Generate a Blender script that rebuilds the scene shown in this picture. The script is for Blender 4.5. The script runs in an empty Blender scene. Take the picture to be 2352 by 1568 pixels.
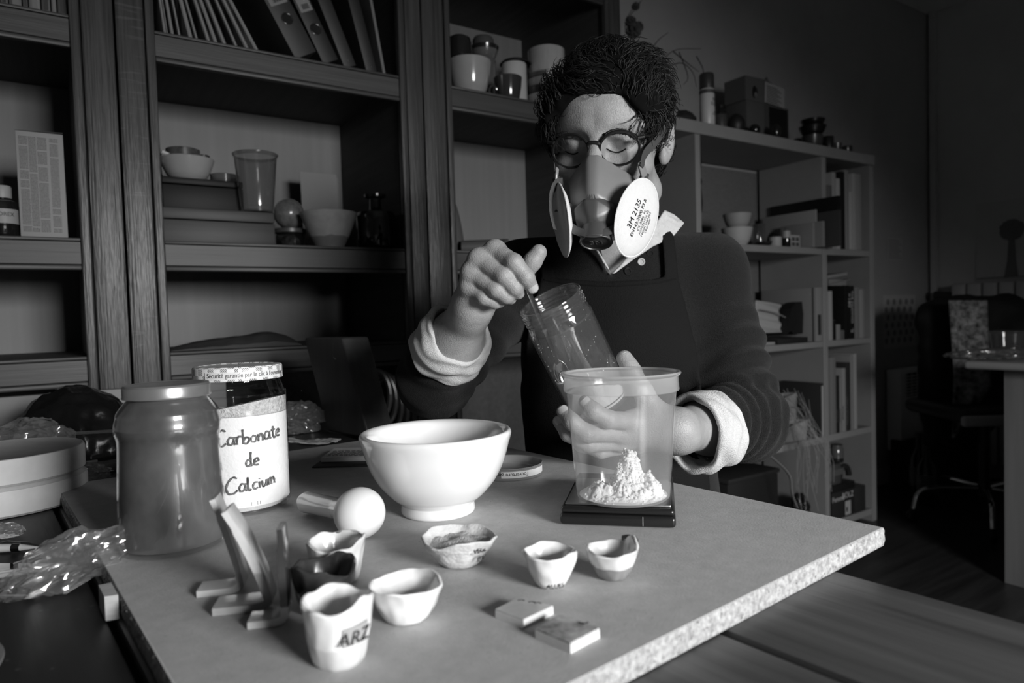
import bpy, bmesh, math, random
import numpy as np
from mathutils import Vector, Matrix

# ---------------------------------------------------------------- camera (photo frame 2352 x 1568)
F = 1561.0; PITCH = math.radians(2.17); ROLL = math.radians(-1.73)
ZB = 0.78                       # top of the chipboard
ZT = ZB - 0.016                 # top of the table under it
CZ = ZB + 0.19                  # camera height
TC = math.radians(56.25)        # shelving runs along this bearing
TB = math.radians(51.36)        # board and planks run along this bearing
_cp, _sp, _cr, _sr = math.cos(PITCH), math.sin(PITCH), math.cos(ROLL), math.sin(ROLL)
FW = np.array([0, _cp, -_sp]); _rt = np.array([1., 0, 0]); _up = np.array([0, _sp, _cp])
RT = _cr*_rt + _sr*_up; UP = -_sr*_rt + _cr*_up
CAM = np.array([0, 0, CZ])
C1 = np.array([math.sin(TC), math.cos(TC), 0]); C2 = np.array([-math.cos(TC), math.sin(TC), 0])
B1 = np.array([math.sin(TB), math.cos(TB), 0]); B2 = np.array([-math.cos(TB), math.sin(TB), 0])
RC = math.pi/2 - TC; RB = math.pi/2 - TB          # z rotations of the two frames
def ray(x, y): return (x-1176)/F*RT - (y-784)/F*UP + FW
def at(x, y, d): return CAM + ray(x, y)*d
def onz(x, y, z):
    r = ray(x, y); return CAM + r*((z-CZ)/r[2])
P0 = at(358, 558, 1.44); P0[2] = 0.0              # shelving: s = 0, front plane t = 0
def cab(s, t, z):
    q = P0 + C1*s + C2*t; q[2] = z; return q
def sz(x, y, t=0.0):
    r = ray(x, y); q = CAM + r*(((P0 + C2*t - CAM) @ C2)/(r @ C2)); return (q-P0) @ C1, q[2]
def bd(b1, b2, z=ZB):
    q = B1*b1 + B2*b2; q[2] = z; return q

scene = bpy.context.scene
cam_data = bpy.data.cameras.new('camera'); cam = bpy.data.objects.new('camera', cam_data)
scene.collection.objects.link(cam)
cam_data.sensor_width = 36.0; cam_data.lens = F/2352*36.0; cam_data.clip_start = 0.02
m = Matrix.Identity(4)
for i in range(3):
    m[i][0] = RT[i]; m[i][1] = UP[i]; m[i][2] = -FW[i]; m[i][3] = CAM[i]
cam.matrix_world = m
cam_data.dof.use_dof = True; cam_data.dof.focus_distance = 0.76; cam_data.dof.aperture_fstop = 6.3
scene.camera = cam

# ---------------------------------------------------------------- light and exposure
world = bpy.data.worlds.new('world'); scene.world = world; world.use_nodes = True
world.node_tree.nodes['Background'].inputs[0].default_value = (.62, .62, .62, 1)
world.node_tree.nodes['Background'].inputs[1].default_value = 0.6
WIN_S, WIN_T, WIN_Z, WIN_W, WIN_H = 0.44, -3.35, 1.27, 0.80, 0.78   # the window behind the camera
ld = bpy.data.lights.new('window_daylight', 'AREA'); ld.shape = 'RECTANGLE'
ld.size = 0.72; ld.size_y = 0.64; ld.energy = 62; ld.spread = math.radians(110)
lo = bpy.data.objects.new('window_daylight', ld); scene.collection.objects.link(lo)
lo.location = cab(WIN_S, WIN_T-0.13, WIN_Z+.02)
_dir = Vector(tuple(C2*math.cos(math.radians(36)))) + Vector((0, 0, -math.sin(math.radians(36))))
lo.rotation_euler = _dir.to_track_quat('-Z', 'Y').to_euler()
vs = scene.view_settings
vs.view_transform = 'Standard'; vs.look = 'None'; vs.gamma = 1.0; vs.use_curve_mapping = False
vs.exposure = 0.0

# ---------------------------------------------------------------- helpers
rnd = random.Random(7)
COL = scene.collection
def g(v): return (v/255.0)**2.2            # grey picked off the print -> linear
_mats = {}
def M(name, v, rough=.5, var=0., scale=12., stretch=None, bump=0., bscale=150., spec=.5, metal=0., coat=0., lo_hi=None, speck=None, sheen=0., detail=4., sss=0.):
    """grey procedural material: base grey v (linear), noise variation, relief"""
    if name in _mats: return _mats[name]
    mt = bpy.data.materials.new(name); mt.use_nodes = True
    nt = mt.node_tree; N = nt.nodes; L = nt.links; b = N['Principled BSDF']
    b.inputs['Roughness'].default_value = rough; b.inputs['Metallic'].default_value = metal
    b.inputs['Specular IOR Level'].default_value = spec; b.inputs['Coat Weight'].default_value = coat
    b.inputs['Coat Roughness'].default_value = .08
    if sheen: b.inputs['Sheen Weight'].default_value = sheen
    if sss:
        b.inputs['Subsurface Weight'].default_value = sss; b.inputs['Subsurface Radius'].default_value = (.006, .006, .006); b.inputs['Subsurface Scale'].default_value = 1.0
    b.inputs['Base Color'].default_value = (v, v, v, 1)
    tc = N.new('ShaderNodeTexCoord'); mp = N.new('ShaderNodeMapping')
    L.new(tc.outputs['Object'], mp.inputs[0])
    if stretch: mp.inputs['Scale'].default_value = stretch
    if var or lo_hi:
        n = N.new('ShaderNodeTexNoise'); n.inputs['Scale'].default_value = scale; n.inputs['Detail'].default_value = detail
        n.inputs['Roughness'].default_value = .62
        L.new(mp.outputs[0], n.inputs['Vector'])
        r = N.new('ShaderNodeValToRGB'); lo, hi = lo_hi or (v*(1-var), min(1, v*(1+var)))
        r.color_ramp.elements[0].position = .3; r.color_ramp.elements[1].position = .7
        r.color_ramp.elements[0].color = (lo, lo, lo, 1); r.color_ramp.elements[1].color = (hi, hi, hi, 1)
        L.new(n.outputs['Fac'], r.inputs[0]); out = r.outputs[0]
        if speck:
            sc, thr, amt = speck
            w = N.new('ShaderNodeTexNoise'); w.inputs['Scale'].default_value = sc; w.inputs['Detail'].default_value = 2
            L.new(tc.outputs['Object'], w.inputs['Vector'])
            rr = N.new('ShaderNodeValToRGB'); rr.color_ramp.elements[0].position = thr; rr.color_ramp.elements[1].position = thr+.06
            rr.color_ramp.elements[0].color = (0, 0, 0, 1); rr.color_ramp.elements[1].color = (1, 1, 1, 1)
            L.new(w.outputs['Fac'], rr.inputs[0])
            mx = N.new('ShaderNodeMix'); mx.data_type = 'RGBA'
            L.new(rr.outputs[0], mx.inputs['Factor']); L.new(out, mx.inputs[6]); mx.inputs[7].default_value = (amt, amt, amt, 1)
            out = mx.outputs[2]
        L.new(out, b.inputs['Base Color'])
    if bump:
        n2 = N.new('ShaderNodeTexNoise'); n2.inputs['Scale'].default_value = bscale; n2.inputs['Detail'].default_value = 3
        L.new(mp.outputs[0], n2.inputs['Vector'])
        bp = N.new('ShaderNodeBump'); bp.inputs['Strength'].default_value = bump; bp.inputs['Distance'].default_value = .002
        L.new(n2.outputs['Fac'], bp.inputs['Height']); L.new(bp.outputs[0], b.inputs['Normal'])
    _mats[name] = mt; return mt
def wood(name, v, axis=2, rough=.42, var=.35, fine=1., bump=.25, figure=0.):
    """grain running along local axis 0/1/2"""
    if name in _mats: return _mats[name]
    st = [60*fine, 60*fine, 60*fine]; st[axis] = 2.2*fine
    mt = M(name, v, rough, var=var, scale=1.0, stretch=tuple(st), bump=bump, bscale=2.5, detail=6)
    if figure:      # pale ray flecks across the grain
        nt = mt.node_tree; N = nt.nodes; L = nt.links; b = N['Principled BSDF']
        src = b.inputs['Base Color'].links[0].from_socket
        tc = N.new('ShaderNodeTexCoord'); mp = N.new('ShaderNodeMapping')
        s2 = [9., 9., 9.]; s2[axis] = 95.; mp.inputs['Scale'].default_value = s2
        L.new(tc.outputs['Object'], mp.inputs[0])
        n = N.new('ShaderNodeTexNoise'); n.inputs['Scale'].default_value = 1; n.inputs['Detail'].default_value = 2; n.inputs['Distortion'].default_value = 1.2
        L.new(mp.outputs[0], n.inputs['Vector'])
        r = N.new('ShaderNodeValToRGB'); r.color_ramp.elements[0].position = .62; r.color_ramp.elements[1].position = .68
        r.color_ramp.elements[0].color = (0, 0, 0, 1); r.color_ramp.elements[1].color = (figure, figure, figure, 1)
        L.new(n.outputs['Fac'], r.inputs[0])
        mx = N.new('ShaderNodeMix'); mx.data_type = 'RGBA'; mx.inputs[7].default_value = (v*2.4, v*2.4, v*2.4, 1)
        L.new(r.outputs[0], mx.inputs['Factor']); L.new(src, mx.inputs[6]); L.new(mx.outputs[2], b.inputs['Base Color'])
    return mt
def clear(name, tint=.95, gloss_rough=.03, body=0., body_v=.6, ior=1.45, gain=1.0):
    """thin clear wall: see-through with a Fresnel sheen, optional milky body"""
    if name in _mats: return _mats[name]
    mt = bpy.data.materials.new(name); mt.use_nodes = True
    nt = mt.node_tree; N = nt.nodes; L = nt.links
    N.remove(N['Principled BSDF']); out = N['Material Output']
    t = N.new('ShaderNodeBsdfTransparent'); t.inputs[0].default_value = (tint, tint, tint, 1)
    gl = N.new('ShaderNodeBsdfGlossy'); gl.inputs['Roughness'].default_value = gloss_rough; gl.inputs[0].default_value = (1, 1, 1, 1)
    lw = N.new('ShaderNodeLayerWeight'); lw.inputs[0].default_value = .5; f0 = ((ior-1)/(ior+1))**2
    pw_ = N.new('ShaderNodeMath'); pw_.operation = 'POWER'; pw_.inputs[1].default_value = 5; L.new(lw.outputs['Facing'], pw_.inputs[0])
    fr = N.new('ShaderNodeMath'); fr.operation = 'MULTIPLY_ADD'; fr.inputs[1].default_value = 1-f0; fr.inputs[2].default_value = f0; L.new(pw_.outputs[0], fr.inputs[0])
    base = t.outputs[0]
    if body:
        d = N.new('ShaderNodeBsdfDiffuse'); d.inputs[0].default_value = (body_v,)*3 + (1,)
        tr = N.new('ShaderNodeBsdfTranslucent'); tr.inputs[0].default_value = (body_v,)*3 + (1,)
        a = N.new('ShaderNodeMixShader'); a.inputs[0].default_value = .4
        L.new(d.outputs[0], a.inputs[1]); L.new(tr.outputs[0], a.inputs[2])
        mb = N.new('ShaderNodeMixShader'); mb.inputs[0].default_value = body
        L.new(t.outputs[0], mb.inputs[1]); L.new(a.outputs[0], mb.inputs[2]); base = mb.outputs[0]
    mul = N.new('ShaderNodeMath'); mul.operation = 'MULTIPLY'; mul.inputs[1].default_value = gain; mul.use_clamp = True
    L.new(fr.outputs[0], mul.inputs[0])
    mx = N.new('ShaderNodeMixShader'); L.new(mul.outputs[0], mx.inputs[0]); L.new(base, mx.inputs[1]); L.new(gl.outputs[0], mx.inputs[2])
    L.new(mx.outputs[0], out.inputs[0]); _mats[name] = mt; return mt

def link(o, parent=None):
    COL.objects.link(o)
    if parent is not None: o.parent = parent
    return o
def tag(o, label, cat, group=None, kind=None):
    if label: o['label'] = label
    if cat: o['category'] = cat
    if group: o['group'] = group
    if kind: o['kind'] = kind
    return o
def thing(name, label, cat, loc=(0, 0, 0), rot=(0, 0, 0), group=None):
    o = bpy.data.objects.new(name, None); o.empty_display_size = .03; COL.objects.link(o)
    o.location = tuple(loc); o.rotation_euler = rot if hasattr(rot, '__len__') else (0, 0, rot)
    return tag(o, label, cat, group)
def mk(name, geo, mat, parent=None, loc=None, rot=None, smooth=True, sharp=40, label=None, cat=None, group=None, kind=None):
    """geo = (verts, faces); one mesh object"""
    me = bpy.data.meshes.new(name)
    v, f = geo
    me.from_pydata([tuple(map(float, q)) for q in v], [], [tuple(map(int, q)) for q in f]); me.update()
    o = bpy.data.objects.new(name, me)
    if isinstance(mat, (list, tuple)):
        for q in mat: me.materials.append(q)
    elif mat is not None: me.materials.append(mat)
    if smooth:
        me.polygons.foreach_set('use_smooth', [True]*len(me.polygons))
        if sharp:
            bm = bmesh.new(); bm.from_mesh(me)
            for e in bm.edges:
                if len(e.link_faces) == 2 and e.calc_face_angle(0) > math.radians(sharp): e.smooth = False
            bm.to_mesh(me); bm.free()
    link(o, parent)
    if loc is not None: o.location = tuple(loc)
    if rot is not None: o.rotation_euler = rot if hasattr(rot, '__len__') else (0, 0, rot)
    if label or cat or group or kind: tag(o, label, cat, group, kind)
    return o
def cat(*gs):
    V, Fc = [], []
    for v, f in gs:
        n = len(V); V += [tuple(q) for q in v]; Fc += [tuple(i+n for i in q) for q in f]
    return V, Fc
def xf(geo, loc=(0, 0, 0), rot=(0, 0, 0), sc=1.):
    mm = Matrix.LocRotScale(Vector(loc), __import__('mathutils').Euler(rot), Vector((sc, sc, sc)) if not hasattr(sc, '__len__') else Vector(sc))
    return [tuple(mm @ Vector(q)) for q in geo[0]], geo[1]
def box(x0, x1, y0, y1, z0, z1, bev=0., seg=2):
    bm = bmesh.new(); bmesh.ops.create_cube(bm, size=1)
    for v in bm.verts:
        v.co = Vector(((x0+x1)/2 + v.co.x*(x1-x0), (y0+y1)/2 + v.co.y*(y1-y0), (z0+z1)/2 + v.co.z*(z1-z0)))
    if bev: bmesh.ops.bevel(bm, geom=bm.edges[:], offset=bev, segments=seg, affect='EDGES', profile=.5)
    bm.verts.ensure_lookup_table(); bm.verts.index_update()
    r = [tuple(v.co) for v in bm.verts], [tuple(v.index for v in f.verts) for f in bm.faces]
    bm.free(); return r
def lathe(prof, seg=40, squash=(1, 1)):
    """prof: (r, z) from bottom; r = 0 closes"""
    V, Fc, rings = [], [], []
    for r, z in prof:
        if r < 1e-6: rings.append([len(V)]); V.append((0, 0, z))
        else:
            rings.append(list(range(len(V), len(V)+seg)))
            V += [(r*math.cos(2*math.pi*k/seg)*squash[0], r*math.sin(2*math.pi*k/seg)*squash[1], z) for k in range(seg)]
    for a, b in zip(rings, rings[1:]):
        if len(a) == 1 and len(b) == 1: continue
        for k in range(seg):
            k2 = (k+1) % seg
            if len(a) == 1: Fc.append((a[0], b[k2], b[k]))
            elif len(b) == 1: Fc.append((a[k], a[k2], b[0]))
            else: Fc.append((a[k], a[k2], b[k2], b[k]))
    return V, Fc
def smooth_prof(pts, n=6):
    """Catmull-Rom through (r, z) points"""
    P = [np.array(q, float) for q in pts]; P = [2*P[0]-P[1]] + P + [2*P[-1]-P[-2]]; out = []
    for i in range(1, len(P)-2):
        for k in range(n):
            t = k/n; a, b, c, d = P[i-1:i+3]
            out.append(.5*(2*b + (c-a)*t + (2*a-5*b+4*c-d)*t*t + (3*b-a-3*c+d)*t**3))
    out.append(P[-2]); return [tuple(max(0, x) if j == 0 else x for j, x in enumerate(q)) for q in out]
def spline(pts, n=6):
    P = [np.array(q, float) for q in pts]; P = [2*P[0]-P[1]] + P + [2*P[-1]-P[-2]]; out = []
    for i in range(1, len(P)-2):
        for k in range(n):
            t = k/n; a, b, c, d = P[i-1:i+3]
            out.append(.5*(2*b + (c-a)*t + (2*a-5*b+4*c-d)*t*t + (3*b-a-3*c+d)*t**3))
    out.append(P[-2]); return out
def tube(pts, r, seg=8, cap=True, flat=None, up=None):
    """tube along points; r number or list; flat=(w,h) gives a rectangular-ish ellipse band"""
    P = [np.array(q, float) for q in pts]; n = len(P)
    R = r if hasattr(r, '__len__') else [r]*n
    V, Fc = [], []
    T = [P[min(i+1, n-1)]-P[max(i-1, 0)] for i in range(n)]
    T = [t/(np.linalg.norm(t)+1e-12) for t in T]
    u = np.array(up if up is not None else ((0, 0, 1) if abs(T[0][2]) < .9 else (1, 0, 0)), float)
    for i in range(n):
        u = u - T[i]*(u @ T[i]); u /= np.linalg.norm(u)+1e-12; w = np.cross(T[i], u)
        for k in range(seg):
            a = 2*math.pi*k/seg; c, s = math.cos(a), math.sin(a)
            if flat: 
                q = P[i] + w*(flat[0]*R[i]*abs(c)**.5*(1 if c > 0 else -1)) + u*(flat[1]*R[i]*abs(s)**.5*(1 if s > 0 else -1))
            else: q = P[i] + (w*c + u*s)*R[i]
            V.append(tuple(q))
    for i in range(n-1):
        for k in range(seg):
            k2 = (k+1) % seg
            Fc.append((i*seg+k, i*seg+k2, (i+1)*seg+k2, (i+1)*seg+k))
    if cap:
        Fc.append(tuple(range(seg))[::-1]); Fc.append(tuple(range((n-1)*seg, n*seg)))
    return V, Fc
def grid(fn, nu, nv, closed_u=False):
    """fn(u,v) -> point, u,v in 0..1"""
    V = [tuple(fn(i/(nu-(0 if closed_u else 1)), j/(nv-1))) for j in range(nv) for i in range(nu)]
    Fc = []
    for j in range(nv-1):
        for i in range(nu if closed_u else nu-1):
            i2 = (i+1) % nu
            Fc.append((j*nu+i, j*nu+i2, (j+1)*nu+i2, (j+1)*nu+i))
    return V, Fc
def thicken(o, t, off=-1):
    md = o.modifiers.new('thickness', 'SOLIDIFY'); md.thickness = t; md.offset = off; return o
def prism(poly, h0, h1, axis=2):
    """extrude a 2D polygon along axis"""
    n = len(poly)
    def pt(q, h): return {2: (q[0], q[1], h), 1: (q[0], h, q[1]), 0: (h, q[0], q[1])}[axis]
    V = [pt(q, h0) for q in poly] + [pt(q, h1) for q in poly]
    Fc = [tuple(range(n))[::-1], tuple(range(n, 2*n))] + [(i, (i+1) % n, n+(i+1) % n, n+i) for i in range(n)]
    return V, Fc
from mathutils import noise as _nz
def nz(p, s=1., o=0.): return _nz.noise(Vector((p[0]*s+o, p[1]*s+o*.7, p[2]*s-o)))
_font = None
def text_geo(s, size, ext=.0002, italic=False, wrap=None, shear=0., align='CENTER'):
    """lettering as real geometry; wrap=(radius) bends it round a vertical cylinder (facing -y)"""
    cu = bpy.data.curves.new('lettering', 'FONT'); cu.body = s; cu.size = size; cu.extrude = ext; cu.align_x = align; cu.resolution_u = 3; cu.shear = shear
    ob = bpy.data.objects.new('lettering', cu); COL.objects.link(ob)
    dg = bpy.context.evaluated_depsgraph_get(); me = bpy.data.meshes.new_from_object(ob.evaluated_get(dg))
    V = [tuple(v.co) for v in me.vertices]; Fc = [tuple(p.vertices) for p in me.polygons]
    bpy.data.objects.remove(ob); bpy.data.curves.remove(cu); bpy.data.meshes.remove(me)
    out = []
    for x, y, z in V:       # stand it up: x right, z up, facing -y
        if wrap:
            a = x/wrap; out.append(((wrap+z)*math.sin(a), -(wrap+z)*math.cos(a), y))
        else: out.append((x, -z, y))
    return out, Fc
def copy_tree(o, parent=None):
    c = o.copy(); COL.objects.link(c); c.parent = parent
    for ch in list(o.children): copy_tree(ch, c)
    return c
# ================================================================= the room
def unit_at(s, t, z=0.): return cab(s, t, z)
m_wall = M('plaster_grey', .36, .9, var=.06, scale=3, bump=.12, bscale=300)
m_paper = M('woven_wallpaper', .15, .9, var=.10, scale=40, stretch=(1, 1, 3), bump=.3, bscale=500)
m_wall2 = M('plaster_grey_side', .50, .9, var=.06, scale=3, bump=.12, bscale=300)
m_pale = M('pale_plaster', .78, .9, var=.03, scale=3)
m_ceil = M('ceiling_paint', .7, .95, var=.03, scale=2)
m_floor = M('dark_floorboard', .03, .35, var=.4, scale=2, stretch=(1, 14, 1), bump=.1, bscale=60)
def sbox(name, s0, s1, t0, t1, z0, z1, mat):
    o = mk(name, box(s0, s1, t0, t1, z0, z1), mat, loc=cab(0, 0, 0), rot=RC, smooth=False); o['kind'] = 'structure'; return o
SL, SR, TF, TBK, TK, ZC = -2.2, 4.05, -3.40, .50, .32, 2.62
sbox('floor', SL-.1, SR+.1, TF-.15, .62, -.08, 0, m_floor)
sbox('ceiling', SL-.1, SR+.1, TF-.15, .62, ZC, ZC+.08, m_ceil)
wb = sbox('wall_back', 1.37, SR+.1, TK, .62, 0, ZC, m_wall)
mk('wallpaper_panel', box(1.38, 2.47, TK-.002, TK, .06, 1.575), m_paper, wb, smooth=False)
sbox('wall_alcove', SL-.1, 1.37, TBK, .62, 0, ZC, m_wall)
sbox('wall_right', SR, SR+.1, TF, TK, 0, ZC, m_wall2)
sbox('wall_left', SL-.1, SL, TF, TBK, 0, ZC, m_pale)
# wall behind the camera with its window opening
ws0, ws1, wz0, wz1 = WIN_S-WIN_W/2, WIN_S+WIN_W/2, WIN_Z-WIN_H/2, WIN_Z+WIN_H/2
wf = mk('wall_front', cat(box(SL-.1, ws0, TF-.12, TF, 0, ZC), box(ws1, SR+.1, TF-.12, TF, 0, ZC),
        box(ws0, ws1, TF-.12, TF, 0, wz0), box(ws0, ws1, TF-.12, TF, wz1, ZC)), m_pale, loc=cab(0, 0, 0), rot=RC, smooth=False); wf['kind'] = 'structure'
m_white = M('white_paint', .6, .4)
win = bpy.data.objects.new('window_1', None); COL.objects.link(win); win.location = cab(WIN_S, TF, 0); win.rotation_euler = (0, 0, RC); win['kind'] = 'structure'
hw = WIN_W/2
mk('window_frame', cat(box(-hw, -hw+.045, -.07, -.02, wz0, wz1, .004), box(hw-.045, hw, -.07, -.02, wz0, wz1, .004), box(-hw, hw, -.07, -.02, wz0, wz0+.05, .004), box(-hw, hw, -.07, -.02, wz1-.05, wz1, .004)), m_white, win)
mk('window_mullion', box(-.02, .02, -.07, -.02, wz0+.05, wz1-.05, .004), m_white, win)
for a, b_ in ((-hw+.045, -.02), (.02, hw-.045)):
    mk('window_pane', box(a, b_, -.047, -.043, wz0+.05, wz1-.05), clear('window_glass', .96), win, smooth=False)
mk('window_sill', box(-hw-.06, hw+.06, -.02, .10, wz0-.03, wz0, .006), m_white, win)
tr = sbox('trim_1', SR-.04, SR-.012, TK-.05, TK-.022, 0, ZC, M('pipe_paint', .5, .5))
sbox('baseboard_back', 2.9, SR, TK-.015, TK, 0, .09, M('baseboard_paint', .45, .5))

# ================================================================= oak shelving, three units side by side
oak_v = wood('oak_upright', .045, 2, .40, .45, 1.6, .8, figure=.0)
oak_f = wood('oak_figured', .045, 2, .38, .4, 1.6, .8, figure=.45)
oak_h = wood('oak_rail', .042, 0, .5, .25, 1.0, .3)
oak_in = wood('oak_inside', .05, 1, .7, .25, 1.0, .2)
back_m = wood('birch_back', .19, 2, .55, .10, .5, .08)
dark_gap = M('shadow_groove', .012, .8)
RAILS = ((1.530, 1.595), (1.088, 1.153), (.852, .914), (1.931, 1.996))
def shelving(label, s0, s1, wl, wr, figured=(0, 0)):
    """s0,s1 outer edges, wl,wr stile widths; origin at left front foot"""
    u = thing('oak_shelving', label, 'shelving', cab(s0, 0, 0), RC, 'oak shelving units')
    W = s1-s0; top = 2.30; D = .47
    bead = .017
    for x0, x1, side, fig in ((0, wl, 1, figured[0]), (W-wr, W, -1, figured[1])):
        mm = oak_f if fig else oak_v
        if side > 0: a0, a1, e0, e1 = x0+.0015, x1-bead-.003, x1-bead, x1
        else: a0, a1, e0, e1 = x0+bead+.003, x1-.0015, x0, x0+bead
        st = mk('stile', box(a0, a1, 0, .022, 0, top, .0022, 2), mm, u)
        mk('edge_bead', box(e0, e1, -.003, .02, 0, top, .003, 2), oak_v, st)
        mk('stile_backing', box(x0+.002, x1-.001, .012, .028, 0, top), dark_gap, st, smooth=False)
    # sides, back
    mk('side_panel', box(.004, wl-.004, .028, D, 0, top), oak_in, u, smooth=False)
    mk('side_panel', box(W-wr+.004, W-.004, .028, D, 0, top), oak_in, u, smooth=False)
    mk('back_panel', box(wl-.004, W-wr+.004, D-.012, D, .845, top), back_m, u, smooth=False)
    mk('back_panel', box(wl-.004, W-wr+.004, D-.012, D, .02, .835), oak_in, u, smooth=False)
    mk('top_panel', box(.004, W-.004, .0, D, top, top+.03), oak_h, u, smooth=False)
    for z0, z1 in RAILS:
        sh = mk('shelf', box(wl-.004, W-wr+.004, .016, D-.012, z1-.016, z1-.0006), oak_in, u, smooth=False)
        mk('rail', box(wl, W-wr, .004, .017, z0+.0115, z1-.008, .001, 1), oak_h, sh)
        mk('rail_bead', box(wl, W-wr, .001, .017, z0, z0+.010, .003, 2), oak_h, sh)
        mk('shelf_edge', box(wl, W-wr, .002, .017, z1-.007, z1-.0006, .002, 2), oak_h, sh)
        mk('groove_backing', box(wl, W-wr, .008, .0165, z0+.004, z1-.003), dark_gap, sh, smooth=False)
    for z1 in (.06,):
        mk('bottom_shelf', box(wl-.004, W-wr+.004, .016, D-.012, z1-.02, z1), oak_in, u, smooth=False)
    return u
unitA = shelving('oak shelving unit holding the printed carton and small label bottle', -.80, -.0565, .08, .078, (0, 0))
unitB = shelving('middle oak shelving unit holding the lever arch files and a plastic cup', -.0555, .6430, .0725, .066, (1, 0))
unitC = shelving('oak shelving unit with stacked mugs, next to the twigs on the low bookcase', .6440, 1.353, .085, .069, (0, 0))

# ================================================================= low pale bookcase on the right
lam = M('grey_laminate', .24, .55, var=.08, scale=2, stretch=(2, 2, 2))
bk = thing('low_bookcase', 'low open bookcase crowded with books, tools, bowls and papers', 'bookcase', cab(1.375, 0, 0), RC)
def bx_(name, s0, s1, t0, t1, z0, z1): return mk(name, box(s0-1.375, s1-1.375, t0, t1, z0, z1, .0015, 1), lam, bk)
bx_('top_board', 1.375, 2.85, -.006, .302, 1.583, 1.6264)
for a, b_ in ((1.377, 1.405), (1.69, 1.716), (2.452, 2.482), (2.815, 2.848)): bx_('upright', a, b_, 0, .300, 0, 1.583)
for z0, z1 in ((1.183, 1.21), (.80, .826), (.402, .43), (.03, .06)):
    for a, b_ in ((1.405, 1.69), (1.716, 2.452), (2.482, 2.815)): bx_('shelf', a, b_, .004, .298, z0, z1-.0006)

# ================================================================= plank table and chipboard
tabm = M('stained_plank', .058, .42, var=.5, scale=1., stretch=(33, 1.2, 33), bump=.4, bscale=2.5, speck=(22, .74, .16), detail=6)
tb_ = thing('plank_table', 'old dark plank table with scratched stained boards', 'table', bd(0, 0, 0), RB)
tabl = M('shadowed_stained_plank', .012, .5, var=.5, scale=1., stretch=(30, 1.2, 30), bump=.3, bscale=3, speck=(70, .72, .07), detail=6)  # shadow of the camera operator painted into the darker stain; specks are paint
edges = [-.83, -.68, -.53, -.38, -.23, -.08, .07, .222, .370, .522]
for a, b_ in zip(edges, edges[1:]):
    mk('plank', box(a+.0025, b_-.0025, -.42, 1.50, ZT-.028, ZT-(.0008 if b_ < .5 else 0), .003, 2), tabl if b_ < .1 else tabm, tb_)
mk('apron_rail', box(-.79, .47, -.36, -.335, ZT-.13, ZT-.0285), tabm, tb_, smooth=False)
mk('apron_rail', box(-.79, .47, 1.40, 1.425, ZT-.13, ZT-.0285), tabm, tb_, smooth=False)
mk('apron_rail', box(.445, .47, -.335, 1.40, ZT-.13, ZT-.0285), tabm, tb_, smooth=False)
for x in (-.78, .41):
    for y in (-.35, 1.36): mk('leg', box(x, x+.06, y, y+.06, 0, ZT-.0285, .003), tabm, tb_)
# scratches are worn into the right-hand planks
chip = M('chipboard_face', .42, .62, var=.09, scale=90, bump=.12, bscale=500, spec=.3, speck=(420, .70, .26), detail=6)
chip_e = M('chipboard_edge', .5, .85, lo_hi=(.20, .50), scale=260, bump=.9, bscale=420, spec=.2, speck=(300, .66, .10))
brd = thing('chipboard_panel', 'square-cut pale chipboard panel lying on the dark table', 'board', bd(.0765, .2532, ZT), RB)
mk('panel_face', box(0, .5255, 0, .736, .0001, .016, .0006, 1), chip, brd)
def edge_geo(n, L, seed):
    # rough sawn edge, slightly uneven chips
    r = random.Random(seed); V, Fc = [], []
    rows = 7
    for i in range(n+1):
        for j in range(rows):
            d = -.0007 - (r.random()**3)*.0011 if 0 < j < rows-1 else -.0002
            V.append((L*i/n, d, .0004 + .0152*j/(rows-1)))
    for i in range(n):
        for j in range(rows-1):
            a = i*rows+j; Fc.append((a, a+rows, a+rows+1, a+1))
    return V, Fc
mk('cut_edge', edge_geo(260, .5255, 3), chip_e, brd, smooth=False)
mk('cut_edge', xf(edge_geo(300, .736, 4), (0, .736, 0), (0, 0, -math.pi/2)), chip_e, brd, smooth=False)
mk('cut_edge', xf(edge_geo(300, .736, 5), (.5255, 0, 0), (0, 0, math.pi/2)), chip_e, brd, smooth=False)
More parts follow.
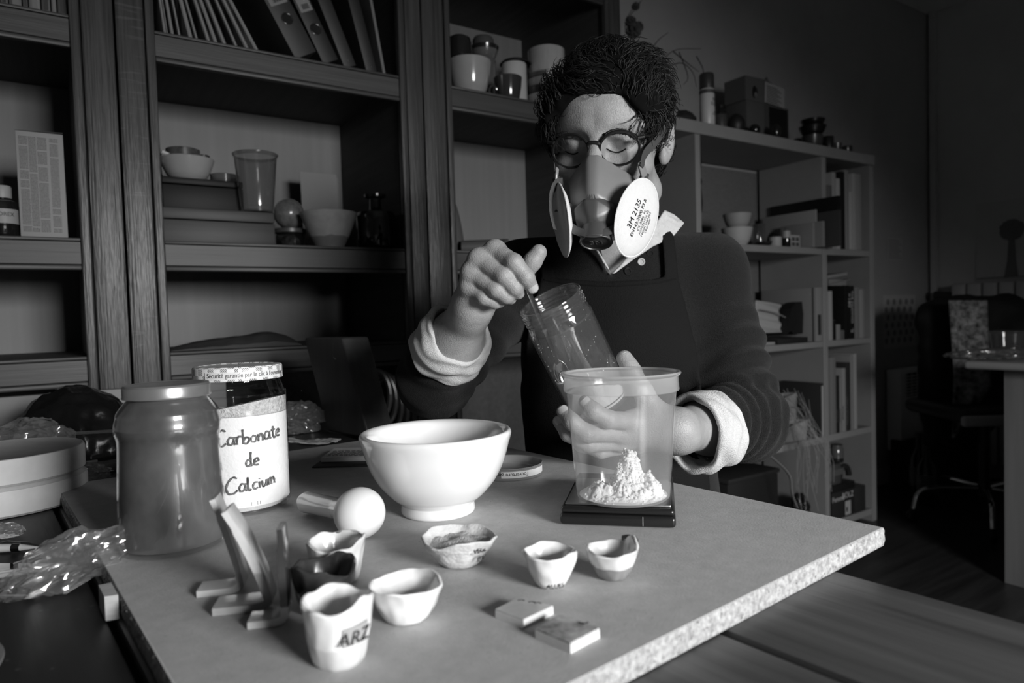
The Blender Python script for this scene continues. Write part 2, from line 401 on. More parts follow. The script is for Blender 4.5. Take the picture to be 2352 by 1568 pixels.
# pale wood wedge standing against the left edge of the board
# ================================================================= things on the chipboard
def face_cam(p): return math.atan2(-p[0], p[1])           # z rotation that turns local -y towards the photographer
def stand(px, py, r, z=ZB):
    """centre of a round base of radius r whose near rim shows at the pixel"""
    q = onz(px, py, z); d = q[:2]-CAM[:2]; d = d/np.linalg.norm(d); return np.array([q[0]+d[0]*r, q[1]+d[1]*r, z])
def two_tone(name, lo, hi, z0, wob=.003, rough=.25, freq=90, soft=.0006, axis=2, coat=.5, var=.08):
    if name in _mats: return _mats[name]
    mt = M(name, hi, rough, coat=coat); nt = mt.node_tree; N = nt.nodes; L = nt.links; b = N['Principled BSDF']
    tc = N.new('ShaderNodeTexCoord'); sp = N.new('ShaderNodeSeparateXYZ'); L.new(tc.outputs['Object'], sp.inputs[0])
    n = N.new('ShaderNodeTexNoise'); n.inputs['Scale'].default_value = freq; n.inputs['Detail'].default_value = 2; L.new(tc.outputs['Object'], n.inputs['Vector'])
    a = N.new('ShaderNodeMath'); a.operation = 'MULTIPLY_ADD'; L.new(n.outputs['Fac'], a.inputs[0]); a.inputs[1].default_value = wob*2; L.new(sp.outputs[axis], a.inputs[2])
    r = N.new('ShaderNodeMapRange'); L.new(a.outputs[0], r.inputs[0]); r.inputs[1].default_value = z0+wob-soft; r.inputs[2].default_value = z0+wob+soft
    n2 = N.new('ShaderNodeTexNoise'); n2.inputs['Scale'].default_value = 60; n2.inputs['Detail'].default_value = 5; L.new(tc.outputs['Object'], n2.inputs['Vector'])
    m1 = N.new('ShaderNodeMix'); m1.data_type = 'RGBA'; L.new(r.outputs[0], m1.inputs['Factor']); m1.inputs[6].default_value = (lo, lo, lo, 1); m1.inputs[7].default_value = (hi, hi, hi, 1)
    m2 = N.new('ShaderNodeMix'); m2.data_type = 'RGBA'; m2.blend_type = 'MULTIPLY'; m2.inputs['Factor'].default_value = 1
    rr = N.new('ShaderNodeMapRange'); L.new(n2.outputs['Fac'], rr.inputs[0]); rr.inputs[1].default_value = .3; rr.inputs[2].default_value = .7; rr.inputs[3].default_value = 1-var*2; rr.inputs[4].default_value = 1
    L.new(m1.outputs[2], m2.inputs[6]); L.new(rr.outputs[0], m2.inputs[7]); L.new(m2.outputs[2], b.inputs['Base Color'])
    return mt
def pinch_cup(R, rb, h, wall, seed, wave=.12, sq=1.0, power=.6, lip=(), nu=56):
    """hand-pinched cup: outside, uneven lip, inside"""
    r_ = random.Random(seed); ph = [r_.uniform(0, 6.28) for _ in range(5)]
    def hh(a):
        v = 1 + wave*(.5*math.sin(2*a+ph[0]) + .35*math.sin(3*a+ph[1]) + .22*math.sin(5*a+ph[2]) + .12*math.sin(9*a+ph[3]))
        for a0, wd, am in lip: v += am*math.exp(-(((a-a0+math.pi) % (2*math.pi)-math.pi)/wd)**2)
        return v
    prof = [(0, 0)] + [(k/10, 0) for k in (4, 8)] + [(1, .02)]
    outer = [(rb*u, 0) for u in (0, .5, .85, 1)]
    def fn(u, v):
        a = 2*math.pi*u
        if v < .18:                                        # foot
            k = v/.18; r = rb*k; z = .0004*(1-k)
        elif v < .58:
            k = (v-.18)/.40; r = rb + (R-rb)*(k**power if power < 1 else 1-(1-k)**(1/power)); z = h*hh(a)*k**1.0
        elif v < .64:
            k = (v-.58)/.06; r = R - wall*k; z = h*hh(a) + wall*.45*math.sin(math.pi*k)
        else:
            k = 1-(v-.64)/.36; r = (rb*.25 + (R-wall-rb*.25)*max(k, 0)**.62) if k > 0 else 0; z = wall*1.2 + (h*hh(a)-wall*1.2)*max(k, 0)**1.1
            r = r*1.0 if k > .02 else 0
        x, y = r*math.cos(a)*sq, r*math.sin(a)/sq
        d = .02*R*nz((math.cos(a)*2.2, math.sin(a)*2.2, z/h*2.2+seed), 1.3)*3
        s = 1 + (d/R if r > rb*.5 else 0)
        return (x*s, y*s, z)
    return grid(fn, nu, 46, True)
white_g = g(225)
def cup(px, py, R, rb, h, seed, mat, label, wave=.12, wall=.0026, sq=1., power=.6, lip=(), rz=0.):
    p = stand(px, py, rb)
    o = thing('pinch_cup', label, 'cup', p, face_cam(p)+rz, 'small glaze test cups')
    mk('cup_wall', pinch_cup(R, rb, h, wall, seed, wave, sq, power, lip), mat, o)
    return o
ink = M('black_oxide_lettering', .012, .6)
c_arz = cup(782, 1541, .0200, .0125, .0350, 11, two_tone('glaze_white_dip', .62, .80, .0135, .002), 'tallest small white glazed cup with dark hand-painted lettering', wave=.10, power=.55)
mk('lettering', xf(text_geo('ARZ', .0100, .0002, wrap=.0199, shear=.25), (0, 0, .0165), (0, 0, .42)), ink, c_arz)
mk('painted_patch', grid(lambda u, v: (.0199*math.sin(.10+.80*u)*(.945+.050*v), -.0199*math.cos(.10+.80*u)*(.945+.050*v), .0150+.0105*v+.0012*u), 12, 6), M('grey_wash', .34, .4), c_arz)
c_wht = cup(935, 1437, .0233, .0110, .0225, 23, M('glaze_milk', .78, .22, var=.06, scale=120, coat=.5), 'open shallow white glazed cup standing between the lettered cup and the tiles', wave=.08, power=.62)
c_drk = cup(748, 1418, .0215, .0150, .0285, 31, two_tone('glaze_dark', .04, .045, -1, .002, rough=.22, var=.3), 'dark brown glazed cup with an uneven rim among white cups', wave=.14, power=.8, lip=((3.6, .5, .12),))
mk('pale_glaze_inside', xf(lathe([(0, .0052), (.010, .0054), (.0150, .010), (.0172, .0185)], 40), (0, 0, 0)), M('glaze_pool', .5, .15, var=.35, scale=200, coat=.6), c_drk)
c_brn = cup(776, 1347, .0215, .0150, .0285, 47, two_tone('glaze_white_plain', .6, .72, .002, .002), 'white cup with a brown stain inside, beside the pestle head', wave=.12, power=.75, lip=((.9, .6, .10),))
mk('stain_inside', grid(lambda u, v: ((.0186+.0007*v)*math.cos(-.2+1.75*u), (.0186+.0007*v)*math.sin(-.2+1.75*u), .0215+.0085*v+.0025*math.sin(9*u)*(1-v)), 16, 6), M('brown_stain', .13, .3, var=.4, scale=160), c_brn)
c_veg = cup(1057, 1307, .0290, .0120, .0215, 53, M('bisque_rough', .55, .75, var=.16, scale=70, bump=.6, bscale=220), 'rough unglazed wide cup filled with pale powder and marked in black', wave=.13, power=.72, wall=.0024)
mk('lettering', xf(text_geo('VEGE\ngra', .0052, .0002, wrap=.0262, shear=.2), (0, 0, .0150), (.0, 0, .62)), ink, c_veg)
mk('powder_fill', grid(lambda u, v: (lambda a, r: (r*math.cos(a), r*math.sin(a), .0165+.0035*nz((r*math.cos(a)*90, r*math.sin(a)*90, 3), 1)+.002*(1-v)))(2*math.pi*u, .0262*v), 40, 14, True), M('ash_powder', .6, .95, var=.1, scale=300, bump=1., bscale=700), c_veg)
c_alu = cup(1266, 1353, .0192, .0085, .0235, 61, two_tone('glaze_white_pale_foot', .72, .80, .004, .001), 'small round white cup with black lettering round its foot', wave=.07, power=.6, lip=((3.6, .4, .06),))
mk('lettering', xf(text_geo('ALUES', .0046, .0002, wrap=.0122, shear=.15), (0, 0, .0020), (.0, 0, .25), (1.02, 1.02, 1)), ink, c_alu)
c_spt = cup(1408, 1335, .0190, .0085, .0205, 71, two_tone('glaze_grey_foot', .25, .74, .0105, .0018, var=.12), 'white cup with a raised dark-stained lip and grey foot', wave=.06, power=.62, lip=((.55, .45, .32),))
mk('dark_drip', grid(lambda u, v: ((.0175-.0012*v)*math.cos(.2+.95*u), (.0175-.0012*v)*math.sin(.2+.95*u), .0250+.0022*math.sin(math.pi*u)-.0095*v*(1-.3*u)), 14, 6), M('iron_drip', .015, .25), c_spt)
mk('dark_drip', grid(lambda u, v: ((.0194+.0006*v)*math.cos(.25+.6*u), (.0194+.0006*v)*math.sin(.25+.6*u), .0255+.0016*math.sin(math.pi*u)-.004*v), 14, 4), M('iron_drip', .015, .25), c_spt)

# square glaze tiles
def tile(pix, th, mat_top, label, mark=None):
    P = [onz(x, y, ZB+th) for x, y in pix]; c = sum(P)/4; c[2] = ZB
    o = thing('glaze_tile', label, 'tile', c, 0, 'square glaze tiles')
    poly = [(q[0]-c[0], q[1]-c[1]) for q in P]
    mk('tile_body', prism(poly, 0, th*.82), M('tile_clay', .62, .7, var=.06, scale=200), o, smooth=False)
    mk('glaze', prism([(x*.985, y*.985) for x, y in poly], th*.82, th), mat_top, o, smooth=False)
    return o
tl = tile(((1137.5, 1398), (1202.5, 1422), (1271, 1390), (1189, 1372)), .0058, M('pale_celadon', .50, .22, var=.08, scale=90, coat=.4), 'pale square glaze tile with small dark marks on one edge')
for q in ((1198, 1378), (1222, 1382), (1236, 1384)):
    w = onz(q[0], q[1], ZB+.006); mk('pencil_mark', xf(tube([(-.0022, 0, 0), (0, .0012, 0), (.002, -.0004, 0)], .0003, 5), (w[0]-tl.location[0], w[1]-tl.location[1], .0059)), ink, tl)
tl = tile(((1229, 1442), (1310, 1476), (1377, 1441), (1285, 1409)), .0062, M('mottled_glaze', .26, .18, lo_hi=(.10, .55), scale=75, coat=.4), 'mottled grey square glaze tile with a darker glossy top')
w = onz(1340, 1430, ZB+.0064); mk('pencil_mark', xf(tube([(-.003, .001, 0), (0, -.0012, 0), (.003, .001, 0)], .0005, 5), (w[0]-tl.location[0], w[1]-tl.location[1], .0063)), ink, tl)

# bent test strips
def strip(corner, foot_px, top_px, depth, wd, th, mat, label, bend=.35, foot_dz=0):
    """L-shaped clay strip; corner/foot/top are pixels of the near edge in one upright plane"""
    c = onz(*corner, ZB); dd = (c-CAM) @ FW
    def loc(px): q = at(*px, dd)-c; return (q[0], q[2])
    f = np.array(loc(foot_px)); f[1] = 0; t = np.array(loc(top_px))
    h = t[1]
    cl = [tuple(f), tuple(f*.55), (f[0]*.22, .0008), (-.0008, h*.07), (t[0]*(.10), h*.22), (t[0]*.30, h*.45), (t[0]*.62, h*.74), (t[0], h)]
    cl = spline([(x, 0, z) for x, z in cl], 5); n = len(cl)
    poly_o, poly_i = [], []
    for i, q in enumerate(cl):
        tg = cl[min(i+1, n-1)]-cl[max(i-1, 0)]; tg /= np.linalg.norm(tg); nn = np.array([-tg[2], 0, tg[0]])
        tt = th*(1 if i < n-4 else .8)
        poly_i.append((q[0]+nn[0]*tt, q[2]+nn[2]*tt)); poly_o.append((q[0], max(q[2], 0)))
    V, Fc = [], []
    ys = [0, wd*.08, wd*.92, wd]
    for i in range(n):
        for j, y in enumerate(ys):
            k = .0 if j in (1, 2) else .12
            a, b = np.array(poly_o[i]), np.array(poly_i[i]); m_ = (a+b)/2
            a2, b2_ = a+(m_-a)*k, b+(m_-b)*k
            V += [(a2[0], y, a2[1]), (b2_[0], y, b2_[1])]
    S = 8
    for i in range(n-1):
        for j in range(3):
            a = i*S+j*2; Fc.append((a, a+2, a+S+2, a+S)); Fc.append((a+1, a+S+1, a+S+3, a+3))
        Fc.append((i*S, i*S+S, i*S+S+1, i*S+1)); Fc.append((i*S+6, i*S+7, i*S+S+7, i*S+S+6))
    for i in (0, n-1):
        for j in range(3):
            a = i*S+j*2; Fc.append((a, a+1, a+3, a+2) if i == 0 else (a, a+2, a+3, a+1))
    o = thing('test_strip', label, 'test strip', c, face_cam(c)*.5, 'bent clay test strips')
    mk('strip_body', (V, Fc), mat, o, sharp=50)
    return o
strip((563, 1362), (459, 1365), (500, 1140), .5, .019, .0050, two_tone('strip_pale', .52, .60, .0145, .0006, rough=.3), 'tall pale bent clay strip leaning over, closest to the unlabelled jar')
strip((628, 1402), (496, 1413), (530, 1165), .5, .021, .0056, two_tone('strip_grey', .40, .64, .026, .0012, rough=.3), 'wide leaning clay strip between a pale one and a dark one')
strip((664, 1437), (573, 1442), (652, 1212), .5, .017, .0050, two_tone('strip_dark', .60, .045, .0120, .0006, rough=.2), 'upright clay strip glazed dark above a pale foot')

# ---------------------------------------------------------------- mortar bowl and pestle
porc = M('white_porcelain', .80, .12, coat=.5, spec=.5)
p = stand(1008, 1197, .034); p[2] = ZB
bw = thing('mortar_bowl', 'large thick-walled white porcelain mixing bowl with a foot ring', 'bowl', p, face_cam(p))
k = .0752/.075
prof = [(0, .0035), (.028, .0035), (.0325, 0), (.0350, .0004), (.0362, .003), (.0358, .0090), (.0372, .0115), (.046, .0185), (.0575, .032), (.0660, .049), (.0712, .066), (.0735, .0735), (.0740, .0775), (.0725, .0800), (.0700, .0802), (.0670, .0790), (.0645, .0760), (.0620, .068), (.056, .050), (.045, .030), (.030, .0175), (.015, .0125), (0, .0115)]
mk('bowl_wall', lathe(smooth_prof(prof, 5), 96), porc, bw)
# pestle
hd = onz(815, 1255, ZB); hd = hd + np.array([0, .022, 0]); hd[2] = ZB+.0222
tl_ = onz(706, 1182, ZB); tl_[2] = ZB+.0125
ax = tl_-hd; Lp = np.linalg.norm(ax)+.004
pe = thing('pestle', 'white porcelain pestle with a round grinding head lying on the board', 'pestle', (hd[0], hd[1], ZB))
q = Vector(tuple(ax)).to_track_quat('Z', 'Y').to_euler()
headp = [(.0222*math.sin(a), -.0222*math.cos(a)) for a in np.linspace(0, 2.42, 22)]
mk('grinding_head', lathe(headp, 48), M('unglazed_porcelain', .74, .45), pe, loc=(0, 0, .0222), rot=q)
mk('handle', lathe(smooth_prof([(.0128, .0155), (.0118, .024), (.0105, .034), (.0098, .045), (.0102, Lp-.012), (.0104, Lp-.004), (.0080, Lp+.002), (.0035, Lp+.0048), (0, Lp+.0052)], 5), 40), M('glazed_handle', .66, .16, coat=.6), pe, loc=(0, 0, .0222), rot=q)

# ---------------------------------------------------------------- the two tall jars
glass = clear('jar_glass', .97, .02, ior=1.5, gain=1.2)
def jar_parts(o, R, H, neck, lid_r, lid_h, lid_mat, glass_mat=glass, waist=None):
    t = .0028
    if waist: body = waist
    else: body = [(0, .004), (R*.80, .003), (R*.93, .001), (R*.99, .006), (R, .014), (R, H*.76), (R*.985, H*.81), (R*.93, H*.86), (neck, H*.90), (neck*.985, H*.92), (neck*.985, H)]
    outer = smooth_prof(body, 5)
    inner = [(max(0, r-t), z+(t if z < .01 else 0)) for r, z in outer][::-1]
    mk('glass_wall', lathe(outer+[(max(0, outer[-1][0]-t), outer[-1][1])], 56), glass_mat, o)
    if lid_mat is not None:
        ld = mk('screw_lid', lathe([(lid_r-.002, H-lid_h*.8), (lid_r, H-lid_h*.86), (lid_r+.0006, H-lid_h*.80), (lid_r, H-lid_h*.70), (lid_r, H+.0005), (lid_r-.0012, H+.0022), (lid_r-.005, H+.0026), (lid_r-.007, H+.0016), (lid_r*.6, H+.0020), (0, H+.0020)], 64), lid_mat, o, sharp=30)
        return ld
# big murky jar
p = stand(403, 1283, .041); o = thing('storage_jar', 'large glass jar of dull grey slurry with a plain metal lid', 'jar', p, face_cam(p), 'screw-top jars')
R, H = .0425, .1385
wst = [(0, .004), (R*.82, .003), (R*.95, .001), (R, .007), (R*1.0, .016), (R*.985, .050), (R*.95, .080), (R*.945, .0935), (R*.985, .1005), (R*.99, .1065), (R*.955, .1135), (R*.93, .118), (R*.80, .1255), (R*.74, .1285), (R*.735, .131), (R*.735, H)]
murk = M('murky_jar_film', .10, .3, var=.40, scale=18, coat=.6, stretch=(1, 1, .7))
jar_parts(o, R, H, R*.74, .0345, .0105, M('grey_lid_metal', .40, .30, metal=.7, var=.08, scale=30), waist=wst)
cont = [(r-.0007, z) for r, z in smooth_prof(wst, 5) if r > .006 and .004 < z < .1295]
mk('slurry', lathe([(0, .0055)]+[(max(0, r), max(.0056, z)) for r, z in cont]+[(0, .129)], 48), murk, o)
# jar of white powder
p = stand(562, 1187, .042); o = thing('storage_jar', 'glass jar of white powder with handwritten name and gingham lid', 'jar', p, face_cam(p), 'screw-top jars')
R, H = .0465, .1455
lidm = M('gingham_lid', .6, .35, coat=.3); nt = lidm.node_tree; N = nt.nodes; Lk = nt.links
tc = N.new('ShaderNodeTexCoord'); sp = N.new('ShaderNodeSeparateXYZ'); Lk.new(tc.outputs['Object'], sp.inputs[0])
at2 = N.new('ShaderNodeMath'); at2.operation = 'ARCTAN2'; Lk.new(sp.outputs[0], at2.inputs[0]); Lk.new(sp.outputs[1], at2.inputs[1])
sc_ = N.new('ShaderNodeMath'); sc_.operation = 'MULTIPLY'; sc_.inputs[1].default_value = .0435; Lk.new(at2.outputs[0], sc_.inputs[0])
cmb = N.new('ShaderNodeCombineXYZ'); Lk.new(sc_.outputs[0], cmb.inputs[0]); Lk.new(sp.outputs[2], cmb.inputs[1])
ck = N.new('ShaderNodeTexChecker'); ck.inputs['Scale'].default_value = 150; ck.inputs[1].default_value = (.8, .8, .8, 1); ck.inputs[2].default_value = (.10, .10, .10, 1); Lk.new(cmb.outputs[0], ck.inputs[0])
wv = N.new('ShaderNodeTexWave'); wv.inputs['Scale'].default_value = 330; wv.bands_direction = 'DIAGONAL'; Lk.new(cmb.outputs[0], wv.inputs[0])
mxx = N.new('ShaderNodeMix'); mxx.data_type = 'RGBA'; mxx.blend_type = 'LIGHTEN'; mxx.inputs['Factor'].default_value = .75; Lk.new(ck.outputs[0], mxx.inputs[6]); Lk.new(wv.outputs[0], mxx.inputs[7])
Lk.new(mxx.outputs[2], N['Principled BSDF'].inputs['Base Color'])
ld_ = jar_parts(o, R, H, R*.885, .0435, .0135, lidm)
mk('lid_band', grid(lambda u, v: (.0441*math.sin(-.75+1.75*u), -.0441*math.cos(-.75+1.75*u), .1361+.0072*v), 30, 2), M('lid_band_white', .72, .35), ld_)
mk('lid_lettering', xf(text_geo("Sécurité garantie par le clic à l'ouverture", .0052, .0001, wrap=.0443), (0, 0, .1381), (0, 0, .27), (1, 1, 1.25)), M('lid_ink', .05, .5), ld_)
Rp = R-.0008
powd = lathe([(0, .005), (Rp*.9, .005), (Rp, .010), (Rp, .085), (Rp, .100)], 64)
mk('white_powder', powd, M('calcium_powder', .86, .95, var=.03, scale=60, bump=.3, bscale=300), o)
mk('powder_surface', grid(lambda u, v: (lambda a, r: (r*math.cos(a), r*math.sin(a), .1065+.009*math.cos(a+.55)*v*(1 if True else 0)+.0016*nz((r*math.cos(a)*70, r*math.sin(a)*70, 1), 1)))(2*math.pi*u, (Rp-.0002)*v), 64, 16, True), M('clumpy_powder', .55, .95, lo_hi=(.34, .74), scale=260, bump=1., bscale=500), o)
mk('powder_collar', grid(lambda u, v: (lambda a: (Rp*math.cos(a), Rp*math.sin(a), .099+v*(.0075+.009*math.cos(a+.55))))(2*math.pi*u), 64, 4, True), _mats['clumpy_powder'], o)
def hand(lines, size, wrap, rz, z, gap, name='handwriting'):
    # marker handwriting from stroke polylines (x right, y up, unit = x-height)
    gs = []
    for row, strokes in enumerate(lines):
        for st in strokes:
            pts = spline([(x, y, 0) for x, y in st], 5) if len(st) > 2 else [np.array((x, y, 0.)) for x, y in st]
            W = []
            for q in pts:
                a = q[0]*size/wrap; W.append((wrap*math.sin(a), -wrap*math.cos(a), q[1]*size+z-row*gap))
            rr = [size*.105*(.8+.5*abs(math.sin(i*.7+len(pts)))) for i in range(len(W))]
            gs.append(tube(W, rr, 5))
    return xf(cat(*gs), rot=(0, 0, rz))
def letter(ch, x):
    G = {'C': [[(1.3, 1.8), (.8, 2.0), (.2, 1.4), (0, .6), (.3, 0), (.9, 0), (1.3, .3)]],
         'a': [[(.75, .85), (.35, 1), (.05, .6), (.15, .1), (.5, .1), (.75, .5)], [(.78, 1), (.75, .4), (.9, 0)]],
         'r': [[(0, 1), (.05, .5), (.05, 0)], [(.05, .6), (.3, 1), (.6, .95)]],
         'b': [[(0, 1.8), (.02, .8), (.05, 0)], [(.05, .3), (.4, .8), (.75, .5), (.5, 0), (.1, .05)]],
         'o': [[(.4, .85), (.05, .6), (.1, .1), (.5, .05), (.7, .5), (.4, .85)]],
         'n': [[(0, .9), (.03, 0)], [(.03, .5), (.3, .9), (.55, .7), (.6, 0)]],
         't': [[(.25, 1.5), (.22, .5), (.4, 0), (.6, .1)], [(0, 1), (.55, 1.05)]],
         'e': [[(.05, .5), (.6, .6), (.45, .95), (.1, .7), (.1, .15), (.6, .1)]],
         'd': [[(.6, .8), (.2, .8), (.05, .3), (.35, .0), (.6, .3)], [(.65, 1.8), (.6, .8), (.7, 0)]],
         'c': [[(.6, .8), (.25, .8), (.05, .4), (.25, 0), (.65, .1)]],
         'l': [[(0, 1.7), (.02, .5), (.15, 0), (.4, .1)]],
         'i': [[(0, .8), (.03, 0)], [(0, 1.15), (.03, 1.2)]],
         'u': [[(0, .8), (.08, .1), (.4, .1), (.6, .8)], [(.6, .8), (.65, 0)]],
         'm': [[(0, .8), (.03, 0)], [(.03, .5), (.25, .85), (.4, .6), (.42, 0)], [(.42, .5), (.65, .85), (.85, .6), (.9, 0)]]}
    return [[(px+x, py) for px, py in st] for st in G[ch]]
ADV = dict(C=1.5, a=1.05, r=.75, b=.95, o=.9, n=.8, t=.75, e=.85, d=.95, c=.85, l=.55, i=.35, u=.85, m=1.1)
def word(w, x0, slope=0.):
    out = []; x = x0
    for ch in w:
        out += [[(a, b + slope*a) for a, b in st] for st in letter(ch, x)]; x += ADV[ch]
    return out
mk('handwriting', hand([word('Carbonate', -4.1, .06), word('de', -.6, .02), word('Calcium', -3.0, .10)], .0078, R+.0004, .17, .0735, .0232), M('marker_ink', .13, .5, var=.7, scale=200), o)
mk('embossed_mark', xf(text_geo('E  11', .005, .0002, wrap=R+.0002), (0, 0, .0115), (0, 0, .25)), M('glass_emboss', .62, .2), o)

# ---------------------------------------------------------------- notebook, loose lid
bn = onz(741, 1062, ZB); nb = thing('notebook', 'ruled notebook with handwriting lying open behind the white bowl', 'notebook', (bn[0], bn[1], ZB), -.02)
mk('cover', box(-.004, .118, -.034, .060, 0, .0022, .001), M('black_card', .02, .5), nb)
mk('page_block', box(0, .112, -.008, .056, .0022, .0085, .0006), M('paper_edge', .5, .8, var=.1, scale=1, stretch=(3, 3, 900)), nb)
mk('page', box(.001, .111, -.007, .055, .0085, .0088), M('ruled_paper', .66, .8), nb, smooth=False)
mk('ruling', cat(*[box(.002, .110, -.004+.0055*i, -.0037+.0055*i, .0088, .00885) for i in range(11)]), M('rule_ink', .34, .8), nb, smooth=False)
hw_ = []
for i in range(7):
    x = .006
    while x < .062:
        L_ = rnd.uniform(.004, .010)
        hw_.append(tube([(x+L_*k/5, -.002+.0055*i+rnd.uniform(0, .0024), .0090) for k in range(6)], .00028, 4)); x += L_+.002
mk('handwriting', cat(*hw_), ink, nb)
mk('spiral_tab', box(.096, .108, .0555, .059, .006, .0095, .0005), M('tab_white', .7, .6), nb)
p = stand(1168, 1105, .040)
lid = thing('jar_lid', 'upturned metal jar lid lying behind the white bowl', 'lid', p, face_cam(p))
mk('lid_shell', lathe([(0, .0012), (.036, .0012), (.0375, 0), (.0408, .0004), (.0412, .0018), (.0412, .0125), (.0418, .0132), (.0412, .0142), (.0400, .0138), (.0398, .004), (.0375, .0022), (0, .0020)], 64), M('lid_lacquer', .28, .3, metal=.3, coat=.3), lid)
mk('lid_band', grid(lambda u, v: (.0415*math.sin(-.2+1.6*u), -.0415*math.cos(-.2+1.6*u), .0035+.0075*v), 26, 2), M('lid_band_white', .72, .35), lid)
mk('lid_lettering', xf(text_geo("l'ouverture garantie", .0062, .0001, wrap=.0417), (0, 0, .0092), (0, math.pi, 0), (1, 1, 1)), M('lid_ink', .05, .5), lid)
lid.children[-1].rotation_euler = (0, 0, .55)
# ---------------------------------------------------------------- scale, pail and the powder in it
a_, b_, c_ = onz(1286, 1206, ZB), onz(1553, 1216, ZB), None
sc_w = np.linalg.norm(b_-a_); rz = math.atan2(b_[1]-a_[1], b_[0]-a_[0])
scl = thing('pocket_scale', 'flat black pocket scale with a steel weighing plate', 'scale', (a_[0], a_[1], ZB), rz)
blk = M('black_plastic', .012, .25, spec=.5)
mk('scale_body', box(0, sc_w, .0, .135, .0006, .0105, .003, 3), blk, scl)
mk('scale_cover', box(.0008, sc_w-.0008, .0012, .134, .0108, .0170, .003, 3), blk, scl)
mk('weighing_plate', box(.0045, sc_w-.004, .006, .100, .0172, .0192, .0008, 2), M('brushed_steel', .55, .28, metal=1., bump=.1, bscale=800), scl)
mk('seam_mark', box(sc_w*.72, sc_w*.72+.0006, -.0002, .0006, .002, .010), M('seam_grey', .3, .5), scl, smooth=False)
for xx in (.02, sc_w-.02): mk('rubber_foot', lathe([(0, 0), (.004, 0), (.004, .0008), (0, .0008)], 12), blk, scl, loc=(xx, .02, 0))
ZS = ZB+.0192
p = stand(1432, 1168, .043, ZS)
rb_, rr_, hp = .0430, .0545, .1155
pail = thing('measuring_pail', 'translucent plastic pail with a rolled rim standing on the scale', 'pail', p, face_cam(p))
pm = clear('milky_plastic', .92, .10, body=.19, body_v=.75, ior=1.42, gain=1.1)
def pr(z): return rb_+(rr_-.0030-rb_)*z/hp
prof = [(0, .0012), (rb_-.004, .0012), (rb_-.001, .0004), (rb_, .002), (pr(.02), .02), (pr(.05), .05), (pr(.099), .099)]
mk('pail_wall', lathe(prof, 80), pm, pail)
rim_m = clear('milky_rim', .85, .12, body=.42, body_v=.8, ior=1.42, gain=1.1)
mk('rim_collar', lathe([(pr(.099), .099), (pr(.099)+.0024, .0992), (pr(.10)+.0028, .1005), (rr_-.0020, hp-.003), (rr_-.0002, hp-.0022), (rr_+.0008, hp-.0006), (rr_, hp+.0008), (rr_-.0025, hp+.0006), (rr_-.0035, hp-.001)], 80), rim_m, pail)
# heap of powder in the pail
def heap(u, v):
    a = 2*math.pi*u; r = .0405*v; x, y = r*math.cos(a), r*math.sin(a)
    def bl(cx, cy, sx, sy, h): return h*math.exp(-((((x-cx)/sx)**2+((y-cy)/sy)**2)**2))
    z = bl(.005, -.001, .0125, .0125, .0150)+bl(.0065, -.002, .0085, .0085, .0110)+bl(.012, -.010, .021, .018, .0085)+bl(-.010, -.006, .022, .020, .0080)+bl(.0285, -.006, .0085, .010, .0105)+bl(-.026, -.010, .013, .013, .0050)+bl(.018, .008, .015, .015, .006)
    z += (.0050*nz((x*150, y*150, .3), 1)+.0030*nz((x*380, y*380, 2.), 1))*min(1, (z+.002)/.008)
    return (x, y, max(z, .0003)*(1-.9*v**8)+.0004)
hpo = mk('powder_heap', grid(heap, 150, 90, True), M('white_kaolin', .90, .95, bump=.6, bscale=1400, sss=0), loc=(p[0], p[1], ZS+.0016), rot=face_cam(p), label='heap of bright white powder at the bottom of the plastic pail', cat='powder', sharp=0)
crumbs = []
for i in range(620):
    if i < 120: a, r = rnd.uniform(0, 6.28), .040*math.sqrt(rnd.random()); s_ = rnd.uniform(.0004, .0011)
    else:
        x, y = rnd.gauss(.006, .013), rnd.gauss(-.004, .010); a, r = math.atan2(y, x), math.hypot(x, y); s_ = rnd.uniform(.0006, .0019)
        if r > .039: continue
    x, y, z = r*math.cos(a), r*math.sin(a), heap((a % 6.28319)/6.28319, r/.0405)[2]-s_*.45
    crumbs.append(xf(lathe([(0, -1), (.8, -.5), (1, .2), (.5, .9), (0, 1)], 6), (x, y, z+s_*.6), (a, r, 0), s_))
cr = mk('powder_crumbs', cat(*crumbs), M('white_kaolin', .9), hpo, kind='stuff')
# ================================================================= left part of the table
def blob(r, sc, seed, sub=4, amp=.12, fr=3., ridge=True, flat=None):
    """crumpled lump: icosphere pushed about by ridged noise"""
    bm = bmesh.new(); bmesh.ops.create_icosphere(bm, subdivisions=sub, radius=1)
    for v in bm.verts:
        p = v.co.copy(); a = 0; f_ = fr; w_ = 1.
        for _ in range(3):
            n = _nz.noise(p*f_+Vector((seed, seed*2, -seed))); a += w_*((1-2*abs(n)) if ridge else n*2); f_ *= 2.1; w_ *= .5
        v.co = Vector((p.x*sc[0], p.y*sc[1], p.z*sc[2]))*r*(1+amp*(a-.5))
    if flat is not None:
        for v in bm.verts:
            if v.co.z < flat: v.co.z = flat+(v.co.z-flat)*.02
    bm.verts.index_update(); r_ = [tuple(v.co) for v in bm.verts], [tuple(v.index for v in f.verts) for f in bm.faces]; bm.free(); return r_
film = clear('crumpled_film', .90, .10, body=.12, body_v=.7, ior=1.5, gain=2.2)
film2 = clear('clear_bag', .86, .12, body=.26, body_v=.55, ior=1.5, gain=2.0)
blackbag = M('black_polythene', .008, .22, bump=.5, bscale=60, spec=.5)
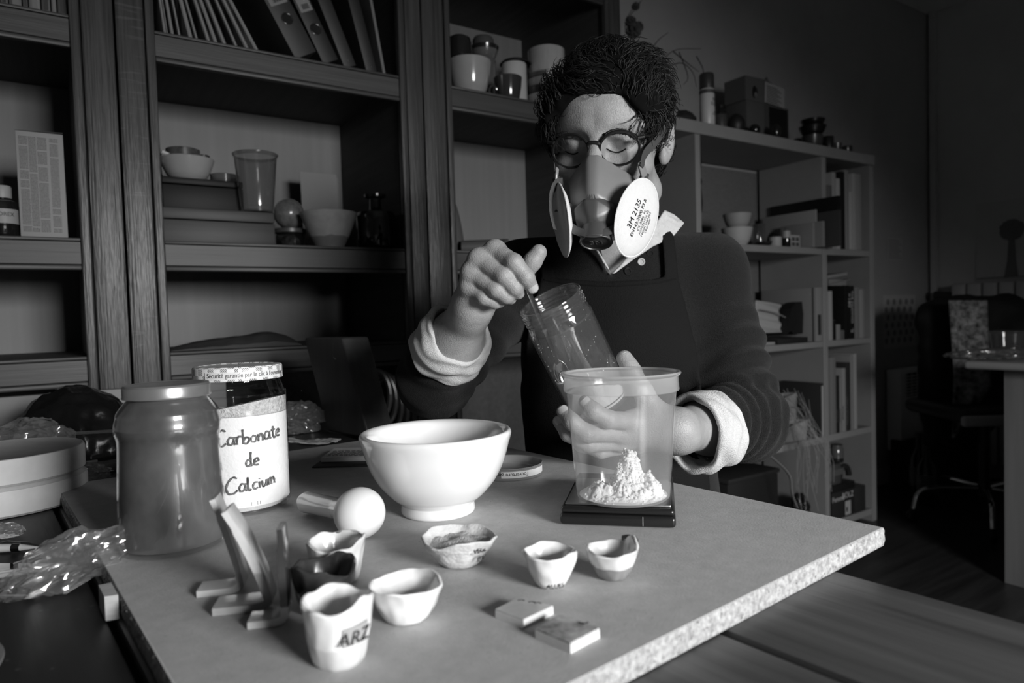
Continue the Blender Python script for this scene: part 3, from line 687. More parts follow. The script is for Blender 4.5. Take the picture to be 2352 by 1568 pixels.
# clear tub with a black bag
q1, q0 = onz(296, 1062, ZT), onz(-60, 1085, ZT)
tubd = q1-q0; tl = np.linalg.norm(tubd); rz = math.atan2(tubd[1], tubd[0])
tb2 = thing('storage_tub', 'shallow clear plastic tub lined with a black bag at the table end', 'tub', q0, rz)
tubm = clear('tub_plastic', .90, .06, body=.05, body_v=.5, gain=1.8)
Wd, Ht = .20, .052
mk('tub_wall', cat(*[grid(f_, 2 if False else 12, 5) for f_ in (
    lambda u, v: (u*tl, -.004*v, v*Ht), lambda u, v: (u*tl, Wd+.004*v, v*Ht), lambda u, v: (-.004*v, u*Wd, v*Ht), lambda u, v: (tl+.006*v-.0*u, u*Wd, v*Ht))]+[box(0, tl, 0, Wd, .0, .002)]), tubm, tb2, smooth=False)
mk('tub_rim', cat(box(-.008, tl+.010, -.010, -.003, Ht-.004, Ht+.001, .0015), box(-.008, tl+.010, Wd+.003, Wd+.010, Ht-.004, Ht+.001, .0015), box(tl+.004, tl+.012, -.008, Wd+.008, Ht-.004, Ht+.001, .0015), box(-.012, -.004, -.008, Wd+.008, Ht-.004, Ht+.001, .0015)), clear('tub_rim_plastic', .7, .06, body=.25, body_v=.5, gain=2.), tb2)
bagc = q0+tubd*.47+np.array([-math.sin(rz), math.cos(rz), 0])*.10; bagc[2] = ZT+.0045
bg = mk('bin_bag', xf(blob(1., (tl*.44, .078, .105), 4.2, 5, .06, 2.2, flat=-.0), (0, 0, 0)), blackbag, loc=bagc, rot=rz, label='shiny black plastic bag heaped inside the clear tub', cat='bag', sharp=0)
# knotted clear bag of white lumps
c = onz(45, 1110, ZT)
cb = thing('clear_bag', 'crinkled clear plastic bag holding pale lumps beside the plaster discs', 'bag', (c[0], c[1], ZT))
mk('bag_film', xf(blob(.045, (1.25, 1., .95), 8.1, 5, .16, 2.2, flat=-.036), (-.005, .03, .0365)), film2, cb, sharp=25)
for i, (x, y, r) in enumerate(((-.030, .025, .018), (-.002, .016, .021), (.016, .036, .018), (-.012, .044, .016))):
    mk('pale_lump', xf(blob(r, (1, 1, .9), 3+i*7, 3, .06, 1.6, False), (x, y, r*.95)), M('pale_clay', .50, .8), cb, sharp=0)
mk('twisted_end', xf(blob(.030, (1.3, .6, .42), 15.3, 5, .3, 2.6, flat=-.010), (.075, .0, .0110)), film, cb, sharp=25)
# two plaster discs, stacked
pl_ = M('plaster_white', .52, .75, var=.06, scale=40)
dr = .086; e = onz(131, 1168, ZT); cdisc = e+np.array([-dr*.97, .03, 0])
for i, (dz, lab, dx) in enumerate(((0, 'lower of two thick white plaster discs, resting on the table', 0), (.0345, 'upper of two thick white plaster discs, laid on the other disc', -.001))):
    o = thing('plaster_disc', lab, 'disc', (cdisc[0]+dx, cdisc[1]+dx, ZT+dz), .2*i, 'plaster discs')
    mk('disc_body', lathe([(0, 0), (dr-.004, 0), (dr, .003), (dr*1.005, .026), (dr*.99, .0300), (dr*.97, .0306)] + ([(dr*.95, .0300), (0, .0298)] if i else [(dr*.93, .0335), (dr*.90, .0340), (0, .0340)]), 72), pl_, o, sharp=35)
# paper sponge strips behind the board
o = thing('sponge_strip', 'folded grey sponge strip lying between the tub and the big jar', 'sponge', onz(214, 1086, ZT), .62)
mk('strip', box(0, .075, -.006, .022, 0, .012, .002), M('grey_sponge', .20, .9, var=.1, scale=90, bump=.5, bscale=500), o)
o = thing('wood_stick', 'short pale wooden stick poking out from under the grey sponge', 'stick', onz(165, 1075, ZT), .62)
mk('stick', box(0, .034, .010, .016, 0, .006, .001), M('pale_stick', .34, .7), o)
# tools and printed card at the left edge
o = thing('printed_leaflet', 'glossy printed leaflet in a plastic sleeve lying on the dark table', 'leaflet', onz(20, 1345, ZT), -.10)
W_, D_ = .075, .055
mk('sheet', box(-.060, .0375, -.022, .040, .0006, .0022, .0004), M('leaflet_print', .05, .2, lo_hi=(.01, .30), scale=60, coat=.6), o)
mk('printed_band', box(.010, .036, -.021, .039, .0022, .0026), M('leaflet_dark', .02, .2), o, smooth=False)
mk('white_margin', box(.004, .0075, -.021, .039, .0022, .0027), M('leaflet_white', .5, .3), o, smooth=False)
mk('sleeve', box(-.062, .0395, -.024, .042, 0, .0030, .0005), clear('sleeve_film', .95, .05, gain=1.4), o)
for i, (px, py, a, L_, lab) in enumerate(((22, 1268, .10, .050, 'white pointed modelling tool lying above the leaflet'), (46, 1262, -.08, .042, 'dark pointed blade lying beside the white modelling tool'))):
    c = onz(px, py, ZT); o = thing('modelling_tool', lab, 'tool', (c[0], c[1], ZT), a, 'modelling tools')
    mk('blade' if i else 'handle', tube([(-L_*.5, 0, .004), (-L_*.3, 0, .0045), (L_*.2, 0, .004), (L_*.5, .001, .003)], [.0030, .0042, .0032, .0006], 10), M('tool_dark', .03, .25) if i else M('tool_white', .55, .3), o)
    if not i: mk('ferrule', tube([(L_*.06, 0, .0042), (L_*.2, 0, .004)], .0040, 12), M('tool_steel', .4, .2, metal=1.), o)
c = onz(8, 1232, ZT); mk('film_scrap', xf(blob(.014, (1.2, .7, .5), 5.5, 4, .3, 2.5, flat=-.005), (0, 0, .0055)), film, loc=(c[0], c[1], ZT), label='small scrap of clear film above the modelling tools', cat='plastic', sharp=25)
# crumpled film lying over the edge of the board
c = onz(178, 1345, ZT)
fl = mk('crumpled_film', xf(blob(.027, (1.6, .75, .70), 21.4, 5, .34, 1.25, flat=-.016), (-.004, .004, .0185), (0, -.30, .55)), film, loc=(c[0], c[1], ZT), label='long crumpled piece of clear film by the edge of the chipboard', cat='plastic', sharp=25)
# grey card in the near corner and the pale wedge against the board
c = onz(-125, 1545, ZT)
mk('grey_card', xf(lathe([(0, 0), (.028, 0), (.0285, .001), (.028, .002), (0, .002)], 40, (1, 1.6))), M('grey_felt', .16, .9), loc=(c[0], c[1], ZT), rot=.5, label='rounded grey card at the near edge of the dark table', cat='card')
c = onz(262, 1402, ZT)
o = thing('wood_wedge', 'small pale wooden wedge stuck against the edge of the chipboard', 'wedge', (c[0], c[1], ZT), RB)
mk('wedge', prism([(-.0075, -.016), (.0005, -.019), (.0005, .011), (-.0075, .012)], 0, .0175), M('raw_pine', .40, .7, var=.15, scale=1, stretch=(60, 60, 400)), o, smooth=False)
# wooden block leaning beside the bowl
bA, bB = onz(752, 990, ZT), onz(846, 1006, ZT)
dvb = bB-bA; bl_w = np.linalg.norm(dvb); rzb = math.atan2(dvb[1], dvb[0])
o = thing('wood_block', 'thick dark-stained wooden block tilted on end behind the bowl', 'block', bA, (0, 0, rzb))
bwid = bl_w*1.0; hB = .175
prof_ = [(0, 0), (bwid, -.0), (bwid*.62, hB*.985), (bwid*.58, hB), (-bwid*.50, hB*.955), (-bwid*.54, hB*.93)]
mk('block', xf(box(0, bwid, 0, .058, 0, hB, .004, 3)), wood('stained_block', .085, 2, .45, .35, .45, .2), o)
for v in o.children[0].data.vertices:      # sheared so that it leans to one side
    v.co.x -= v.co.z*.40
mk('paint_chip', xf(prism([(0, 0), (.008, -.002), (.010, -.004), (.006, -.0045)], -.0004, .0004, 1), (bwid*.62-hB*.72*.40, -.0005, hB*.80)), M('chip_white', .3, .6), o, smooth=False)
# plastic bag and tissue behind the powder jar
c = onz(680, 1000, ZT)
mk('plastic_wrap', xf(blob(.034, (1.3, .8, .85), 31.7, 5, .26, 2.0, flat=-.024), (0, .03, .0255)), clear('grey_wrap', .75, .14, body=.45, body_v=.30, ior=1.5, gain=1.6), loc=(c[0], c[1], ZT), rot=.3, label='crumpled cloudy plastic wrap behind the jar of white powder', cat='plastic', sharp=25)
c = onz(695, 1022, ZT)
ts = mk('paper_tissue', grid(lambda u, v: (-.045+.105*u, (-.014+.045*v)*(1-.35*u), .004+.006*(math.sin(7*u+2*v)*.5+.5)*(1-u*.6)+.003*nz((u*9, v*9, 2), 1)), 30, 16), M('tissue', .34, .9, bump=.3, bscale=400), loc=(c[0], c[1], ZT), rot=-.05, label='torn flat piece of pale tissue beside the wooden block', cat='tissue', sharp=0)
thicken(ts, .0012)
# coiled hose and a hanging plant in the dark behind
hose = []
c0 = at(868, 945, 1.42)
o = thing('coiled_hose', 'coil of dark rubber tubing hanging in the shadow behind the block', 'hose', (c0[0], c0[1], ZT-.15))
for i in range(4):
    r = .045+.006*i; pts = [(r*math.cos(a)*.6+.006*i, .012*i, .20+.0+r*math.sin(a)*1.1-.012*i) for a in np.linspace(0, 2*math.pi, 26)]
    mk('hose_loop', tube(pts, .0065, 8, cap=False), M('hose_rubber', .03, .3), o)
mk('hose_end', tube(spline([(-.01, .02, .15), (.01, .03, .06), (.0, .03, .0)], 6), .006, 8), M('hose_rubber', .03), o)
# pale plank standing on the table against the shelving
pa, pb = cab(-.70, -.03, ZT), cab(.10, -.03, ZT)
o = thing('pale_plank', 'pale wooden plank set on edge against the foot of the shelving', 'plank', cab(-.72, -.034, ZT), RC)
mk('plank', box(0, .84, 0, .020, 0, .082, .002), wood('pine_plank', .20, 0, .6, .15, .6, .1), o)
# ================================================================= organic shapes from signed distance fields
f32 = np.float32
def _A(p): return np.asarray(p, f32)
def smin(a, b, k):
    h = np.clip(.5+.5*(b-a)/k, 0, 1); return b*(1-h)+a*h-k*h*(1-h)
def smax(a, b, k): return -smin(-a, -b, k)
def cone(P, a, b, ra, rb):
    a, b = _A(a), _A(b); ab = b-a; h = np.clip(((P-a) @ ab)/max(float(ab @ ab), 1e-12), 0, 1)
    return np.linalg.norm(P-a-h[:, None]*ab, axis=1)-(ra+(rb-ra)*h)
def ell(P, c, r, rot=None):
    q = P-_A(c)
    if rot is not None: q = q @ _A(rot)
    r = _A(r); k0 = np.linalg.norm(q/r, axis=1); k1 = np.linalg.norm(q/(r*r), axis=1)+1e-9
    return k0*(k0-1)/k1
def chain(P, pts, rad, k=.004):
    d = None
    for a, b, ra, rb in zip(pts, pts[1:], rad, rad[1:]):
        e = cone(P, a, b, ra, rb); d = e if d is None else smin(d, e, k)
    return d
def px_of(P):
    v = P-_A(CAM); d = v @ _A(FW); d = np.maximum(d, .05)
    return 1176+F*(v @ _A(RT))/d, 784-F*(v @ _A(UP))/d, d
def poly_d(P, poly):
    """signed distance (metres, negative inside) to a silhouette polygon given in photo pixels"""
    x, y, dep = px_of(P); n = len(poly); d = np.full(len(x), 1e9); ins = np.zeros(len(x), bool)
    for i in range(n):
        ax, ay = poly[i]; bx, by = poly[(i+1) % n]; ex, ey = bx-ax, by-ay
        t = np.clip(((x-ax)*ex+(y-ay)*ey)/(ex*ex+ey*ey), 0, 1)
        d = np.minimum(d, (x-ax-t*ex)**2+(y-ay-t*ey)**2)
        if ay != by: ins ^= ((ay > y) != (by > y)) & (x < (bx-ax)*(y-ay)/(by-ay)+ax)
    return (np.sqrt(d)*np.where(ins, -1, 1)*dep/F).astype(f32)
def wob(P, fr, ph=0.):
    """cheap smooth 3D ripple noise in -1..1"""
    x, y, z = P[:, 0]*fr, P[:, 1]*fr, P[:, 2]*fr
    return (np.sin(x*1.0+1.7*np.sin(y*.9+ph)+ph)+np.sin(y*1.3+1.5*np.sin(z*1.1+ph*2)+2)+np.sin(z*1.2+1.6*np.sin(x*.8-ph)+4))/3
def nets(field, lo, hi, h, coarse=4):
    """surface nets mesh of field<0 inside the box, refined only near the surface"""
    lo, hi = np.array(lo, float), np.array(hi, float)
    n = (np.ceil((hi-lo)/(h*coarse)).astype(int))*coarse+1
    ax = [np.arange(n[i]//coarse+1)*h*coarse+lo[i] for i in range(3)]
    G = np.stack(np.meshgrid(*ax, indexing='ij'), -1).reshape(-1, 3).astype(f32)
    Vc = field(G).reshape([len(a) for a in ax])
    V = Vc.copy()
    for i in range(3):      # upsample
        V = np.repeat(V, coarse, axis=i).take(np.arange(n[i]), axis=i)
    near = np.abs(Vc) < h*coarse*2.6
    nb = near.copy()
    for i in range(3):
        nb |= np.roll(near, 1, i) | np.roll(near, -1, i)
    Mk = nb
    for i in range(3): Mk = np.repeat(Mk, coarse, axis=i).take(np.arange(n[i]), axis=i)
    idx = np.argwhere(Mk)
    pts = (idx*h+lo).astype(f32)
    vals = np.concatenate([field(pts[i:i+400000]) for i in range(0, len(pts), 400000)]) if len(pts) else np.zeros(0)
    V[tuple(idx.T)] = vals
    for i in range(3):      # close at the box
        s = [slice(None)]*3
        for e in (0, -1): s[i] = e; V[tuple(s)] = np.maximum(V[tuple(s)], h*.01)
    S = V < 0
    c = [S[i:n[0]-1+i, j:n[1]-1+j, k:n[2]-1+k] for i in (0, 1) for j in (0, 1) for k in (0, 1)]
    cnt = sum(q.astype(np.int8) for q in c); act = (cnt > 0) & (cnt < 8)
    A = np.argwhere(act); ids = -np.ones(act.shape, int); ids[tuple(A.T)] = np.arange(len(A))
    acc = np.zeros((len(A), 3)); w = np.zeros(len(A))
    cor = [(i, j, k) for i in (0, 1) for j in (0, 1) for k in (0, 1)]
    for a in cor:
        for d in range(3):
            if a[d]: continue
            b = list(a); b[d] = 1
            va = V[tuple((A+a).T)]; vb = V[tuple((A+b).T)]; m_ = (va < 0) != (vb < 0)
            t = np.where(m_, va/np.where(m_, va-vb, 1), 0)
            q = np.array(a, float)+np.outer(t, np.eye(3)[d])
            acc[m_] += q[m_]; w += m_
    P = (A+acc/np.maximum(w, 1)[:, None])*h+lo
    Q = []
    for d in range(3):
        e1, e2 = (d+1) % 3, (d+2) % 3
        sl0 = [slice(None)]*3; sl1 = [slice(None)]*3; sl0[d] = slice(0, -1); sl1[d] = slice(1, None)
        ch = S[tuple(sl0)] != S[tuple(sl1)]
        I = np.argwhere(ch); I = I[(I[:, e1] > 0) & (I[:, e2] > 0) & (I[:, e1] < n[e1]-1) & (I[:, e2] < n[e2]-1)]
        def cid(o1, o2):
            J = I.copy(); J[:, e1] -= o1; J[:, e2] -= o2; return ids[tuple(J.T)]
        q = np.stack([cid(1, 1), cid(0, 1), cid(0, 0), cid(1, 0)], 1)
        fl = S[tuple(I.T)]; q[~fl] = q[~fl][:, ::-1]; Q.append(q)
    return P, np.concatenate(Q)
def join(*gs):
    V, Fc, n = [], [], 0
    for v, f in gs: V.append(v); Fc.append(np.asarray(f)+n); n += len(v)
    return np.concatenate(V), np.concatenate(Fc)
def smooth_geo(geo, it=1, lam=.5):
    v, f = geo; v = np.array(v); e = np.concatenate([f[:, [0, 1]], f[:, [1, 2]], f[:, [2, 3]], f[:, [3, 0]]])
    for _ in range(it):
        s = np.zeros_like(v); c = np.zeros(len(v))
        np.add.at(s, e[:, 0], v[e[:, 1]]); np.add.at(c, e[:, 0], 1); np.add.at(s, e[:, 1], v[e[:, 0]]); np.add.at(c, e[:, 1], 1)
        v = v+(s/np.maximum(c, 1)[:, None]-v)*lam
    return v, f
def largest(geo, frac=.15):
    """drop small loose islands"""
    v, f = geo; f = np.asarray(f); lab = np.arange(len(v))
    for _ in range(400):
        m_ = lab[f].min(1); new = lab.copy()
        for c in range(4): np.minimum.at(new, f[:, c], m_)
        new = new[new]
        if (new == lab).all(): break
        lab = new
    ids, cnt = np.unique(lab, return_counts=True); keep = np.isin(lab, ids[cnt > frac*len(v)])
    f = f[keep[f].all(1)]; mp = np.cumsum(keep)-1
    return v[keep], mp[f]
def nmk(name, geo, mat, parent=None, **kw):
    """big quad mesh, fast path"""
    v, f = geo; me = bpy.data.meshes.new(name); f = np.asarray(f, np.int32)
    me.vertices.add(len(v)); me.vertices.foreach_set('co', np.asarray(v, f32).ravel())
    me.loops.add(f.size); me.loops.foreach_set('vertex_index', f.ravel())
    me.polygons.add(len(f)); me.polygons.foreach_set('loop_start', np.arange(len(f), dtype=np.int32)*4)
    me.polygons.foreach_set('use_smooth', np.ones(len(f), bool)); me.update(calc_edges=True); me.validate()
    o = bpy.data.objects.new(name, me); me.materials.append(mat); link(o, parent)
    if kw: tag(o, kw.get('label'), kw.get('cat'), kw.get('group'), kw.get('kind'))
    return o
def hit(px, py, field, d0=.5, d1=1.6, off=0.):
    """first point of a field along the sight line of a photo pixel"""
    dd = np.linspace(d0, d1, 1600); r = ray(px, py); P = (CAM+np.outer(dd, r)).astype(f32); v = field(P)-off
    i = int(np.argmax(v < 0)); 
    if v[i] >= 0: i = int(np.argmin(np.abs(v)))
    return P[i].astype(float)

# ---------------------------------------------------------------- pose
HO = at(1404, 353, .985)
def _Rz(a): c, s = math.cos(a), math.sin(a); return np.array([[c, -s, 0], [s, c, 0], [0, 0, 1]])
def _Rx(a): c, s = math.cos(a), math.sin(a); return np.array([[1, 0, 0], [0, c, -s], [0, s, c]])
def _Ry(a): c, s = math.cos(a), math.sin(a); return np.array([[c, 0, s], [0, 1, 0], [-s, 0, c]])
HM = _Rz(math.radians(-21)) @ _Rx(math.radians(17)) @ _Ry(math.radians(3.0))
def h2w(p): return HO+HM @ np.array(p, float)
def toh(P): return ((P-_A(HO)) @ _A(HM)).astype(f32)
W = lambda x, y, d: at(x, y, d)
SHR, SHL = W(1222, 622, 1.09), W(1622, 622, 1.08)
ELR, WRR = W(1000, 872, .985), W(1086, 704, .842)
ELL, WRL = W(1706, 962, .99), W(1556, 990, .800)
NECK = W(1432, 560, 1.085)

def f_head(P):
    q = toh(P); ax = np.abs(q[:, 0]); s = np.stack([ax, q[:, 1], q[:, 2]], 1)
    d = ell(q, (0, .016, .050), (.0755, .097, .077))
    d = smin(d, ell(q, (0, -.030, -.018), (.0625, .068, .082)), .03)
    d = smin(d, cone(q, (0, -.066, -.082), (0, -.055, -.060), .026, .034), .03)
    d = smin(d, cone(s, (.052, -.010, -.055), (.012, -.068, -.084), .020, .020), .03)
    d = smin(d, ell(s, (.042, -.062, -.012), (.026, .026, .022)), .02)
    d = smin(d, cone(s, (.012, -.0855, .043), (.050, -.066, .040), .0095, .010), .016)
    d = smin(d, ell(q, (0, -.055, .066), (.055, .040, .042)), .03)
    d = smax(d, -ell(s, (.0325, -.1015, .0195), (.0200, .0190, .0135)), .014)
    d = smin(d, np.linalg.norm(s-_A((.0322, -.0735, .0215)), axis=1)-.0150, .006)
    d = smin(d, cone(q, (0, -.090, .034), (0, -.113, -.006), .0085, .0115), .012)
    d = smin(d, ell(q, (0, -.1115, -.012), (.0165, .012, .0105)), .008)
    for zz in (.074, .088): d = smax(d, -cone(s, (0, -.0980-.0*zz, zz), (.028, -.0925, zz+.003), .0006, .0004), .003)
    # upper lid fold
    d = smax(d, -cone(s, (.0195, -.0895, .0290), (.046, -.0830, .0280), .0011, .0008), .003)
    # ear
    er = np.stack([ax-.0715, q[:, 1]-.014, q[:, 2]-.012], 1)
    c, sn = math.cos(.45), math.sin(.45)
    er = np.stack([er[:, 0]*c-er[:, 1]*sn, er[:, 0]*sn+er[:, 1]*c, er[:, 2]], 1).astype(f32)
    e = ell(er, (.004, .006, .004), (.0056, .0175, .0320)); e = smin(e, ell(er, (.003, -.001, -.022), (.006, .009, .011)), .006)
    e = smax(e, -ell(er, (.0105, .0035, .004), (.0080, .0110, .0210)), .002)
    e = smin(e, cone(er, (.0035, -.004, .010), (.004, .008, -.010), .0025, .003), .004)
    d = smin(d, e, .006)
    return d
def f_neck(P):
    a = h2w((0, .030, -.040)); b = NECK+np.array([0, .01, -.03])
    d = cone(P, a, b, .052, .058); d = smin(d, cone(P, b, (SHL+SHR)/2+np.array([0, .01, -.02]), .06, .06), .05)
    return d
def f_face(P): return smin(f_head(P), f_neck(P), .02)
TCX = (SHL+SHR)/2
TX = SHL-SHR; TX[2] = 0; TX /= np.linalg.norm(TX); TY = np.array([-TX[1], TX[0], 0]); TM = np.stack([TX, TY, np.array([0, 0, 1.])], 1)
def f_torso(P, gsz=0.):
    q = ((P-_A(TCX)) @ _A(TM)).astype(f32)
    d = ell(q, (0, .005, -.13), (.155, .098, .24))
    d = smin(d, ell(q, (0, -.02, -.12), (.120, .095, .11)), .05)
    d = smin(d, ell(q, (0, .01, -.40), (.150, .105, .20)), .08)
    d = smin(d, cone(P, SHR, SHL, .050, .050), .06)
    d = smin(d, cone(P, NECK+np.array([0, .02, -.045]), (SHR+SHL)/2, .062, .07), .05)
    return d-gsz

# hands: (px, py, depth) of wrist, knuckles, joints and tips
RF = {'index': [(1137, 576, .800), (1181, 603, .775), (1208, 636, .777), (1222, 660, .785)],
      'middle': [(1100, 596, .800), (1158, 634, .778), (1181, 659, .782), (1190, 672, .791)],
      'ring': [(1083, 626, .803), (1140, 664, .784), (1162, 679, .789), (1172, 685, .799)],
      'little': [(1079, 658, .808), (1112, 683, .795), (1136, 693, .799), (1149, 694, .807)]}
RTH = [(1112, 668, .840), (1150, 655, .835), (1200, 630, .815), (1222, 602, .808), (1238, 579, .806)]
LF = {'index': [(1452, 968, .800), (1398, 963, .772), (1363, 943, .768), (1344, 923, .772)],
      'middle': [(1428, 992, .802), (1350, 996, .776), (1313, 968, .776), (1294, 945, .786)],
      'ring': [(1432, 1012, .812), (1352, 1020, .795), (1305, 996, .795), (1284, 968, .806)],
      'little': [(1448, 1022, .828), (1380, 1036, .822), (1335, 1022, .822), (1310, 1000, .828)]}
LTH = [(1528, 975, .812), (1498, 945, .808), (1478, 900, .803), (1452, 852, .806), (1434, 822, .812)]
RAD = {'index': (.0116, .0098, .0092, .0078), 'middle': (.0118, .0100, .0093, .0080), 'ring': (.0112, .0094, .0088, .0076), 'little': (.0102, .0084, .0078, .0066)}
def w3(L): return [at(*q) for q in L]
def f_hand(P, FG, TH, WR, EL, side):
    fore = smin(cone(P, WR, WR+(EL-WR)*.45, .0245, .033), cone(P, WR+(EL-WR)*.45, EL, .033, .038), .03)
    ax = (EL-WR)/np.linalg.norm(EL-WR)
    M_ = {k: w3(v) for k, v in FG.items()}
    palm = None
    cen = sum(M_[k][0] for k in M_)/4
    for k, r in (('index', .0125), ('middle', .0130), ('ring', .0125), ('little', .0115)):
        base = WR+(M_[k][0]-cen)*.45
        e = cone(P, base, M_[k][0], .0150, r*.92); palm = e if palm is None else smin(palm, e, .010)
    d = smin(fore, palm, .022)
    T = w3(TH)
    d = smin(d, chain(P, T[:3], (.0165, .0150, .0115), .01), .014)
    th = chain(P, T[2:], (.0112, .0106, .0088), .004)
    tv = (T[4]-T[3])/np.linalg.norm(T[4]-T[3])
    th = smin(th, cone(P, T[4]-tv*.010, T[4]-tv*.001, .0100, .0088), .004)
    d = smin(d, th, .006)
    fd = None
    for k in FG:
        e = chain(P, M_[k], RAD[k], .005)
        fd = e if fd is None else smin(fd, e, .0022)
    d = smin(d, fd, .006)
    for k in FG:
        d = smin(d, np.linalg.norm(P-_A(M_[k][0]), axis=1)-RAD[k][0]*.92, .009)
    return d
def f_rh(P): return f_hand(P, RF, RTH, WRR, ELR, 1)
def f_lh(P): return f_hand(P, LF, LTH, WRL, ELL, -1)
def bbox(pts, pad): A_ = np.array(pts); return A_.min(0)-pad, A_.max(0)+pad

skin = M('skin', .32, .44, var=.12, scale=60, bump=.35, bscale=600, spec=.42, sss=0)
pr_ = thing('person', 'seated person in dark sweater and apron weighing powder, wearing a respirator', 'person', (TCX[0], TCX[1], 0))
pr_inv = np.array([TCX[0], TCX[1], 0])
def loc_(geo): return np.asarray(geo[0])-pr_inv, geo[1]
g1 = nets(f_face, HO-np.array([.125, .15, .20]), HO+np.array([.125, .155, .165]), .0021)
lo, hi = bbox(w3(sum(RF.values(), [])+RTH)+[WRR, ELR+(WRR-ELR)*.15], .022); g2 = nets(f_rh, lo, hi, .0016)
lo, hi = bbox(w3(sum(LF.values(), [])+LTH)+[WRL, WRL+(ELL-WRL)*.7], .022); g3 = nets(f_lh, lo, hi, .0016)
def f_body(P): return smin(smin(f_torso(P, -.012), cone(P, SHR, ELR, .04, .035), .03), smin(cone(P, SHL, ELL, .04, .035), f_neck(P), .03), .03)
def f_low(P):
    hipc = TCX+TY*.02; hipc[2] = .60
    kn1, kn2 = hipc-TY*.36-TX*.13, hipc-TY*.36+TX*.13; kn1[2] = kn2[2] = .57
    d = ell(((P-_A(hipc)) @ _A(TM)).astype(f32), (0, 0, .02), (.165, .12, .15))
    for s, kn in ((-1, kn1), (1, kn2)):
        ft = kn-TY*.02; ft = ft.copy(); ft[2] = .07
        d = smin(d, cone(P, hipc+TX*s*.085, kn, .080, .058), .04); d = smin(d, cone(P, kn, ft, .055, .040), .02)
        d = smin(d, cone(P, ft-np.array([0, 0, .03]), ft-TY*.14-np.array([0, 0, .035]), .040, .034), .02)
    return d
g4 = nets(f_body, TCX-np.array([.34, .26, .50]), TCX+np.array([.30, .24, .14]), .008)
body = nmk('body', loc_(join(g1, g2, g3, g4)), skin, pr_)
# closed eyes, brows
hair_m = M('dark_hair', .010, .5, var=.5, scale=300, spec=.35)
hair_base = M('dark_hair_base', .006, .9, spec=.05)
def pl(gs): return cat(*[([tuple(np.array(v)-pr_inv) for v in gg[0]], gg[1]) for gg in gs])
for line in (((1393, 341), (1403, 347), (1416, 350), (1428, 347), (1438, 341)), ((1297, 346), (1307, 352), (1318, 354), (1328, 350))):
    lash = []; pts = [hit(x, y, f_head, .7, 1.1, .0004) for x, y in line]; lash.append(tube(spline(pts, 4), [.0004]+[.0009]*(len(spline(pts, 4))-2)+[.0004], 6))
    for q in spline(pts, 5): lash.append(tube([q, q+np.array([0, -.0025, -.0016]), q+np.array([rnd.uniform(-.001, .001), -.0048, -.0022])], [.00028, .0002, .0001], 3))
    mk('eyelashes', pl(lash), hair_m, body)

for line in (((1383, 313), (1400, 305), (1420, 302), (1440, 307), (1458, 317)), ((1336, 318), (1322, 313), (1306, 313), (1291, 318))):
    ln = spline([(x, y, 0) for x, y in line], 26)
    sgn = 1 if line[0][0] > 1360 else -1; br = []
    for q in ln:
        for _ in range(4):
            p_ = hit(q[0]+rnd.uniform(-1, 1), q[1]+rnd.uniform(-5, 5), f_head, .7, 1.1, .0002)
            e_ = p_+RT*sgn*rnd.uniform(.003, .006)+UP*rnd.uniform(-.0005, .002)-FW*.0014
            br.append(tube([p_, (p_+e_)/2-FW*.0006, e_], [.0005, .00045, .0001], 3))
    mk('eyebrow', pl(br), hair_m, body)
nail_m = M('fingernail', .46, .25)
def nail(T1, T0, toward, w, ln):
    tip, prev = np.array(T1), np.array(T0); d = (tip-prev)/np.linalg.norm(tip-prev); n_ = np.array(toward)-tip; n_ = n_-d*(n_ @ d); n_ /= np.linalg.norm(n_); s = np.cross(d, n_)
    def fn(u, v):
        a = (u-.5)*1.7; L_ = (v-.5)*ln
        return tip+d*(L_-.0022)+s*math.sin(a)*w*(1-.25*max(0, abs(v-.5)*2-.6))+n_*(w*math.cos(a)*.98+.0006)-pr_inv
    return mk('fingernail', grid(fn, 9, 7), nail_m, body)
for FG, TH in ((RF, RTH), (LF, LTH)):
    for k in ('index',) if FG is RF else ('index', 'middle', 'ring'):
        a, b = w3(FG[k])[-1], w3(FG[k])[-2]; nail(a, b, CAM+UP*.15, RAD[k][3], .010)
a, b = w3(LTH)[-1], w3(LTH)[-2]; nail(a, b, CAM+UP*.3+RT*.4, .0086, .012)

# ---------------------------------------------------------------- hair
def f_hair(P):
    q = toh(P); ax = np.abs(q[:, 0])
    d = ell(q, (-.004, .008, .052), (.0870, .116, .0885))
    d = smin(d, ell(q, (.020, -.010, .103), (.050, .060, .036)), .03)
    d = smin(d, ell(np.stack([ax, q[:, 1], q[:, 2]], 1), (.054, -.050, .066), (.024, .034, .040)), .02)
    d = smin(d, ell(q, (0, .070, .005), (.075, .055, .075)), .03)
    lump = .0045*wob(q, 95, .3)+.003*wob(q, 210, 1.1)
    d = d+lump
    cut = ell(q, (0, -.108, .012), (.0770, .078, .0740))+.0025*wob(q, 120, 2)
    d = smax(d, -cut, .006)
    low = np.where(q[:, 1] < -.004, .020, np.where(q[:, 1] < .03, .024, -.050))
    d = smax(d, (low-q[:, 2])+.006*wob(q, 140, 4), .01)
    earc = ell(np.stack([ax, q[:, 1], q[:, 2]], 1), (.085, .010, .002), (.025, .020, .030))
    d = smax(d, -earc, .004)
    return d
gh = nets(f_hair, HO-np.array([.16, .17, .12]), HO+np.array([.16, .19, .20]), .0028)
hair = nmk('hair', loc_(gh), hair_base, pr_)
hv = gh[0]; nv = len(hv); rs = np.random.RandomState(5); sel = rs.choice(nv, 4600, replace=nv < 4600)
hq = toh(hv.astype(f32)).astype(float); C0 = np.array([.0, .018, .055]); sg = []
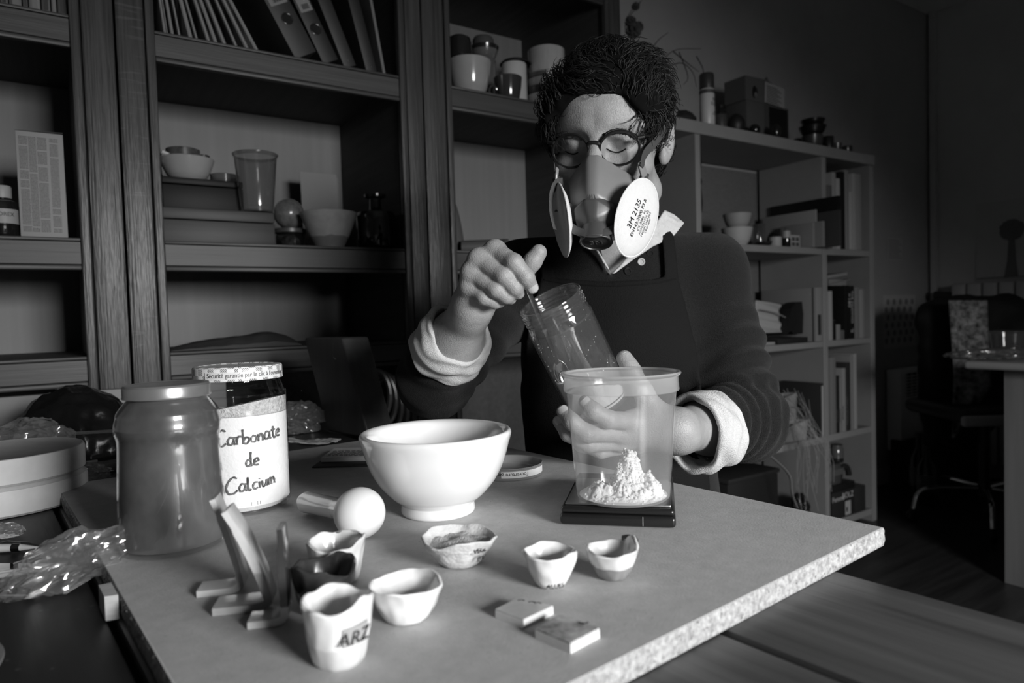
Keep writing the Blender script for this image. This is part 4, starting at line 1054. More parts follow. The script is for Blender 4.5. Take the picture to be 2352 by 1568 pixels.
for i in sel:
    p = hq[i].copy()
    if p[2] < -.045: continue
    ph = rs.uniform(0, 6.28); cw = rs.uniform(.2, 1.)
    top = min(1, max(0, (p[2]-.05)/.06)); front = min(1, max(0, (.02-p[1])/.08))
    # swept back over the crown, falling at the sides, a little to one side at the fringe
    flow = np.array([-.55*top*(1 if p[0] < .035 else -.6), .75*top+.30*(1-top), -.9*(1-top)+.12*top*front])
    if p[1] < -.045 and p[2] > .06: flow = np.array([-.7 if p[0] < .03 else .5, .55, .75])
    sw_ = np.array([math.sin(p[1]*55+p[2]*30), math.sin(p[0]*60+p[2]*40), math.sin(p[0]*45-p[1]*50)])
    flow = flow+.62*sw_+rs.normal(0, .20, 3)
    Ls = rs.uniform(.022, .042); ns = 8; pts = []
    for k in range(ns):
        n = p-C0; n /= np.linalg.norm(n)
        t = flow-n*(flow @ n); t /= np.linalg.norm(t)+1e-9; b = np.cross(n, t)
        lift = (.002+.004*cw)*math.sin(math.pi*k/(ns-1)*.85)
        pts.append(h2w(p+n*(lift-.001))-pr_inv)
        p = p+t*Ls/(ns-1)+b*cw*.0042*math.sin(ph+k*1.15)
    sg.append(tube(pts, [.0005, .0006, .0006, .0006, .0005, .0004, .0003, .0001], 3, cap=False))
for x0, y0, x1, y1 in ((1436, 214, 1440, 246), (1446, 226, 1452, 262), (1458, 250, 1466, 284), (1312, 212, 1300, 236)):
    ln = [hit(x0+(x1-x0)*k/5+2.5*math.sin(k*1.3), y0+(y1-y0)*k/5, f_head, .7, 1.1, .0022)-pr_inv for k in range(6)]
    sg.append(tube(ln, .00022, 3, cap=False))
mk('hair_strands', cat(*sg), hair_m, hair, kind='stuff', sharp=0)

# ---------------------------------------------------------------- clothes
knit = M('charcoal_knit', .011, .9, var=.35, scale=500, bump=.9, bscale=900, sheen=.08, spec=.15)
VNECK = [(1372, 540), (1392, 622), (1406, 634), (1450, 600), (1512, 548), (1572, 515), (1580, 470), (1480, 420), (1360, 440)]
def folds(P, A, B, fr, amp, c=0.5, wd=.4, ph=0.):
    ab = B-A; L_ = np.linalg.norm(ab); h = ((P-_A(A)) @ _A(ab))/(L_*L_)
    m_ = np.exp(-((h-c)/wd)**2); q = P-_A(A)
    return amp*m_*np.sin(h*L_*fr+1.8*np.sin(q[:, 0]*28+ph)+1.5*np.sin(q[:, 2]*24-ph)+1.2*np.sin(q[:, 1]*31)+ph)
CUFL0 = WRL+(ELL-WRL)*.30; CUFR0 = WRR+(ELR-WRR)*.50
def f_sweater(P):
    d = f_torso(P, .006)+.0035*wob(P, 26, .6)
    ur = smin(cone(P, SHR, SHR+(ELR-SHR)*.5, .056, .050), cone(P, SHR+(ELR-SHR)*.5, ELR, .050, .052), .02)+folds(P, SHR, ELR, 150, .0035, .75, .35, 1.)
    fr_ = cone(P, ELR, WRR+(ELR-WRR)*.74, .052, .043)+folds(P, WRR, ELR, 190, .004, .9, .4, 2.)
    ul = smin(cone(P, SHL, SHL+(ELL-SHL)*.5, .058, .054), cone(P, SHL+(ELL-SHL)*.5, ELL, .054, .058), .02)+folds(P, SHL, ELL, 135, .005, .8, .38, 0.)
    fl_ = cone(P, ELL, WRL+(ELL-WRL)*.50, .058, .043)+folds(P, WRL, ELL, 210, .0055, .8, .5, 3.)
    d = smin(d, smin(ur, fr_, .018), .030); d = smin(d, smin(ul, fl_, .018), .030)
    axr = (WRR-ELR)/np.linalg.norm(WRR-ELR); d = smax(d, np.where(((P-_A(ELR)) @ _A(axr)) > 0, (P-_A(WRR+(ELR-WRR)*.60)) @ _A(axr), -1).astype(f32)+0*d, .004) if False else d
    return d
def f_sweater_cut(P):
    d = f_sweater(P)
    front = (P[:, 1]-(NECK[1]+.01))        # only the front of the neckline
    v = np.maximum(poly_d(P, VNECK), front)
    d = smax(d, -v, .004)
    up = (P[:, 2]-(NECK[2]+.012)); d = smax(d, up, .01)
    return d
lo = TCX-np.array([.36, .34, .46]); hi = TCX+np.array([.32, .22, .13])
gs_ = nets(f_sweater_cut, lo, hi, .0042)
sw = nmk('sweater', loc_(gs_), knit, pr_)
cord = M('dark_trousers', .018, .9, bump=.3, bscale=500)
nmk('trousers', loc_(nets(f_low, TCX-np.array([.40, .62, TCX[2]]), TCX+np.array([.40, .35, -.36]), .011)), cord, pr_)
linen = M('white_linen', .66, .85, var=.05, scale=300, bump=.8, bscale=700, stretch=(1, 1, 2.2))
def f_shirt(P):
    q = f_face(P); b = smin(f_torso(P, .0), f_neck(P), .03)
    return b
COLR = [(1404, 630), (1432, 600), (1452, 577), (1478, 548), (1500, 520), (1516, 497), (1526, 482), (1548, 492), (1572, 512), (1545, 545), (1500, 566), (1455, 596), (1412, 628)]
COLL = [(1360, 556), (1378, 580), (1397, 612), (1404, 628), (1390, 612), (1368, 575)]
NPLANE = NECK[1]+.03
def f_collar(P):
    b = smin(f_torso(P, 0), f_neck(P), .03)
    wr = .0022*wob(P, 190, .5)+.0010*wob(P, 420, 1.5)
    sh = np.abs(b-.0135-wr)-.0035
    reg = np.minimum(poly_d(P, COLR), poly_d(P, COLL))
    return smax(sh, np.maximum(reg, P[:, 1]-NPLANE), .003)
gc = nets(f_collar, NECK-np.array([.13, .16, .14]), NECK+np.array([.14, .05, .10]), .0019)
shirt = nmk('shirt_collar', loc_(largest(gc, .06)), linen, pr_)
def f_under(P):
    b = smin(f_torso(P, 0), f_neck(P), .03); return smax(np.abs(b-.003)-.002, np.maximum(poly_d(P, [(1360, 556), (1404, 632), (1500, 545), (1560, 480), (1380, 520)]), P[:, 1]-NPLANE), .002)
def cuff(name, A, B, r0, r1, seed, h0, h1, lean=0., parts=()):
    """rolled shirt cuff: a thick wrinkled double ring round the forearm from A to B"""
    ax = (B-A); L_ = np.linalg.norm(ax); ax = ax/L_
    u = np.cross(ax, np.array([0, 0, 1.])); u /= np.linalg.norm(u); v = np.cross(u, ax)
    def f(P):
        q = P-_A(A); h = (q @ _A(ax)); x = q @ _A(u); y = q @ _A(v); a = np.arctan2(y, x)
        h = h-.003*np.sin(a*2+seed)-.0018*np.sin(a*5+1.3*seed)
        rr = np.sqrt(x*x+y*y); R = r0+(r1-r0)*np.clip(h/L_, 0, 1)+.0020*np.sin(a*3+seed+h*70)+.0011*np.sin(a*7+h*150-seed)+.0011*np.sin(h*300+2.5*np.sin(a*2+seed))
        d = np.sqrt(np.maximum(np.abs(rr-R)-.0006, 0)**2+np.maximum(np.abs(h-L_/2)-L_/2+.003, 0)**2)-.0030
        fold = np.sqrt((rr-R-.0030)**2+(h-L_*.62)**2*.10)-.0040
        return smin(d, fold, .004).astype(f32)
    pad = max(r0, r1)+.015; lo_, hi_ = bbox([A, B], pad)
    return nmk(name, loc_(nets(f, lo_, hi_, .0021)), linen, pr_)
cuff('shirt_cuff', at(1022, 808, .935), at(1054, 764, .893), .0485, .0405, 1.2, 0, 0)
cuff('shirt_cuff', at(1650, 988, .872), at(1586, 994, .842), .0440, .0455, 2.9, 0, 0)
# apron
apr = M('black_apron_cloth', .006, .85, bump=.5, bscale=600, spec=.2)
BIB = [(1243, 634), (1300, 640), (1400, 646), (1500, 640), (1556, 630), (1575, 700), (1600, 800), (1620, 960), (1640, 1250), (1150, 1250), (1188, 960), (1205, 800), (1225, 700)]
ST1 = [(1508, 492), (1530, 500), (1548, 540), (1560, 640), (1526, 645), (1522, 560), (1514, 520)]
ST2 = [(1236, 560), (1262, 548), (1276, 640), (1244, 640)]
def f_apron(P):
    b = f_sweater(P); wr = .002*wob(P, 38, 1.)
    sh = np.abs(b-.0062-wr)-.0030
    reg = np.minimum(poly_d(P, BIB), np.minimum(poly_d(P, ST1), poly_d(P, ST2)))
    q = ((P-_A(TCX)) @ _A(TM))
    return smax(sh, np.maximum(reg, (q[:, 1]+.005).astype(f32)), .003)
ap = nmk('apron', loc_(nets(f_apron, TCX-np.array([.27, .22, .45]), TCX+np.array([.24, .06, .12]), .0032)), apr, pr_)
hem_pts = [hit(q[0], q[1], f_apron, .7, 1.3, .0002)-pr_inv for q in spline([(a, b, 0) for a, b in ((1250, 642), (1300, 650), (1400, 656), (1500, 650), (1552, 640))], 8)]
mk("apron_hem", tube(hem_pts, .0016, 6), apr, ap)
for x, y, m_ in ((1473, 601, M('shell_button', .5, .15, coat=.5)), (1494, 582, M('black_button', .02, .15, coat=.5)), (1443, 623, M('black_button', .02)), ):
    c = hit(x, y, f_sweater_cut, .7, 1.3, .001)
    q = Vector(tuple(CAM-c)).to_track_quat('Z', 'Y').to_euler()
    mk('button', lathe([(0, .0006), (.0028, .0006), (.0034, .0016), (.0050, .0018), (.0056, .0006), (.0052, -.001), (0, -.001)], 20), m_, sw, loc=c-pr_inv, rot=q)
# stool under the person
stl = M('stool_wood', .05, .5)
hc = TCX+TY*.02
st = thing('stool', 'plain dark wooden stool under the seated person', 'stool', (hc[0], hc[1], 0))
mk('seat', lathe([(0, .440), (.13, .440), (.14, .445), (.14, .455), (.13, .460), (0, .460)], 32), stl, st)
for a in range(4): mk('leg', tube([(.13*math.cos(a*1.57+.8), .13*math.sin(a*1.57+.8), 0), (.10*math.cos(a*1.57+.8), 0.10*math.sin(a*1.57+.8), .440)], .015, 8), stl, st)
# ================================================================= glasses
def hw(p): return h2w(p)
GL = .0125
gl0 = np.array(h2w((0, -.108, .02)))
gls = thing('glasses', 'round thin-rimmed dark glasses worn by the person', 'glasses', gl0)
def LG(p): return h2w(p)-gl0
acet = M('dark_acetate', .012, .18, coat=.5)
def rimpt(sx, a):
    rx, rz = .0252, .0208
    x = rx*math.cos(a); z = rz*math.sin(a)*(1 if math.sin(a) > 0 else 1.05)
    return (sx*(.0325+x*1.0), -.1085+abs(.0325+x)*.14+.0, .0150+z)
for sx in (1, -1):
    mk('rim', tube([LG(rimpt(sx, 2*math.pi*k/48)) for k in range(49)], [.0017+.0006*max(0, math.sin(2*math.pi*k/48)) for k in range(49)], 8, cap=False), acet, gls)
    V = [LG(rimpt(sx, 2*math.pi*k/40)) for k in range(40)]
    mk('lens', (V+[sum(V)/40+(-HM[:, 1])*.0012], [(k, (k+1) % 40, 40) for k in range(40)]), clear('lens_glass', .97, .02, gain=1.3), gls)
    mk('temple_arm', tube(spline([LG((sx*.0585, -.1005, .0265)), LG((sx*.0665, -.092, .0265)), LG((sx*.0720, -.055, .0265)), LG((sx*.0765, .002, .0285)), LG((sx*.0775, .022, .014))], 5), .0014, 8), acet, gls)
    mk('hinge', tube([LG((sx*.0555, -.1010, .0258)), LG((sx*.0640, -.0975, .0268))], .0028, 8), acet, gls)
mk('bridge', tube(spline([LG((-.0085, -.1085, .0215)), LG((-.004, -.1105, .0245)), LG((.004, -.1105, .0245)), LG((.0085, -.1085, .0215))], 5), .0019, 8), acet, gls)

# ================================================================= half-mask respirator
mk0 = np.array(h2w((0, -.12, -.05)))
rsp = thing('respirator', 'half-face respirator with two white disc filters worn by the person', 'respirator', mk0)
def MT(p):      # the mask sits slightly askew on the face
    x, y, z = p; return (x-(z-.010)*.125, y, z)
def LM(p): return h2w(MT(p))-mk0
def hull(pts, mat, name, parent, bev=.004, seg=3, local=LM):
    bm = bmesh.new()
    for q in pts: bm.verts.new(tuple(local(q)))
    r = bmesh.ops.convex_hull(bm, input=bm.verts[:])
    bmesh.ops.delete(bm, geom=[v for v in bm.verts if not v.link_faces], context='VERTS')
    bmesh.ops.dissolve_limit(bm, angle_limit=.09, verts=bm.verts[:], edges=bm.edges[:])
    bmesh.ops.bevel(bm, geom=bm.edges[:], offset=bev, segments=seg, affect='EDGES', profile=.5, clamp_overlap=True)
    bm.verts.index_update(); geo = [tuple(v.co) for v in bm.verts], [tuple(v.index for v in f.verts) for f in bm.faces]; bm.free()
    return mk(name, geo, mat, parent, sharp=55)
def sym(L_): return [(sx*x, y, z) for x, y, z in L_ for sx in (1, -1)]
rub = M('light_grey_rubber', .20, .38, var=.04, scale=40)
rub2 = M('mid_grey_plastic', .075, .35)
rub3 = M('dark_grey_plastic', .045, .3)
hull(sym([(.008, -.117, .011), (.006, -.157, -.037), (.044, -.092, -.021), (.054, -.068, -.050), (.036, -.137, -.058), (.044, -.075, -.090), (.026, -.090, -.108), (.020, -.145, -.086)]), rub, 'facepiece', rsp, .0045)
vh = hull(sym([(.008, -.166, -.040), (.027, -.160, -.055), (.0255, -.160, -.078), (.018, -.166, -.090), (.022, -.120, -.046), (.024, -.115, -.092), (.004, -.175, -.062)]), rub2, 'valve_housing', rsp, .003)
for k in range(4):
    mk('ridge_mark', tube([LM((-.006+.004*k, -.1645-.001*(k in (1, 2)), -.0425)), LM((-.004+.0027*k, -.160, -.0355))], .0006, 5), rub3, vh)
# exhalation cap
cn = HM @ np.array([.06, -.66, -.75]); cc = h2w(MT((0, -.172, -.0925)))
cup_o = bpy.data.objects.new('exhalation_cap', None)
q = Vector(tuple(cn)).to_track_quat('Z', 'Y')
side = Vector(tuple(HM @ np.array([1., 0, 0]))); zax = Vector(tuple(cn)).normalized(); xax = (side-zax*side.dot(zax)).normalized(); yax = zax.cross(xax)
def frame(x, y, z): return Matrix((x, y, z)).transposed().to_euler()
capo = mk('exhalation_cap', lathe([(.0185, -.026), (.0205, -.004), (.0212, .001), (.0204, .0026), (.0190, .0026), (.0184, .0008), (.0150, .0006), (0, .0010)], 48, (1, .92)), rub2, rsp, loc=cc-mk0, rot=frame(xax, yax, zax), sharp=30)
mk('cap_disc', lathe([(.0168, .0010), (.0160, .0016), (0, .0019)], 40, (1, .92)), rub3, capo)
V, Fc = text_geo('3M', .0135, .0004); mk('cap_mark', ([(x, z-.0045, .0020-y) for x, y, z in V], Fc), rub2, capo)
# yoke sweeping under the valve and up to the straps
yk = spline([LM((.060, -.098, -.020)), LM((.053, -.118, -.040)), LM((.045, -.148, -.060)), LM((.028, -.171, -.076)), LM((0, -.183, -.081)), LM((-.028, -.171, -.076)), LM((-.045, -.148, -.060)), LM((-.053, -.118, -.040)), LM((-.060, -.098, -.020))], 7)
mk('yoke', tube(yk, [1]*len(yk), 12, flat=(.0058, .0016), up=tuple(HM @ np.array([0, -1., 0]))), rub2, rsp)
# filters
filt_m = M('white_filter_felt', .74, .85, var=.03, scale=200, bump=.35, bscale=1200)
ink_f = M('filter_print', .05, .7)
for sx in (1, -1):
    c = LM((sx*.0405, -.136, -.070)); top = LM((sx*.0525, -.107, -.033))
    n_ = HM @ np.array([sx*.85, -.45, .02]); n_ /= np.linalg.norm(n_)
    a = top-c; a = a-n_*(a @ n_); a /= np.linalg.norm(a)
    zv, xv = Vector(tuple(n_)), Vector(tuple(a)); yv = zv.cross(xv)
    fo = mk('filter_disc', lathe([(0, -.006), (.040, -.006), (.0470, -.0028), (.0500, -.0008), (.0512, .0002), (.0500, .0012), (.0475, .0026), (.040, .0052), (.025, .0066), (0, .0070)], 64, (1, .80)), filt_m, rsp, loc=c+n_*.010, rot=frame(xv, yv, zv), sharp=50)
    mk('filter_seam', tube([(.0512*math.cos(t), .041*math.sin(t), .0002) for t in np.linspace(0, 2*math.pi, 60)], .0011, 6, cap=False), filt_m, fo)
    if sx == 1:
        rows = [('3M 2135', .0112, .002), ('EN143:2000 P3 R', .0074, -.0070), ('C€ 0086  P2', .0056, -.0135), ('AS/NZS1716 P2', .0052, -.0190), ('NIOSH 1987-003', .0048, -.0240), ('CINZ 2007', .0044, -.0285)]
        for s, szz, yy in rows:
            V, Fc = text_geo(s, szz, .0001)
            def onto(x, z):
                r = math.hypot(x/1.0, z/.8); return .0078-.0018*(r/.04)**2 if r < .04 else .0060-.0030*(r-.04)/.0075
            mk('print', ([(x-.002, z+yy+.010, onto(x-.002, z+yy+.010)+.0002-y*0) for x, y, z in V], Fc), ink_f, fo, smooth=False)
    b0, b1 = LM((sx*.036, -.132, -.058)), c
    mk('bayonet_mount', tube([b0-n_*.004, b0+(b1-b0)*.6, b1+n_*.002], [.019, .020, .021], 20), rub2, rsp)
    # bracket with its button
    br_ = hull([(sx*x, y, z) for x, y, z in ((.044, -.146, -.044), (.053, -.136, -.040), (.036, -.164, -.084), (.046, -.152, -.086), (.040, -.138, -.044), (.034, -.150, -.080))], rub2, 'filter_bracket', rsp, .002, 2)
    bq = LM((sx*.0415, -.1585, -.068)); mk('release_button', lathe([(0, .003), (.0028, .003), (.0034, .002), (.0050, .002), (.0056, 0)], 20), M('pale_button', .3, .3), br_, loc=bq, rot=frame(xv, yv, zv))
    # strap buckle and head strap
    bk_ = hull([(sx*x, y, z) for x, y, z in ((.056, -.108, -.026), (.064, -.098, -.022), (.060, -.090, -.004), (.052, -.102, -.008), (.058, -.112, -.024), (.055, -.106, -.004))], M('buckle_clip', .24, .3), 'buckle', rsp, .001, 1)
    pts = [LM((sx*.058, -.104, -.012)), LM((sx*.062, -.088, .004)), h2w((sx*.073, -.050, .018))-mk0, h2w((sx*.0845, -.005, .040))-mk0, h2w((sx*.089, .040, .062))-mk0, h2w((sx*.068, .094, .078))-mk0, h2w((0, .124, .080))-mk0]
    sp_ = spline(pts, 7)
    mk('head_strap', tube(sp_, [1]*len(sp_), 10, flat=(.0062, .0009), up=tuple(HM @ np.array([sx*1., -.25, 0]))), M('strap_web', .06, .7, bump=.5, bscale=900), rsp)
# loose elastic hanging at the far filter
eb = spline([at(1292, 418, .912)-mk0, at(1276, 424, .893)-mk0, at(1266, 450, .884)-mk0, at(1266, 490, .876)-mk0, at(1275, 528, .872)-mk0], 6)
mk('elastic_loop', tube(eb, [1]*len(eb), 10, flat=(.0062, .0010), up=(.9, -.2, 0)), M('elastic_web', .07, .8, var=.5, scale=1, stretch=(900, 900, 20), bump=.4, bscale=5), rsp)

# ================================================================= jar held in the hand, its powder, the spoon
JN, JB = at(1262, 687, .792), at(1378, 925, .838)
jx = JN-JB; jl = np.linalg.norm(jx); jz = Vector(tuple(jx/jl))
hj = thing('open_jar', 'open empty-looking glass jar tilted in the left hand over the pail', 'jar', JB, jz.to_track_quat('Z', 'Y').to_euler(), 'screw-top jars')
R, H = .0405, jl
t_ = .0026
body_p = [(0, .004), (R*.80, .003), (R*.94, .001), (R, .008), (R, .016), (R, H*.74), (R*.985, H*.79), (R*.955, H*.845), (R*.94, H*.865), (R*.955, H*.875), (R*.965, H*.885), (R*.945, H*.895), (R*.965, H*.915), (R*.945, H*.93), (R*.965, H*.95), (R*.945, H*.965), (R*.955, H*.99), (R*.94, H)]
outer = smooth_prof(body_p, 4)
inner = [(max(0, r-t_), z+(t_ if z < .01 else 0)) for r, z in outer][::-1]
mk('glass_wall', lathe(outer+inner, 64), clear('held_jar_glass', .92, .025, body=.045, body_v=.7, ior=1.5, gain=1.6), hj)
jm = jz.to_track_quat('Z', 'Y').to_matrix(); dn = jm.transposed() @ Vector((0, 0, -1)); dn2 = np.array([dn.x, dn.y]); dn2 /= np.linalg.norm(dn2); da = math.atan2(dn2[1], dn2[0])
def jp(u, v):       # powder drift settled towards the low side
    a = 2*math.pi*u; r = (R-t_-.0006)*v; x, y = r*math.cos(a), r*math.sin(a); low = (x*dn2[0]+y*dn2[1])/R
    return (x, y, .010+.026*max(0, low+.75)+.0022*nz((x*130, y*130, 1), 1)+.0012*nz((x*400, y*400, 3), 1))
side_ = grid(lambda u, v: (lambda q: (q[0]*1.0, q[1]*1.0, .0062+(q[2]-.0062)*v))(jp(u, 1.)), 60, 4, True)
pw = mk('powder_drift', cat(grid(jp, 60, 20, True), side_), M('white_kaolin', .9), loc=JB, rot=hj.rotation_euler, label='white powder drifted across the bottom of the hand-held jar', cat='powder', sharp=0)
dust = []
for i in range(70):
    a, z = rnd.uniform(0, 6.28), rnd.uniform(.02, H*.8); s_ = rnd.uniform(.0003, .0010)
    dust.append(xf(lathe([(0, -1), (.9, -.3), (.8, .5), (0, 1)], 6), ((R-t_-.0004)*math.cos(a), (R-t_-.0004)*math.sin(a), z), (0, 0, a), s_))
mk('powder_specks', cat(*dust), M('white_kaolin', .9), pw, kind='stuff')
s0, s1 = at(1206, 648, .790), at(1300, 880, .822)
spn = thing('spoon', 'thin metal spoon held in the right hand, dipping into the jar', 'spoon', s0)
steel = M('polished_steel', .6, .12, metal=1.)
dv = s1-s0
sp_pts = [dv*k for k in np.linspace(-.02, .80, 14)]
mk('handle', tube(sp_pts, [1]*14, 10, flat=(.0032, .0009), up=tuple(np.cross(dv, UP))), steel, spn)
zq = Vector(tuple(dv)).normalized(); nq = Vector(tuple(-FW)); xq = (nq-zq*nq.dot(zq)).normalized(); yq = zq.cross(xq)
mk('spoon_bowl', grid(lambda u, v: (lambda a, r: (-.005*(1-r*r)*1.0, .0095*r*math.cos(a), .018*r*math.sin(a)))(2*math.pi*u, v), 28, 8, True), steel, spn, loc=dv*.90, rot=frame(xq, yq, zq))
thicken(spn.children[-1], .0008)
# ================================================================= things kept in the oak shelving
Z1, Z2, Z3 = RAILS[0][1], RAILS[1][1], RAILS[2][1]       # shelf tops
def shelf_pt(px, t, z): s, _ = sz(px, 600, t); return cab(s, t, z)
def s_at(px, t, z):
    # s of a pixel column at shelf height z and depth t
    s = sz(px, 600, t)[0]
    for _ in range(4):
        P = cab(s, t, z); v = P-CAM; x = 1176+F*(v @ RT)/(v @ FW); P2 = cab(s+.01, t, z); v2 = P2-CAM; x2 = 1176+F*(v2 @ RT)/(v2 @ FW); s += (px-x)/(x2-x)*.01
    return s
def pot(name, label, c, px, t, z, prof, mat, seg=40, group=None, dz=0., rot=0., sharp=40):
    s = s_at(px, t, z); o = thing(name, label, c, cab(s, t, z+dz), RC+rot, group)
    mk('wall', lathe(prof, seg), mat, o, sharp=sharp); return o
def bowl_prof(R, rb, h, wl=.003, foot=.004, curve=.55):
    o_ = [(0, foot*.4), (rb*.85, foot*.4), (rb*.9, 0), (rb, 0), (rb*1.02, foot)]
    n = 8
    o_ += [(rb+(R-rb)*((k/n)**curve), foot+(h-foot)*(k/n)) for k in range(1, n+1)]
    o_ += [(R-wl*.5, h+wl*.4), (R-wl, h)] + [(max(.001, rb*.5+(R-wl-rb*.5)*((k/n)**curve)), foot*1.6+(h-foot*1.6)*(k/n)) for k in range(n-1, 0, -1)] + [(0, foot*1.6)]
    return o_
cream = M('cream_glaze', .30, .16, coat=.5, var=.06, scale=20); whiteg = M('white_glaze_shelf', .46, .2, coat=.4, var=.06, scale=14)
darkg = M('dark_glaze', .015, .15, coat=.6); midg = M('grey_glaze', .10, .25, coat=.4, var=.1, scale=16); blackgl = M('black_bottle', .008, .08, coat=.8)
# --- left bay: carton and bottle, books above
s0 = s_at(48, .03, Z2); s1_ = s_at(157, .03, Z2)
o = thing('printed_carton', 'upright pale carton covered in tiny printed text columns', 'box', cab(s0, .030, Z2), RC)
cw_, ch_ = s1_-s0, sz(100, 305, .03)[1]-Z2
mk('carton_body', box(0, cw_, 0, .065, 0, ch_, .001), M('carton_card', .26, .7), o)
tx = []
for col, (xa, xb) in enumerate(((.06, .24), (.26, .42), (.44, .64), (.70, .88))):
    y = .012
    while y < ch_-.010:
        if rnd.random() > .06:
            x = xa
            while x < xb:
                w_ = rnd.uniform(.006, .03); tx.append(box(cw_*x, cw_*min(x+w_, xb), -.0004, .0, y, y+.0014)); x += w_+.008
        y += .0028
mk('printed_text', cat(*tx), M('carton_ink', .05, .7), o, smooth=False, kind='stuff')
mk('top_flap', xf(box(0, cw_, 0, .066, 0, .001), (0, 0, ch_), (.03, -.03, 0)), M('carton_dark', .06, .7), o, smooth=False)
o = pot('reagent_bottle', 'small brown bottle with a white ribbed cap and printed label', 'bottle', 10, .05, Z2, [(0, 0), (.024, 0), (.026, .003), (.026, .062), (.023, .070), (.014, .075), (.014, .080), (0, .080)], M('brown_glass', .010, .12, coat=.7))
mk('cap', lathe([(.0155, .077), (.016, .079), (.016, .098), (.0145, .101), (0, .101)], 24), M('white_cap', .30, .5), o)
mk('label', grid(lambda u, v: (.0263*math.sin(-1.4+2.8*u), -.0263*math.cos(-1.4+2.8*u), .026+.028*v), 20, 2), M('label_paper', .28, .6), o)
mk('label_text', xf(text_geo('OREX', .0105, .0002, wrap=.0266), (0, 0, .040), (0, 0, .25)), M('label_ink', .015, .6), o)
o = pot('white_pot', 'squat pale pot standing behind the brown reagent bottle', 'pot', 32, .22, Z2, bowl_prof(.035, .025, .085), M('pale_pot', .12, .5))
# books on the upper left shelf
xb = [s_at(q, .03, Z1) for q in (-30, 0, 20, 52, 66, 95, 118, 132, 157)]
for i, (a, b) in enumerate(zip(xb, xb[1:])):
    h_ = (.20, .22, .21, .19, .23, .20, .22, .205)[i]; v = (.05, .06, .04, .05, .09, .03, .07, .02)[i]
    o = thing('book', ('dark thick book at the outer end of the shelf above the carton', 'dark grey book second in the row above the carton', 'wide black book third in the row above the carton', 'thin dark book left of the pale-spined book above the carton', 'pale-spined book in the row above the carton', 'dark book just right of the pale-spined book above the carton', 'book with a light label above the carton', 'black book beside the upright above the carton')[i], 'book', cab(a+.0008, .030, Z1), RC, 'books above the carton')
    mk('cover', box(0, b-a-.0016, 0, .15, 0, h_, .001), M('book_cover_%d' % i, v, .5), o)
    mk('pages', box(.0012, b-a-.0028, .004, .152, .003, h_+.0004), M('book_pages', .3, .8), o, smooth=False)
    mk('spine_label', box((b-a)*.25, (b-a)*.7, -.0004, .0, .01, .05), M('spine_print_%d' % (i % 2), (.15, .02)[i % 2], .6), o, smooth=False)
# --- middle bay, top shelf: leaning folders and lever arch files
def lean(name, label, c, s, w, h, d, ang, t, mat, group, z=Z1):
    o = thing(name, label, c, cab(s, t, z+w*math.sin(ang)+.0004), (0, 0, 0), group)
    # leans towards -s by ang: rotate in the s-z plane
    o.rotation_euler = (Matrix.Rotation(RC, 3, 'Z') @ Matrix.Rotation(-ang, 3, 'Y')).to_euler(); return o
pagem = M('file_paper', .22, .8, var=.1, scale=1, stretch=(900, 3, 3))
fx = ((377, 6, .10, .30, .006), (384, 5, .14, .05, .004), (395, 9, .17, .26, .008), (410, 8, .20, .05, .007), (436, 12, .26, .30, .010), (452, 8, .30, .06, .008), (476, 12, .36, .09, .011), (495, 10, .42, .33, .009), (515, 14, .46, .10, .012), (540, 12, .52, .05, .010), (566, 12, .58, .12, .012), (592, 10, .62, .40, .009))
prev = None
FLAB = ['white-edged slim folder pressed against the upright at the start of the row', 'dark slim folder second from the upright in the leaning row', 'pale folder third from the upright in the leaning row', 'dark folder fourth from the upright in the leaning row', 'pale grey folder fifth from the upright in the leaning row', 'dark folder sixth from the upright in the leaning row', 'mid grey folder seventh from the upright in the leaning row', 'pale folder eighth from the upright in the leaning row', 'grey folder ninth from the upright in the leaning row', 'dark folder tenth from the upright in the leaning row', 'grey folder next but one to the lever arch files', 'pale folder with a light edge touching the lever arch files']
for i, (px, wpx, ang, v, w) in enumerate(fx):
    w *= .8; s_ = s_at(px, .03, Z1)+w; h_ = .235; top = s_-w-h_*math.tan(ang)
    if prev is not None: top = max(top, prev+.0012)
    ang = math.atan2(s_-w-top, h_); prev = top+w/math.cos(ang)
    o = lean('paper_folder', FLAB[i], 'folder', s_, w, h_, .22, ang, .028+.004*(i % 3), None, 'leaning folders')
    mk('folder', box(-w, 0, 0, .20, 0, h_/math.cos(ang), .0006), M('folder_card_%d' % i, v*.55, .65), o)
    mk('sheets', box(-w*.75, -w*.25, -.0015, .19, .003, h_/math.cos(ang)), pagem, o, smooth=False)
